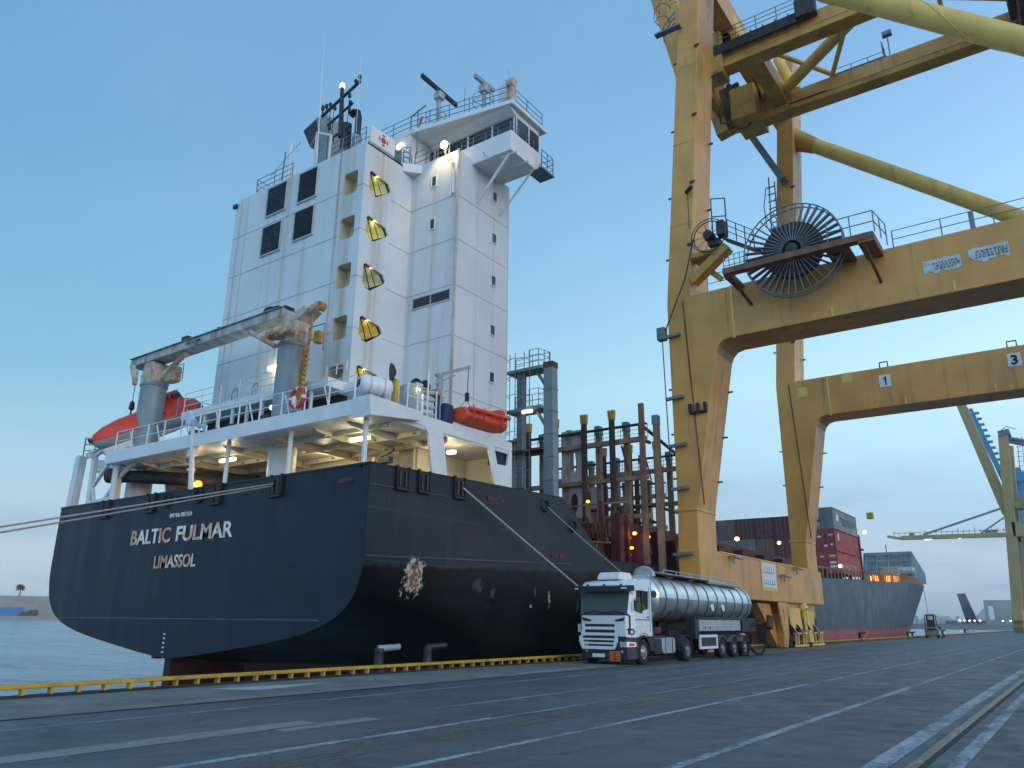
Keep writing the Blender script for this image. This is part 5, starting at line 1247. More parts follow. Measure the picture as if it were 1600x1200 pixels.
m = MB(); m.rail([(-14.0, 42.4, 38.5), (-8.7, 42.4, 38.5)], 1.0, 3, .025, 1.2, .035); m.v = [(x, y, z-.3) for x, y, z in m.v]; m.build('girder_railing', mt['galv'], crane)
m = MB(); m.rail([(-8.5, 50.95, 38.75), (-5.2, 50.95, 38.75), (-5.2, 49.8, 38.75)], 1.1, 3, .025, 1.1, .035); m.box(-8.6, -5.0, 50.0, 51.0, 38.70, 38.76)
m.v = [(x, y, z-.45) for x, y, z in m.v]
m.build('girder_railing', mt['galv'], crane)
m = MB(); m.tube((-4.9, 50.9, 38.8), (-4.9, 50.9, 40.6), .04); m.box(-5.2, -4.6, 50.7, 51.1, 40.5, 40.8); m.build('girder_floodlight', mt['galv'], crane)
m = MB(); m.box(-13.6, -11.8, 49.9, 50.1, 37.05, 37.18); m.box(-11.6, -9.0, 49.82, 49.98, 37.1, 37.2); m.build('buffer_rail', mt['rust'], crane)
# things hanging at the girder's end, and the trolley far right
m = MB(); m.bar((-15.4, 50.0, 37), (-15.8, 49.9, 40.5), 1.5, .25, (0, 1, 0)); m.bar((-16.4, 49.3, 37.2), (-16.9, 49.3, 41), .12, .12); m.bar((-15.6, 49.3, 36.8), (-16.4, 49.3, 37.2), .1, .1)
for i in range(10): m.lathe([(.12, 0), (.2, .1), (.12, .2)], (-15.2-.05*i, 49.25, 37.0+.36*i), (0, 1, 0), 8)
m.path([(-15.5, 49.4, 36.9), (-15.2, 49.4, 36.3), (-14.6, 49.5, 36.2), (-14.3, 49.6, 36.6)], .05, 6); m.path([(-15.9, 49.4, 36.9), (-15.6, 49.4, 36.1), (-15.1, 49.4, 36.4)], .06, 6)
m.build('boom_end_gear', mt['rust'], crane)
m = MB(); m.box(2.3, 5.5, 44.0, 49.8, 34.6, 39.4); m.box(1.9, 2.25, 45, 48, 36, 38.5); m.build('trolley', mt['rust'], crane, bevel=.05)
MB().box(6, 20, 42.5, 51.5, 39.0, 44).build('machinery_house', CY, crane)
# ladder cage on the leg and the grey stairs
m = MB()
for x, y in ((-14.4, 36.1), (-14.9, 36.1)): pass
for (y, dx) in ((36.15, 0),):
    for i in range(28): z = 37+i*.3; x = -14.35+(z-37)*.093; m.tube((x-.28, y, z), (x+.28, y, z), .02, n=5)
m.rail([(-15.4, 37.0, 35.3), (-14.3, 36.2, 35.3)], 1.1, 3, .03, .7, .04); m.box(-15.6, -14.0, 36.0, 36.4, 35.2, 35.3)
for i in range(9):
    z = 36+i*.9; x = -14.9+(z-37)*.093; m.path([(x-.35, 36.35, z), (x-.45, 35.9, z), (x-.1, 35.6, z), (x+.3, 35.8, z), (x+.3, 36.35, z)], .03, 5)
for dx in (-.45, -.1, .3): m.tube((-14.98+dx, 35.7, 36), (-14.2+dx, 35.7, 44.5), .03, n=5)
m.build('caged_ladder', mt['galv'], crane)
m = MB(); m.bar((-15.7, 54.2, 38.6), (-13.6, 54.2, 33.8), 1.0, .5); 
for i in range(6): m.box(-14.6-.25, -14.3, 54.0, 54.1, 30.5+i*.6, 30.56+i*.6)
m.tube((-14.85, 54.2, 30), (-14.7, 54.2, 34.5), .05); m.tube((-14.35, 54.2, 30), (-14.3, 54.2, 34), .05); m.box(-15.0, -14.2, 53.9, 54.9, 29.9, 30.05)
m.path([(-15.1, 54, 30.2), (-15.2, 54, 32.0), (-14.9, 54, 33.6)], .04)
m.build('hanging_stair', mt['galv'], crane)
# pad eyes and small fittings up the legs
def eye(*b): MB().box(*b).build('pad_eye', mt['rust'], crane)
for y0 in (36.4, 55.0):
    for z in (20.6, 24.3, 28.5, 33.0):
        xl = -15.86+(z-18)*.093; eye(xl-.22, xl, y0+.1, y0+.18, z, z+.08); eye(xl+1.15, xl+1.45, y0-.1, y0-.02, z+.5, z+.62); eye(xl+1.3, xl+1.5, y0+2.0, y0+2.1, z-.3, z-.2)
    for z in (8.5, 10.8, 13.2): eye(-15.86-.2, -15.86, y0+.1, y0+.18, z, z+.08); eye(-14.86+(z-6.9)*.19, -14.6+(z-6.9)*.19, y0+2.2, y0+2.3, z, z+.08)
    MB().tube((-14.45, y0-.03, 7.1), (-14.95, y0-.03, 18.0), .035, n=6).build('conduit', mt['rust'], crane)
# big hose/cable reel
rx, ry, rz = -8.78, 35.35, 18.78
rl_t = MB(); rl_t.mat(0)
ro = 2.32
for yy in (ry-.22, ry+.22):
    rl_t.path([(rx+ro*math.cos(2*PI*i/48), yy, rz+ro*math.sin(2*PI*i/48)) for i in range(48)], .035, 6, True)
for i in range(40):
    a = 2*PI*i/40; c, s_ = math.cos(a), math.sin(a)
    rl_t.tube((rx+.45*c, ry-.22, rz+.45*s_), (rx+ro*c, ry-.22, rz+ro*s_), .028, n=5)
    rl_t.bar((rx+1.4*c, ry-.05, rz+1.4*s_), (rx+ro*c, ry-.05, rz+ro*s_), .22, .015, (-s_, 0, c))
reel = rl_t.build('cable_reel', mt['galv'], crane)
m = MB(); m.lathe([(.42, -.16), (1.42, -.16), (1.42, .16), (.42, .16)], (rx, ry, rz), (0, 1, 0), 40, False); m.build('wound_cable', M('brown_cable_coil', (.06, .03, .028), .7, var=.4, vsc=3), reel, smooth=50)
m = MB(); m.lathe([(.1, -.36), (.28, -.32), (.34, .3), (.3, .9)], (rx, ry, rz), (0, 1, 0), 16); m.box(rx-.4, rx+.5, ry+.3, ry+1.1, rz-.3, rz+.9); m.build('reel_gearbox', mt['dark'], reel, smooth=40)
m = MB(); m.bar((-11.98, 34.6, 18.14), (-5.1, 34.6, 18.14), .45, .30); m.box(-5.75, -5.05, 34.4, 36.4, 17.85, 18.28); m.box(-12, -11.6, 34.6, 36.4, 17.9, 18.1); m.box(-7.2, -6.2, 34.9, 36.4, 17.95, 18.1)
m.build('reel_platform', mt['brown'], crane)
for a, b in (((-11.7, 34.7, 17.9), (-11.3, 36.4, 16.9)), ((-5.5, 34.5, 17.8), (-5.3, 36.4, 16.6))): MB().bar(a, b, .12, .12).build('platform_strut', mt['rust'], crane)
for args in (([(-7.0, 34.5, 18.28), (-5.0, 34.5, 18.28), (-4.8, 36.2, 18.28)], 1.05, 2, .025, .8, .03), ([(-12.0, 34.7, 18.28), (-10.9, 34.7, 18.28)], .8, 3, .018, .3, .022), ([(-4.6, 36.5, 18.2), (3.4, 36.5, 18.2)], .85, 2, .02, 1.9, .03), ([(-13.6, 36.6, 18.2), (-12.1, 36.6, 18.2)], 1.0, 2, .02, 1.4, .02)):
    MB().rail(*args).build('beam_railing', mt['galv'], crane)
MB().box(-1.5, -1.3, 36.4, 36.6, 18.2, 19.0).build('junction_box', mt['galv'], crane)
# small guide reel beside the leg
m = MB(); sx, sy, sz = -13.1, 36.0, 21.1
m.path([(sx+.86*math.cos(2*PI*i/30), sy, sz+.86*math.sin(2*PI*i/30)) for i in range(30)], .03, 6, True); m.path([(sx+.95*math.cos(2*PI*i/30), sy-.1, sz+.95*math.sin(2*PI*i/30)) for i in range(4, 24)], .025, 6)
for i in range(10):
    a = 2*PI*i/10; m.tube((sx, sy, sz), (sx+.86*math.cos(a), sy, sz+.86*math.sin(a)), .015, n=5)
m.lathe([(.25, -.3), (.3, .1), (.25, .4)], (sx, sy, sz), (0, 1, 0), 12); m.box(sx-.1, sx+.5, sy, sy+.5, sz-.55, sz-.2)
m.rail([(sx+.35, 35.6, sz-.2), (sx+1.0, 35.9, sz-.2)], 2.1, 2, .03, .6, .035); m.box(sx+.5, sx+.9, sy-.3, sy+.3, sz-.2, sz+.6)
m.bar((sx+.9, 35.9, sz-.5), (sx+3.1, 35.7, sz-2.1), .5, .12); m.rail([(sx+1.1, 35.7, sz-.5), (sx+2.4, 35.7, sz-1.5)], 1.0, 3, .022, .6, .028)
m.build('guide_reel', mt['dark'], crane)
m = MB(); m.bar((-14.4, 36.6, 19.0), (-12.2, 36.2, 20.3), .6, .5); m.box(-14.3, -12.6, 36.1, 36.9, 20.15, 20.45); m.bar((-14.2, 36.9, 20.3), (-12.9, 36.9, 18.9), .2, .3); m.build('reel_bracket', CR, crane, bevel=.04)
m = MB(); m.path([(-13.95, 35.95, 21.2), (-14.6, 36.0, 19.0), (-15.9, 36.1, 16.4), (-16.05, 36.1, 16.3)], .035, 6); m.tube((-16.1, 36.1, 16.0), (-15.95, 36.15, 4.0), .028, n=6); m.build('crane_cable', mt['black'], crane)
m = MB(); m.box(-16.35, -15.9, 35.95, 36.35, 15.9, 16.6); m.build('cable_box', mt['galv'], crane, bevel=.02)
for z in (16.05, 12.65, 10.15, 7.95, 4.75): MB().bar((-16.1, 36.2, z), (-15.15, 36.25, z+.06), .22, .14).build('cable_arm', mt['galv'], crane)
m = MB(); zc = 12.05
for x in (-14.85, -14.45, -14.05): m.box(x-.075, x+.075, 36.18, 36.38, zc-.28, zc+.2)
m.box(-14.9, -14.0, 36.2, 36.38, zc-.34, zc-.22); m.build('cable_clamp', mt['black'], crane, bevel=.03)
m = MB(); m.tube((-14.3, 36.2, 24.2), (-13.9, 36.0, 24.35), .12, n=10); m.tube((-14.3, 36.4, 24.2), (-14.3, 36.3, 22.0), .015, n=5); m.build('leg_spotlight', mt['black'], crane)
# torn notices on the near beam
def torn(x0, x1, z0, z1, seed):
    rnd = random.Random(seed); n = 14
    top = [(x0+(x1-x0)*i/n, z1-rnd.random()*.05) for i in range(n+1)]
    bot = [(x0+(x1-x0)*i/n, z0+rnd.random()*.28*(1 if seed == 2 else .6)) for i in range(n+1)]
    return MB().prism(top+bot[::-1], 'Y', 36.385, 36.398).build('torn_notice', M('torn_notice_face', (.52, .58, .63), .6, var=.12, vsc=3, streak=(.42, .30, .1), amt=.9 if seed == 2 else .5, sc=(2.4, 2.4, 2.4), lo=.56, hi=.6), crane)
torn(-3.55, -2.05, 16.45, 17.15, 1); torn(-1.75, -.25, 16.5, 17.25, 2)
rnd = random.Random(5)
for (xa, xb, za, rows_) in ((-3.2, -2.2, 16.75, 3), (-1.5, -.35, 16.85, 3)):
    m = MB()
    for k in range(rows_):
        x = xa+rnd.random()*.2
        while x < xb: wd = .05+rnd.random()*.08; m.box(x, x+wd, 36.37, 36.385, za+k*.13-.12, za+k*.13-.04+.02*rnd.random()); x += wd+.04+rnd.random()*.03
    m.build('notice_lettering', mt['fade'], crane)
for (x, z, s_) in ((-8.62, 17.22, '1'), (-1.22, 17.32, '3')):
    pl = MB().box(x-.36, x+.36, 54.96, 54.99, z-.42, z+.42).build('number_plate', mt['sign'], crane)
    figure_one(x+.03, 54.955, z-.29, .58, mt['ink'], pl) if s_ == '1' else text_mb(s_, .82, (x, 54.955, z-.29), XR, ZU, .015, .035).build('number', mt['ink'], pl)
    MB().path([(x-.25, 55.2, 18.2), (x-.25, 55.2, 18.6), (x+.25, 55.2, 18.6), (x+.25, 55.2, 18.2)], .05, 6).build('lifting_eye', mt['black'], crane)
for (x, z) in ((-14.05, 17.3), (-11.0, 17.85)): MB().box(x-.35, x+.35, 54.975, 54.992, z-.35, z+.35).build('paint_patch', CL, crane)
# notice on the sill
nb_ = MB(); nb_.box(-14.82, -14.795, 45.1, 47.9, 3.35, 5.0); nbo = nb_.build('notice_frame', CL, crane)
nb_ = MB(); nb_.box(-14.794, -14.785, 45.3, 47.7, 3.55, 4.92); nb_.build('notice_face', mt['sign'], nbo)
m = MB(); rnd = random.Random(3)
for zz, h_, mm in ((4.35, .38, 0), (3.72, .26, 1)):
    y = 45.5
    while y < 47.4:
        wd = .16+rnd.random()*.16; m.mat(0 if (mm == 0 and y < 46.2) else 1).box(-14.786, -14.78, y, y+wd*.35, zz, zz+h_); m.box(-14.786, -14.78, y, y+wd, zz, zz+.06); y += wd+.12
m.build('notice_lettering', [M('pink_lettering', (.6, .2, .3), .6), M('blue_lettering', (.15, .35, .6), .6)], nbo)
for (y, z) in ((40.2, 4.9), (48.6, 4.35), (51.3, 4.95)):
    m = MB(); m.tube((-14.8, y, z), (-14.5, y, z), .05, n=8); m.bar((-14.5, y-.2, z), (-14.5, y+1.0, z-.05), .22, .12); m.tube((-14.55, y, z-.1), (-14.55, y, z-.4), .07, n=8); m.build('sill_lamp', mt['steel'], crane)
# travelling gear under the sill: tapered equaliser legs, guarded wheels
def bogie(y0, xo=0):
    g = MB(); g.mat(0)
    g.holed([(y0-.9, 2.79), (y0+.8, 2.79), (y0+.75, 1.0), (y0+.35, .2), (y0+.05, .2), (y0-.4, 1.2)], [oval(y0-.05, 2.05, .18, .38, 14)], 'X', -14.98, -14.88)
    g.prism([(-16.1, 2.79), (-14.95, 2.79), (-14.9, .25), (-15.2, .2)], 'Y', y0-.3, y0+.3)
    g.prism([(y0-3.4, 2.7), (y0-1.2, 2.7), (y0+.1, .25), (y0-.3, .2)], 'X', -15.8, -15.3)
    g.box(-15.7, -15.1, y0+1.0, y0+7.6, 1.9, 2.79)
    g.mat(1); g.prism([(y0+1.2, 2.5), (y0+3.6, 2.5), (y0+3.9, 1.25), (y0+1.5, 1.3)], 'X', -15.05, -14.95); g.prism([(y0+4.9, 2.35), (y0+6.4, 2.35), (y0+6.5, 1.2), (y0+4.9, 1.2)], 'X', -15.0, -14.9)
    g.tube((-15.0, y0+4.2, 2.7), (-14.85, y0+4.2, 2.4), .32, n=12); g.tube((-14.95, y0+4.3, 2.4), (-14.95, y0+4.5, 1.0), .14, n=8)
    for k in (1.3, 5.0):
        for q in (0, .55, 1.6, 2.1): g.box(-14.75, -14.66, y0+k+q, y0+k+q+.12, .3, 1.0)
        g.box(-14.78, -14.64, y0+k-.2, y0+k+2.6, .22, .34); g.box(-14.78, -14.64, y0+k-.1, y0+k+2.5, .95, 1.05)
    g.box(-14.9, -14.6, y0+4.1, y0+4.9, .45, 1.2)
    g.mat(2)
    for k in (1.1, 2.5, 4.7, 6.1): g.bar((-14.95, y0+k+.35, 1.55), (-14.6, y0+k+.45, .98), .85, .04, (0, 0, 1))
    g.mat(3)
    for k in (1.9, 3.2, 5.6, 6.9): g.lathe([(.36, -.12), (.36, .12)], (-15.3, y0+k, .40), (1, 0, 0), 18)
    g.box(-15.6, -15.0, y0+1.2, y0+7.4, .55, 1.9)
    g.mat(4).lathe([(.3, 0), (.3, .7)], (-15.3, y0-1.9, 1.3), (0, .3, 1), 14)
    g.v = [(x+xo, y, z) for x, y, z in g.v]
    return g.build('travel_bogie', [CY, CL, mt['alu'], mt['dark'], mt['maroon']], crane, bevel=.015)
bogie(48.9); bogie(35.2, -.5)
# real size: the drawing above is at model scale 1 : 1.12
crane.scale = (1.12, 1.12, 1.12); crane.location = (-17.25, 51.52, -.19)

# ------------------------------------------------------------------ tanker truck
def glass_mat(name, c, alpha):
    m, t, b = newmat(name); q = NB(t)
    b.inputs['Base Color'].default_value = (*c, 1); b.inputs['Roughness'].default_value = .05; b.inputs['Alpha'].default_value = alpha
    return m
mt['screen'] = glass_mat('windscreen_glass', (.10, .14, .15), .82); mt['sideglass'] = glass_mat('side_window_glass', (.02, .03, .03), .22)
truck = thing('tanker_truck', (-15.62, 28.2, 0), 'white cab truck with long ribbed silver tank, orange hazard plate on its bumper', 'truck')
CX = -15.62
def X_(u): return CX+u
cb_ = MB()
W = 1.22
prof = [(28.30, 1.02), (28.16, 1.05), (28.14, 1.84), (28.34, 2.74), (28.50, 3.06), (28.85, 3.2), (29.95, 3.27), (29.98, 1.0), (29.62, 1.0), (29.5, 1.12), (29.1, 1.2), (28.72, 1.12), (28.55, 1.02)]
win = [(28.50, 1.98), (29.05, 1.90), (29.18, 2.02), (29.66, 2.10), (29.7, 2.78), (28.60, 2.80)]
side = [(28.42, 1.02), (28.42, 1.84), (28.52, 2.74), (28.62, 3.04), (28.85, 3.16), (29.95, 3.22), (29.98, 1.0), (29.62, 1.0), (29.5, 1.12), (29.1, 1.2), (28.72, 1.12), (28.55, 1.02)]
for u0, u1 in ((W-.05, W), (-W, -W+.05)): cb_.holed(side, [win], 'X', X_(u0), X_(u1))
# corner panels, front panel, pillars, roof and back
for s in (1, -1):
    a, b = X_(s*.98), X_(s*W)
    cb_.add([(a, 28.14, 1.02), (b, 28.42, 1.02), (b, 28.42, 1.84), (a, 28.14, 1.84), (a, 28.3, 1.02), (X_(s*(W-.06)), 28.5, 1.02), (X_(s*(W-.06)), 28.5, 1.84), (a, 28.3, 1.84)], [(0, 1, 2, 3), (4, 7, 6, 5), (0, 4, 5, 1), (3, 2, 6, 7), (0, 3, 7, 4), (1, 5, 6, 2)])
    cb_.add([(X_(s*1.02), 28.16, 1.84), (b, 28.42, 1.84), (b, 28.52, 2.76), (X_(s*1.06), 28.34, 2.76)], [(0, 1, 2, 3)])
cb_.box(X_(-.98), X_(.98), 28.14, 28.24, 1.02, 1.84)
rows = []
for y, z, wv in ((28.30, 2.74, 1.08), (28.40, 2.96, 1.08), (28.52, 3.08, 1.08), (28.8, 3.18, 1.1), (29.3, 3.24, 1.12), (29.96, 3.27, 1.12)):
    rows.append([(X_(-W), y+.12, z-.12), (X_(-wv), y+.02, z-.02), (X_(-.6), y, z+.03), (X_(0), y-.01, z+.05), (X_(.6), y, z+.03), (X_(wv), y+.02, z-.02), (X_(W), y+.12, z-.12)])
cb_.grid(rows); cb_.box(X_(-W), X_(W), 29.90, 29.96, 1.0, 3.2); cb_.box(X_(-W+.06), X_(W-.06), 28.3, 29.9, 1.02, 1.2)
cab = cb_.build('cab', mt['cab'], truck, smooth=35)
MB().add([(X_(-1.02), 28.165, 1.86), (X_(1.02), 28.165, 1.86), (X_(1.05), 28.335, 2.75), (X_(-1.05), 28.335, 2.75)], [(0, 1, 2, 3)]).build('windscreen', mt['screen'], cab)
for s in (1, -1): MB().prism(win, 'X', X_(s*(W-.03)), X_(s*(W-.025))).build('side_window', mt['sideglass'], cab)
m = MB(); m.bar((X_(W+.002), 29.0, 1.95), (X_(W+.002), 29.08, 2.8), .03, .06, (0, 1, 0)); m.box(X_(W), X_(W+.012), 28.45, 29.75, 1.66, 1.69); m.box(X_(W), X_(W+.01), 29.72, 29.74, 1.2, 2.9); m.box(X_(W), X_(W+.03), 29.45, 29.6, 1.75, 1.8)
m.build('door_trim', mt['plastic'], cab)
m = MB(); m.path([(X_(-.9), 28.16, 1.92), (X_(-.4), 28.14, 1.99), (X_(.0), 28.15, 1.93)], .022, 5); m.path([(X_(.0), 28.16, 1.92), (X_(.5), 28.14, 1.99), (X_(.9), 28.16, 1.92)], .022, 5); m.box(X_(-1.1), X_(1.1), 28.13, 28.17, 1.83, 1.89)
m.build('wiper', mt['plastic'], cab)
vz = MB(); vz.mat(0).prism([(28.02, 2.74), (28.06, 2.93), (28.36, 2.98), (28.36, 2.76)], 'X', X_(-1.27), X_(1.27)); vz.mat(1); vz.box(X_(-1.22), X_(-1.08), 28.0, 28.03, 2.83, 2.88); vz.box(X_(.86), X_(1.10), 28.0, 28.03, 2.83, 2.88); vz.mat(0)
for u in (-.75, 0, .75): vz.box(X_(u-.04), X_(u+.04), 28.2, 28.25, 2.97, 3.03)
vz.build('sun_visor', [mt['ink'], mt['sign']], cab)
dfl = MB(); dfl.prism([(28.55, 3.22), (28.62, 3.40), (28.8, 3.52), (29.55, 3.52), (29.7, 3.4), (29.7, 3.24)], 'X', X_(-.52), X_(.52)); dfl.build('roof_air_unit', mt['cab'], cab, bevel=.06, seg=3)
g = MB(); g.mat(0)
g.box(X_(-.98), X_(.98), 28.08, 28.14, 1.50, 1.82); 
for z0, z1 in ((1.29, 1.40), (1.07, 1.18)): g.box(X_(-.9), X_(.55), 28.06, 28.13, z0, z1)
g.box(X_(-.98), X_(-.84), 28.07, 28.14, 1.05, 1.5); g.box(X_(.50), X_(.98), 28.07, 28.14, 1.05, 1.5)
g.prism([(X_(-1.08), 1.05), (X_(-1.08), .86), (X_(-.95), .56), (X_(.48), .56), (X_(.62), .86), (X_(.62), 1.05), (X_(.5), 1.05), (X_(.44), .68), (X_(-.88), .68), (X_(-.96), 1.05)], 'Y', 28.03, 28.13)
for z0, z1 in ((.90, .97), (.75, .82)): g.box(X_(-.94), X_(.46), 28.04, 28.13, z0, z1)
g.mat(1); g.box(X_(-.96), X_(.94), 28.1, 28.2, .56, 1.5)
for s in (-1, 1): g.prism([(X_(s*.96), 1.77), (X_(s*.52), 1.66), (X_(s*.56), 1.60), (X_(s*.9), 1.62)], 'Y', 28.06, 28.09)
g.build('grille', [mt['cab'], mt['plastic']], truck, bevel=.008)
bp_ = MB(); bp_.prism([(X_(-1.22), 28.42), (X_(-1.0), 28.12), (X_(1.0), 28.12), (X_(1.22), 28.42), (X_(1.22), 28.62), (X_(-1.22), 28.62)], 'Z', .20, 1.03); bp_.build('bumper', mt['plastic'], truck, bevel=.03)
for s in (1, -1):
    m = MB(); m.mat(0).add([(X_(s*.70), 28.09, .66), (X_(s*1.0), 28.09, .66), (X_(s*1.24), 28.41, .68), (X_(s*1.24), 28.41, .84), (X_(s*1.0), 28.09, .86), (X_(s*.70), 28.09, .86), (X_(s*.70), 28.14, .66), (X_(s*.70), 28.14, .86)], [(0, 1, 4, 5), (1, 2, 3, 4), (0, 5, 7, 6)])
    m.mat(1).add([(X_(s*1.06), 28.165, .70), (X_(s*1.2), 28.35, .71), (X_(s*1.2), 28.35, .80), (X_(s*1.06), 28.165, .80)], [(0, 1, 2, 3)]); m.mat(2).box(X_(s*W), X_(s*(W+.015)), 28.46, 28.62, .66, .84)
    m.build('headlight', [mt['alu'], mt['red'], M('amber_lens', (.35, .12, .03), .3)], truck)
    m = MB(); m.lathe([(.05, 0), (.05, .02)], (X_(s*.78), 28.12, .5), (0, -1, 0), 12); m.build('fog_lamp', mt['alu'], truck)
npl = MB().box(X_(-.52), X_(.02), 28.09, 28.115, .27, .40).build('number_plate', mt['sign'], truck)
hp = MB().box(X_(.24), X_(.70), 28.09, 28.115, .14, .50).build('hazard_plate', mt['hazard'], truck)
m = MB(); m.box(X_(.25), X_(.69), 28.084, 28.09, .315, .325); m.build('plate_divider', mt['ink'], hp)
text_mb('33', .13, (X_(.47), 28.082, .36), XR, ZU, .008, .002).build('plate_figures', mt['ink'], hp); text_mb('1203', .12, (X_(.47), 28.082, .18), XR, ZU, .008, .002).build('plate_figures', mt['ink'], hp)
figure_one(X_(1.045), 28.185, 1.12, .24, mt['ink'], cab, (.24, .28, 0)).name = 'door_number'
m = MB()
c_ = Vector((X_(1.13), 28.31, 1.22)); rt = Vector((.24, .28, 0)).normalized(); nn = Vector((.28, -.24, 0)).normalized()
m.path([c_+rt*(.095*math.cos(a))+ZV for a, ZV in [(2*PI*i/20, Vector((0, 0, .095*math.sin(2*PI*i/20)))) for i in range(20)]], .03, 6, True); m.build('round_emblem', mt['ink'], cab)
for s in (1, -1):
    m = MB(); m.box(X_(s*1.30)-.05, X_(s*1.30)+.05, 28.26, 28.34, 2.0, 2.4); m.bar((X_(s*1.2), 28.45, 2.45), (X_(s*1.3), 28.36, 2.45), .04, .04); m.build('wing_mirror', mt['plastic'], truck, bevel=.03)
MB().box(X_(-1.29), X_(-1.2), 28.3, 28.42, 1.18, 1.5).build('corner_mirror', mt['cab'], truck, bevel=.02)
# cab interior: seats, steering wheel, dashboard
m = MB(); m.box(X_(-1.1), X_(1.1), 28.22, 28.6, 1.3, 1.84); m.path([(X_(.62)+.22*math.cos(2*PI*i/18), 28.72+.07*math.sin(2*PI*i/18), 2.0+.2*math.sin(2*PI*i/18)) for i in range(18)], .022, 6, True)
for u in (.78, -.62): m.box(X_(u-.26), X_(u+.26), 29.3, 29.8, 1.2, 1.6); m.box(X_(u-.26), X_(u+.26), 29.78, 29.88, 1.6, 2.4)
m.box(X_(-1.15), X_(1.15), 29.75, 29.88, 1.2, 3.0)
m.build('cab_interior', mt['dark'], truck)
m = MB(); m.prism(oval(X_(.78), 2.0, .14, .10, 14), 'Y', 28.24, 28.26); m.prism(oval(X_(-.72), 1.93, .07, .06, 12), 'Y', 28.22, 28.24); m.build('dash_papers', mt['sign'], truck)
# chassis and running gear
ch = MB(); ch.mat(0)
for u in (-.42, .42): ch.box(X_(u-.06), X_(u+.06), 28.7, 34.5, .62, .86)
ch.box(X_(-.5), X_(.5), 31.2, 34.6, .86, 1.05)
for u in (-.45, .45): ch.box(X_(u-.06), X_(u+.06), 33.0, 41.9, .95, 1.25)
ch.box(X_(-1.15), X_(1.15), 41.7, 41.85, .55, .75)
for y in (37.4, 39.0, 40.55, 29.1, 33.3): ch.tube((X_(-1), y, .5), (X_(1), y, .5), .09, n=8)
ch.box(X_(-.9), X_(.9), 30.1, 30.6, .5, 1.0)
ch.build('chassis', [mt['plastic']], truck)
def wheel(x, y, r_, w_, front=False):
    wt = bpy.data.objects.new('wheel', None); COL.objects.link(wt); wt.parent = truck; wt.location = Vector((x, y, r_))-truck.location; wt.empty_display_size = .2
    s = 1 if x > CX else -1
    m = MB(); o_ = (x, y, r_); d = (s, 0, 0)
    m.lathe([(r_*.56, -w_/2), (r_*.9, -w_/2), (r_, -w_/2+.05), (r_, w_/2-.05), (r_*.9, w_/2), (r_*.58, w_/2)], o_, d, 36, False)
    for i in range(36):
        a = 2*PI*i/36; p = Vector((x, y+r_*.995*math.cos(a), r_+r_*.995*math.sin(a))); m.bar(p-Vector((w_/2-.04, 0, 0)), p+Vector((w_/2-.04, 0, 0)), .05, .02, (0, math.cos(a), math.sin(a)))
    m.build('tyre', mt['tyre'], wt, smooth=40)
    m = MB(); dd = .0 if front else -.12
    m.lathe([(r_*.6, w_/2-.02), (r_*.56, w_/2-.03), (r_*.5, w_/2-.05+dd), (r_*.3, w_/2+(.02 if front else -.14)), (r_*.22, w_/2+(.06 if front else .0)), (.02, w_/2+(.07 if front else .02))], o_, d, 28, False)
    for i in range(8):
        a = 2*PI*i/8; m.tube((x+s*(w_/2+dd-.04), y+r_*.4*math.cos(a), r_+r_*.4*math.sin(a)), (x+s*(w_/2+.02+dd*.8), y+r_*.4*math.cos(a), r_+r_*.4*math.sin(a)), .025, n=6)
    m.build('rim', mt['rim'], wt, smooth=35)
for s in (1, -1):
    wheel(X_(s*1.08), 29.1, .475, .27, True); wheel(X_(s*1.0), 33.3, .475, .46)
    for y in (37.45, 39.0, 40.5): wheel(X_(s*1.06), y, .455, .32)
def arch(y, r_, x0, x1, a0, a1, th=.04, n=12):
    m = MB(); pts = [(y+r_*math.cos(R(a0+(a1-a0)*i/n)), .48+r_*math.sin(R(a0+(a1-a0)*i/n))) for i in range(n+1)]; pts2 = [(y+(r_+th)*math.cos(R(a0+(a1-a0)*i/n)), .48+(r_+th)*math.sin(R(a0+(a1-a0)*i/n))) for i in range(n+1)]
    return m.prism(pts+pts2[::-1], 'X', x0, x1)
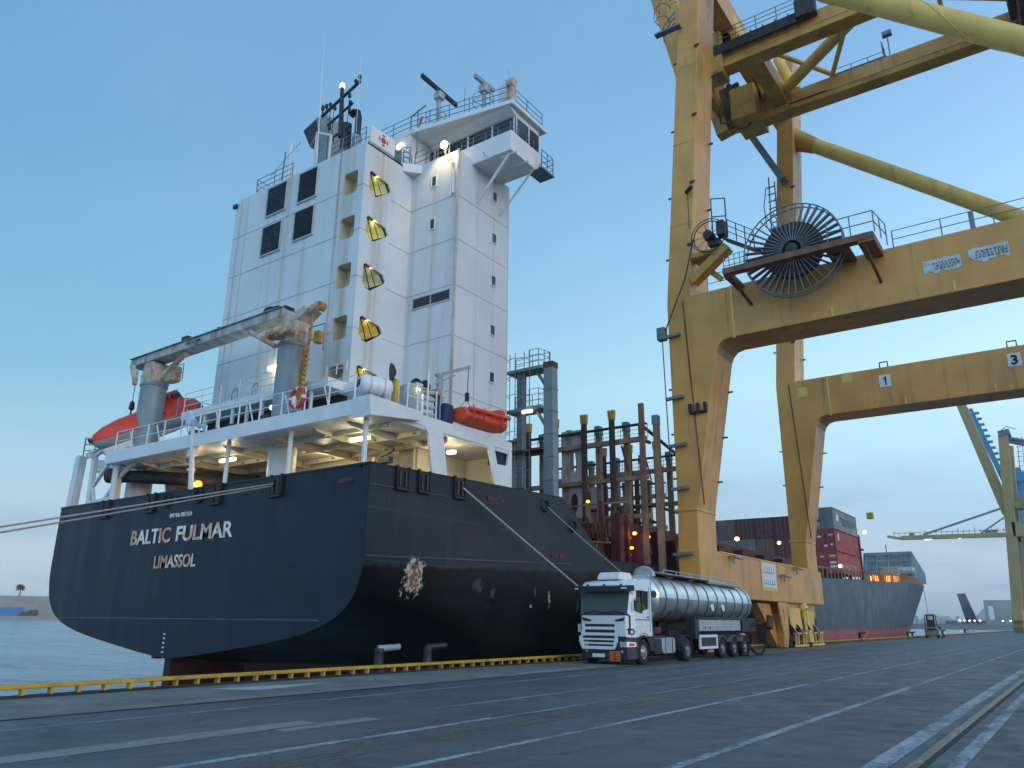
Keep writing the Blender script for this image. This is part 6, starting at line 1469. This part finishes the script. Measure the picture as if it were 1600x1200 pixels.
for s in (1, -1):
    xa, xb = sorted((X_(s*.9), X_(s*1.235))); arch(29.1, .56, xa, xb, 5, 175, .06).build('mudguard', mt['plastic'], truck)
    xa, xb = sorted((X_(s*.72), X_(s*1.24))); arch(33.3, .56, xa, xb, -5, 185, .03).build('mudguard', mt['plastic'], truck)
    for y in (37.45, 39.0, 40.5): arch(y, .51, *sorted((X_(s*.86), X_(s*1.24))), 25, 155, .03).build('mudguard', mt['galv'], truck)
    m = MB(); m.prism(rrect(.34, 1.0, .0, .0, .0) if False else [(30.0, .5), (30.05, 1.0), (29.95, 1.05), (29.55, 1.05), (29.62, .5)], 'X', *sorted((X_(s*1.0), X_(s*1.22)))); m.build('cab_step', mt['plastic'], truck)
    m = MB(); m.mat(0).prism(rrect(30.85, 32.1, .36, .98, .16), 'X', *sorted((X_(s*.62), X_(s*1.2))))
    m.mat(1)
    for y in (31.15, 31.8): m.prism(rrect(y-.03, y+.03, .34, 1.0, .02), 'X', *sorted((X_(s*.6), X_(s*1.215))))
    m.build('fuel_tank', [mt['alu'], mt['plastic']], truck, bevel=.02)
    m = MB(); m.box(*sorted((X_(s*.62), X_(s*1.16))), 30.2, 30.8, .36, .95)
    for z in (.45, .6, .75, .9): m.box(*sorted((X_(s*1.16), X_(s*1.2))), 30.2, 30.75, z, z+.03)
    m.build('battery_box', mt['plastic'], truck, bevel=.02)
    m = MB(); m.mat(0); xa, xb = sorted((X_(s*1.16), X_(s*1.24)))
    m.box(xa, xb, 34.7, 36.8, .95, 1.06); m.box(xa, xb, 34.7, 36.8, .45, .56); m.box(xa, xb, 34.7, 34.82, .56, .95); m.box(xa, xb, 36.68, 36.8, .56, .95); m.mat(1).box(xa+.01, xb-.05, 34.82, 36.68, .56, .95)
    m.build('side_guard', [mt['cab'], mt['plastic']], truck)
    m = MB(); m.mat(0).box(*sorted((X_(s*.75), X_(s*1.22))), 34.75, 40.0, 1.22, 1.72); m.mat(1).box(*sorted((X_(s*.7), X_(s*1.27))), 34.5, 40.2, 1.75, 1.84); m.box(*sorted((X_(s*.75), X_(s*1.2))), 34.3, 34.74, .9, 1.85)
    m.mat(2)
    for y in (35.4, 36.0): m.lathe([(.05, 0), (.05, .02)], (X_(s*1.22), y, 1.36), (s, 0, 0), 10)
    m.build('hose_locker', [mt['alu'], mt['plastic'], mt['dark']], truck, bevel=.015)
    MB().box(*sorted((X_(s*.8), X_(s*1.24))), 40.25, 42.3, 1.15, 1.82).build('valve_box', mt['dark'], truck, bevel=.03)
# the tank itself: tapered shell with ribs
tk = MB()
def taxis(y): t = (y-31.2)/(42.0-31.2); return (2.60-.02*t, .98-.10*t)
pr = []
n_s = [(30.95, .02), (30.97, .35), (31.02, .62), (31.12, .84), (31.3, .98)]
rows = []
def ring(y, r_, zc, n=40): return [(X_(0)+r_*math.cos(2*PI*i/n), y, zc+r_*math.sin(2*PI*i/n)) for i in range(n+1)]
for y, r_ in n_s: rows.append(ring(y, r_, taxis(y)[0]))
yy = 31.45
ribs = [31.9, 33.1, 34.3, 35.5, 36.7, 37.9, 39.1, 40.3, 41.5, 42.5]
for y in [31.45]+[31.9+i*.60 for i in range(19)]: rows.append(ring(y, taxis(y)[1], taxis(y)[0]))
for y, f in ((42.95, .98), (43.15, .84), (43.28, .6), (43.34, .3), (43.35, .02)): rows.append(ring(y, taxis(41.9)[1]*f, taxis(41.9)[0]))
tk.grid(rows); tank = tk.build('tank', mt['tank'], truck, smooth=40)
RIBM = M('tank_rib_steel', (.13, .14, .15), .4, .7, var=.1)
for y in ribs:
    rb = MB()
    zc, r_ = taxis(y)
    for k in range(2): pass
    rb.lathe([(r_, -.05), (r_+.028, -.035), (r_+.028, .035), (r_, .05)], (X_(0), y, zc), (0, 1, 0), 40, False); rb.build('tank_rib', RIBM, tank, smooth=40)

m = MB()
for y in (37.2, 38.6): m.lathe([(.02, 0), (.16, .0), (.17, .03), (.05, .05)], (X_(.90), y, 2.28), (1, 0, .12), 16)
m.build('reflector_disc', mt['sign'], tank, smooth=40)
m = MB(); m.lathe([(.15, 0), (.15, .02)], (X_(.78), 31.08, 2.72), (.75, -.6, .1), 20); m.build('round_badge', mt['ink'], tank)
tw_ = MB(); tw_.mat(0)
a_, b_ = Vector((X_(.15), 32.2, 3.62)), Vector((X_(.15), 41.9, 3.50))
tw_.bar(a_, b_, .85, .05); tw_.mat(1)
for s in (-.3, .6):
    tw_.tube(a_+Vector((s, 0, .16)), b_+Vector((s, 0, .16)), .025, n=6)
    for i in range(8): p = a_.lerp(b_, i/7)+Vector((s, 0, 0)); tw_.tube(p, p+Vector((0, 0, .16)), .02, n=6)
for y in (34.2, 36.6, 39.0): tw_.lathe([(.3, 0), (.3, .12), (.22, .2), (.05, .22)], (X_(0), y, 3.57-(y-32)*.012), (0, 0, 1), 18)
tw_.tube((X_(.5), 37.8, 3.52), (X_(.5), 41.9, 3.46), .09, n=10)
tw_.build('tank_walkway', [mt['dark'], mt['alu']], tank, smooth=40)
m = MB(); pts = [(X_(.1)+.5*math.cos(R(a)), 3.48+.46*math.sin(R(a))) for a in range(0, 181, 12)]; m.prism(pts, 'Y', 31.55, 31.75); m.build('front_collar', mt['alu'], tank, bevel=.03)
m = MB(); m.box(X_(.3), X_(.75), 31.1, 31.7, 1.15, 1.4); m.build('coupling_box', mt['maroon'], truck)
# discharge hose
hs = MB(); pts = []
for i in range(25):
    a = R(120-i*11.5); pts.append((X_(1.25)+.25*math.sin(i*.15), 42.1+.95*math.cos(a)*.9, .82+.76*math.sin(a)))
pts = [(X_(1.1), 41.0, 1.5)]+pts+[(X_(1.3), 40.6, .07), (X_(1.2), 39.9, .07)]
hose = hs.path(pts, .065, 10).build('delivery_hose', mt['tyre'], None, smooth=60)
tag(hose, 'thick black hose looping down to the ground from the rear of the tanker', 'hose')

# driver behind the side window
pv = bpy.data.meshes.new('person')
px_, py_ = X_(.80), 29.62
sk = [((0, 0, 1.66), .17), ((0, .04, 1.9), .165), ((0, .05, 2.16), .17), ((0, .02, 2.3), .07), ((0, 0, 2.40), .065), ((0, -.03, 2.5), .105), ((0, -.02, 2.62), .09),
      ((.2, .02, 2.2), .075), ((.27, -.12, 1.98), .058), ((.2, -.4, 1.98), .045), ((.17, -.49, 2.0), .035), ((-.2, .02, 2.2), .075), ((-.27, -.12, 1.98), .058), ((-.2, -.4, 1.98), .045), ((-.17, -.49, 2.0), .035),
      ((.11, -.05, 1.64), .1), ((.13, -.42, 1.66), .085), ((.13, -.52, 1.30), .06), ((-.11, -.05, 1.64), .1), ((-.13, -.42, 1.66), .085), ((-.13, -.52, 1.30), .06)]
ed = [(0, 1), (1, 2), (2, 3), (3, 4), (4, 5), (5, 6), (2, 7), (7, 8), (8, 9), (9, 10), (2, 11), (11, 12), (12, 13), (13, 14), (0, 15), (15, 16), (16, 17), (0, 18), (18, 19), (19, 20)]
for h_, sx_ in ((10, 1), (14, -1)):
    for k in range(5):
        i0 = len(sk); bx, by, bz = sk[h_][0]
        sk.append(((bx-sx_*(.012+.004*k), by-.02, bz-.03+.018*k), .010)); sk.append(((bx-sx_*.045, by-.05-.004*(k % 3), bz-.035+.02*k), .009)); ed += [(h_, i0), (i0, i0+1)]
pv.from_pydata([p for p, _ in sk], ed, [])
person = bpy.data.objects.new('person', pv); COL.objects.link(person); person.location = (px_, py_, 0)
skm = person.modifiers.new('skin', 'SKIN')
if not pv.skin_vertices: bpy.context.view_layer.objects.active = person
sl_ = pv.skin_vertices[0] if pv.skin_vertices else None
if sl_:
    for i, (_, r_) in enumerate(sk): sl_.data[i].radius = (r_, r_); sl_.data[i].use_root = (i == 0)
person.modifiers.new('smooth', 'SUBSURF').levels = 1; person.modifiers['smooth'].render_levels = 2
pv.materials.append(mt['skin'])
tag(person, 'driver in a bright green hi-vis vest seated behind the cab side window', 'person')
rows = [[(px_+rx_*math.cos(2*PI*i/20), py_+.045+ry_*math.sin(2*PI*i/20), z) for i in range(21)] for z, rx_, ry_ in ((1.62, .22, .2), (1.8, .215, .195), (2.0, .225, .2), (2.15, .25, .2), (2.25, .2, .15), (2.31, .1, .1))]
MB().grid(rows).build('hi_vis_vest', mt['hiviz'], person, smooth=60)
rows = [[(px_+rx_*math.cos(2*PI*i/16), py_+.01+rx_*1.1*math.sin(2*PI*i/16), z) for i in range(17)] for z, rx_ in ((2.56, .115), (2.62, .122), (2.68, .10), (2.715, .04))]
MB().grid(rows).build('hair', mt['hair'], person, smooth=60)

# ------------------------------------------------------------------ forklift further down the quay
fk = thing('forklift', (0, 0, 0), 'grey forklift parked on the quay beyond the ship bow, seen from behind', 'forklift')
m = MB(); m.prism([(-.95, .35), (.95, .35), (.95, 1.15), (.8, 1.45), (-.8, 1.45), (-.95, 1.15)], 'Y', -1.1, .2); m.box(-.85, .85, .2, 1.2, .4, 1.0); m.build('body', M('forklift_grey', (.17, .18, .165), .5, var=.2), fk, bevel=.08)
MB().box(-.55, .55, -1.13, -1.08, 1.0, 1.25).build('radiator_vent', mt['gap'], fk)
m = MB()
for x in (-.8, .8): m.bar((x, -.6, 1.4), (x*.92, -.3, 2.9), .09, .09); m.bar((x, 1.1, 1.0), (x*.92, .8, 2.9), .09, .09)
m.box(-.78, .78, -.4, .9, 2.86, 2.93)
m.build('overhead_guard', mt['black'], fk)
m = MB()
for x in (-.45, .45): m.box(x-.1, x+.1, 1.35, 1.55, .1, 3.1)
m.box(-.5, .5, 1.4, 1.5, 1.6, 1.75); m.box(-.5, .5, 1.4, 1.5, 2.9, 3.05); m.build('lift_mast', mt['black'], fk)
m = MB(); m.box(-.5, .5, -.2, .4, 1.45, 1.6); m.box(-.45, .45, -.3, -.15, 1.6, 2.35); m.build('seat', mt['dark'], fk, bevel=.04)
for x in (-.8, .8):
    for y in (-.7, 1.0):
        MB().lathe([(.2, -.15), (.36, -.15), (.4, -.1), (.4, .1), (.36, .15), (.2, .15)], (x, y, .4), (1, 0, 0), 20).build('wheel', mt['tyre'], fk, smooth=40)
m = MB(); m.bar((1.0, -.6, 1.5), (1.6, -.8, .2), .14, .14); m.bar((1.6, -.8, .15), (1.15, -.7, .15), .14, .14); m.box(.95, 1.2, -.8, -.4, 1.25, 1.5); m.build('side_bracket', mt['black'], fk)
fk.location = (-16.1, 111.5, .0); fk.rotation_euler[2] = R(8); fk.scale = (.82, .82, .92)

# ------------------------------------------------------------------ distant cranes
far_y = M('far_crane_yellow', (.36, .27, .12), .55, var=.12, vsc=.3)
f1 = thing('quay_crane', (-14.4, 230, 0), 'distant yellow quay crane with its boom raised, at the right edge', 'crane', 'distant cranes on the quay')
m = MB(); m.bar((-14.4, 230, 0.3), (-10.5, 230, 48), 2.2, 2.0, (0, 1, 0)); m.build('sea_leg', far_y, f1, bevel=.1)
m = MB(); m.bar((-14.4, 246, 0.3), (-10.5, 246, 48), 2.2, 2.0, (0, 1, 0)); m.build('sea_leg', far_y, f1)
MB().box(-12, 20, 245, 247, 22.5, 26).build('portal_beam', far_y, f1); MB().box(-12, 30, 236, 240, 30, 33).build('trolley_girder', far_y, f1); m = MB(); m.box(-12, 20, 229, 231, 22.5, 26); m.build('portal_frame', far_y, f1)
MB().bar((-12, 230, 30.5), (18, 230, 25), 1.3, 1.3).build('brace', far_y, f1); m = MB(); m.box(-15, -13, 227, 249, 2.6, 5); m.bar((-14.4, 229, .3), (-14.4, 233, 3), 2, 2); m.bar((-14.4, 243, .3), (-14.4, 247, 3), 2, 2); m.build('sill_beam', far_y, f1)
for y in (234, 241):
    m = MB(); m.bar((-12.8, y, 28.8), (-19.0, y, 58.5), 2.3, 2.2, (1, 0, 0)); m.build('raised_boom', far_y, f1)
m = MB()
for i in range(5): z = 31+i*5.5; x = -12.8-(z-28.8)*.2098; MB().box(x-.3, x+.4, 234, 241, z, z+.7).build('boom_crosspiece', mt['galv'], f1)
m.bar((-10.9, 236, 28.5), (-13.0, 236, 40), .8, .8); m.build('boom_stay', mt['galv'], f1)
m = MB(); m.tube((-11.5, 230, 48), (-8.9, 230, 48.4), 1.2, n=14); m.tube((-10.0, 230, 47.2), (12, 230, 40), .5, n=8); m.tube((-10.0, 230, 46.4), (12, 230, 38), .4, n=8); m.build('forestay', mt['galv'], f1)
m = MB()
for i in range(14): z = 30+i*1.2; m.box(-9.0-.3+(z-30)*.08, -8.2+(z-30)*.08, 229, 229.2, z, z+.12)
m.tube((-9.0, 229, 29), (-7.6, 229, 47), .08); m.tube((-8.0, 229, 29), (-6.6, 229, 47), .08); m.path([(-11.5, 229, 48.5), (-9.5, 229, 50), (-7.5, 229, 49)], .1); m.build('caged_ladder', mt['galv'], f1)
f2 = thing('quay_crane', (-14.2, 330, 0), 'far quay crane with its long boom lowered level over the water', 'crane', 'distant cranes on the quay')
m = MB(); m.bar((-53.5, 330, 33.0), (-8, 330, 32.2), 2.2, 1.5); m.bar((-58.3, 330, 33.8), (-53.0, 330, 32.6), 1.4, .9); m.bar((-8, 330, 32.2), (30, 330, 31.6), 2.2, 1.5); m.build('lowered_boom', far_y, f2)
m = MB()
for i in range(26): x = -56+i*1.8; m.tube((x, 330, 33.5), (x, 330, 35.0+.6*((i*7) % 3 == 0)), .1, n=5)
m.tube((-56, 330, 34.9), (-12, 330, 34.0), .09, n=5); m.box(-50.6, -49.2, 329, 331, 33.6, 34.7); m.box(-26, -22, 329, 331, 33.5, 34.4); m.build('boom_railing', mt['galv'], f2)
m = MB(); m.bar((-46, 330, 33.8), (-12.5, 330, 44.0), .5, .7); m.bar((-27, 330, 33.5), (-13, 330, 42.5), .35, .5); m.build('forestay', mt['galv'], f2)
m = MB(); m.bar((-14.2, 330, .3), (-12.5, 330, 45), 1.8, 1.8, (0, 1, 0)); m.bar((-14.2, 346, .3), (-12.5, 346, 45), 1.8, 1.8, (0, 1, 0)); m.box(-13, 18, 329, 331, 20, 23); m.box(-15, -13, 328, 348, 2.5, 4.8); m.build('portal_frame', far_y, f2)
for x in (-44.5, -33.5, -22.5):
    MB().box(x-1.2, x+1.2, 329.3, 330.7, 31.9, 32.12).build('boom_lamp', emis('pale_boom_lamp', (1, .88, .55), 2.2) if x == -44.5 else bpy.data.materials['pale_boom_lamp'], f2)
f3 = thing('quay_crane', (-18, 380, 0), 'bright blue crane standing behind the distant yellow one', 'crane', 'distant cranes on the quay')
BS = mt['bluesteel']
m = MB(); m.bar((-19.5, 380, 58), (-27.8, 380, 91), 3.2, 2.0, (1, 0, 0))
for i in range(12): z = 60+i*2.6; x = -19.2-(z-58)*.25; m.box(x+.6, x+2.2, 379.3, 380.7, z, z+.9)
m.build('raised_boom', BS, f3)
m = MB(); m.bar((-19.0, 380, .3), (-14.6, 380, 64), 2.6, 2.6, (0, 1, 0)); m.bar((-19, 398, .3), (-14.6, 398, 64), 2.6, 2.6, (0, 1, 0)); m.box(-16, 20, 379, 381, 44, 49); m.bar((-15, 380, 61), (8, 380, 52), 2.2, 2.2); m.box(-20, -17, 378, 400, 3, 7); m.box(-17.5, -10, 377, 383, 58, 62); m.bar((-16.5, 380, 40), (6, 380, 30), 2.0, 2.0); m.box(-20, 10, 379, 381, 22, 27)
m.build('portal_frame', BS, f3)

# ------------------------------------------------------------------ breakwater to the left with what stands on it
bx = Vector((-790, 352, 0)); brt = Vector((.405, .914, 0)); bfw = Vector((-.914, .405, 0))     # along the mole / away from the camera
def bp3(u, v, z): p = bx+brt*u+bfw*v; return (p.x, p.y, z)
def bblock(m, u0, u1, v0, v1, z0, z1): return m.hexa([bp3(u0, v0, z0), bp3(u1, v0, z0), bp3(u1, v1, z0), bp3(u0, v1, z0), bp3(u0, v0, z1), bp3(u1, v0, z1), bp3(u1, v1, z1), bp3(u0, v1, z1)])
bwall = MB()
bblock(bwall, -420, 420, 0, 60, -4, 1.5); bblock(bwall, -420, 420, 14, 60, 1.5, 12.8); bblock(bwall, -420, 420, 20, 60, 12.8, 19.6)
for i in range(60): bblock(bwall, -420+i*14, -419.4+i*14, 13.7, 14, 1.5, 12.8)
tag(bwall.build('breakwater', mt['concrete']), 'long stepped grey concrete breakwater wall across the water on the left', 'breakwater')
for k, (u0, u1, m_) in enumerate(((-62, -36.5, 'left of the two'), (-36, -10, 'right of the two'))):
    b = MB(); bblock(b, u0, u1, 4, 8, 1.5, 9.0)
    for i in range(12): bblock(b, u0+(u1-u0)*(i+.2)/12, u0+(u1-u0)*(i+.6)/12, 3.8, 4, 1.9, 8.6)
    o = b.build('shipping_container', cm['blue2']); tag(o, 'bright blue container on the breakwater foot, %s' % m_, 'container', 'blue containers on the breakwater')
b = MB(); bblock(b, -12, 2, 2, 6, 1.5, 5.4); bblock(b, -6, 2, 2, 6, 5.4, 7.0); bblock(b, -14, -12, 3, 5, 1.5, 3.5)
tag(b.build('dock_vehicle', mt['dark']), 'dark vehicle parked at the end of the blue containers on the breakwater', 'vehicle')
pt = thing('palm_tree', bp3(-16, 30, 19.6), 'lone dark palm tree standing on top of the breakwater', 'tree')
MB().path([bp3(-16, 30, 19.4), bp3(-15.6, 30, 24), bp3(-16.2, 30, 27.5)], [.7, .5, .45], 8).build('trunk', mt['bark'], pt)
cr_ = MB(); rnd = random.Random(4)
for i in range(120):
    a = rnd.random()*2*PI; e = rnd.uniform(-.6, 1.2); L_ = rnd.uniform(3, 5.5)
    p0 = Vector(bp3(-16.2, 30, 27.5)); d = Vector((math.cos(a)*math.cos(e), math.sin(a)*math.cos(e), math.sin(e)))
    p1 = p0+d*L_*.6; p2 = p0+d*L_+Vector((0, 0, -1.6)); s = d.cross(Vector((0, 0, 1))).normalized()*.35
    cr_.add([p0-s*.3, p0+s*.3, p1+s, p2, p1-s], [(0, 1, 2, 3, 4)])
cr_.build('crown', mt['leaf'], pt, recalc=False)

# ------------------------------------------------------------------ far shore on the right
def at_h(px, D):   # horizontal ray direction for a picture column at the horizon, D metres out
    v = rr*((px-800)/1212.5)+uu*(-(976-600)/1212.5)+fw; v.z = 0; v.normalize(); return Vector((v.x*D, v.y*D, 0)), v
def fblock(m, px0, px1, D, z0, z1, depth=40):
    a, va = at_h(px0, D); b, vb = at_h(px1, D); n = va*depth
    return m.hexa([(a.x, a.y, z0), (b.x, b.y, z0), (b.x+n.x, b.y+n.y, z0), (a.x+n.x, a.y+n.y, z0), (a.x, a.y, z1), (b.x, b.y, z1), (b.x+n.x, b.y+n.y, z1), (a.x+n.x, a.y+n.y, z1)])
far_c = M('far_concrete', (.20, .20, .20), .8, var=.2, vsc=.02)
fm = MB(); fblock(fm, 1385, 1760, 760, -3, 2.2, 30); tag(fm.build('harbour_mole', far_c), 'low dark harbour mole across the water at the right', 'mole')
bld = MB(); rnd = random.Random(11)
tag(fblock(MB(), 1542, 1640, 800, 0, 22, 60).build('warehouse', M('far_shed_grey', (.33, .36, .36), .7, var=.2, vsc=.03)), 'big pale grey shed behind the distant yellow crane leg', 'building')
tag(fblock(MB(), 1548, 1556, 790, 6, 17, 2).build('shed_doorway', mt['sign']), 'pale square panel on the front of the grey shed', 'panel')
m = MB()
a0, v0 = at_h(1519, 820); sx = rr.copy(); sx.z = 0; sx.normalize()
def tp(u, z, d): p = a0+sx*u+v0*d; return (p.x, p.y, z)
m.hexa([tp(-4, 0, 0), tp(7, 0, 0), tp(7, 0, 12), tp(-4, 0, 12), tp(-9.5, 28, 0), tp(-2, 28.5, 0), tp(-2, 28.5, 12), tp(-9.5, 28, 12)])
for k in range(9): m.hexa([tp(-4-k*.6-.3, 2+k*3, -.5), tp(7-k*.98, 2+k*3, -.5), tp(7-k*.98, 2+k*3, 0), tp(-4-k*.6-.3, 2+k*3, 0), tp(-4-k*.6-.3, 2.6+k*3, -.5), tp(7-k*.98, 2.6+k*3, -.5), tp(7-k*.98, 2.6+k*3, 0), tp(-4-k*.6-.3, 2.6+k*3, 0)])
tag(m.build('leaning_tower', M('far_navy_cladding', (.03, .055, .11), .6, var=.3, vsc=.1)), 'dark blue leaning tower on the far shore', 'building')
lowb = MB()
i = 0
x = 1478.0
far_m = [M('far_block_grey', (.10, .12, .13), .8, var=.2, vsc=.03), M('far_block_blue', (.07, .09, .12), .8, var=.2, vsc=.03), M('far_block_pale', (.34, .34, .35), .8, var=.2, vsc=.03)]
while x < 1542:
    wd = 3+rnd.random()*7; h = 3+rnd.random()*3.5
    o = fblock(MB(), x, x+wd, 790+rnd.random()*20, 0, h, 20).build('far_building', far_m[i % 2]); tag(o, 'low dark block in the row of buildings on the far mole', 'building', 'far low buildings'); x += wd+.4; i += 1
for k, px in enumerate((1500, 1508, 1516, 1524, 1532, 1568, 1580)):
    a, v = at_h(px, 745); o = MB().tube((a.x, a.y, 2), (a.x, a.y, 4.6), .25, n=6).build('mole_lamp_post', mt['galv']); tag(o, 'small lit lamp post on the far mole', 'lamp', 'lamps on the far mole')
    MB().lathe([(.2, 0), (.7, .4), (.5, 1.0)], (a.x, a.y, 4.4), (0, 0, 1), 8).build('lamp_head', mt['lamp'] if False else emis('far_lamp', (1, .95, .9), 3) if k == 0 else bpy.data.materials['far_lamp'], o)
x = 1408.0; i = 0
while x < 1500:
    wd = 2.5+rnd.random()*6; h = 8+rnd.random()*14
    o = fblock(MB(), x, x+wd, 1900+rnd.random()*200, 0, h, 40).build('far_building', far_m[2]); tag(o, 'pale distant building in the skyline past the bow', 'building', 'distant skyline buildings'); x += wd+rnd.random()*2; i += 1
hl = MB(); rows = []
for k in range(80):
    px = 1300+k*8; a, v = at_h(px, 5200); h = 70+34*math.sin(k*.21)+22*math.sin(k*.63+1)+10*math.sin(k*1.7)
    rows.append([(a.x, a.y, -5), (a.x+v.x*60, a.y+v.y*60, h*.5), (a.x+v.x*300, a.y+v.y*300, h)])
hl.grid(rows); tag(hl.build('hills', M('hazy_hill', (.12, .14, .13), .9, var=.2, vsc=.002)), kind='structure')

# ------------------------------------------------------------------ air between here and the far shore
hz = MB().box(-9600, 6400, -3400, 9400, -7, 104).build('haze', None or mt['white']); hz.data.materials.clear()
hm_ = bpy.data.materials.new('haze'); hm_.use_nodes = True; ht = hm_.node_tree; ht.nodes.clear()
ho = ht.nodes.new('ShaderNodeOutputMaterial'); hv = ht.nodes.new('ShaderNodeVolumePrincipled'); hv.inputs['Color'].default_value = (.95, .97, 1, 1); hv.inputs['Density'].default_value = .00018
ht.links.new(hv.outputs[0], ho.inputs['Volume']); hz.data.materials.append(hm_); tag(hz, kind='stuff')
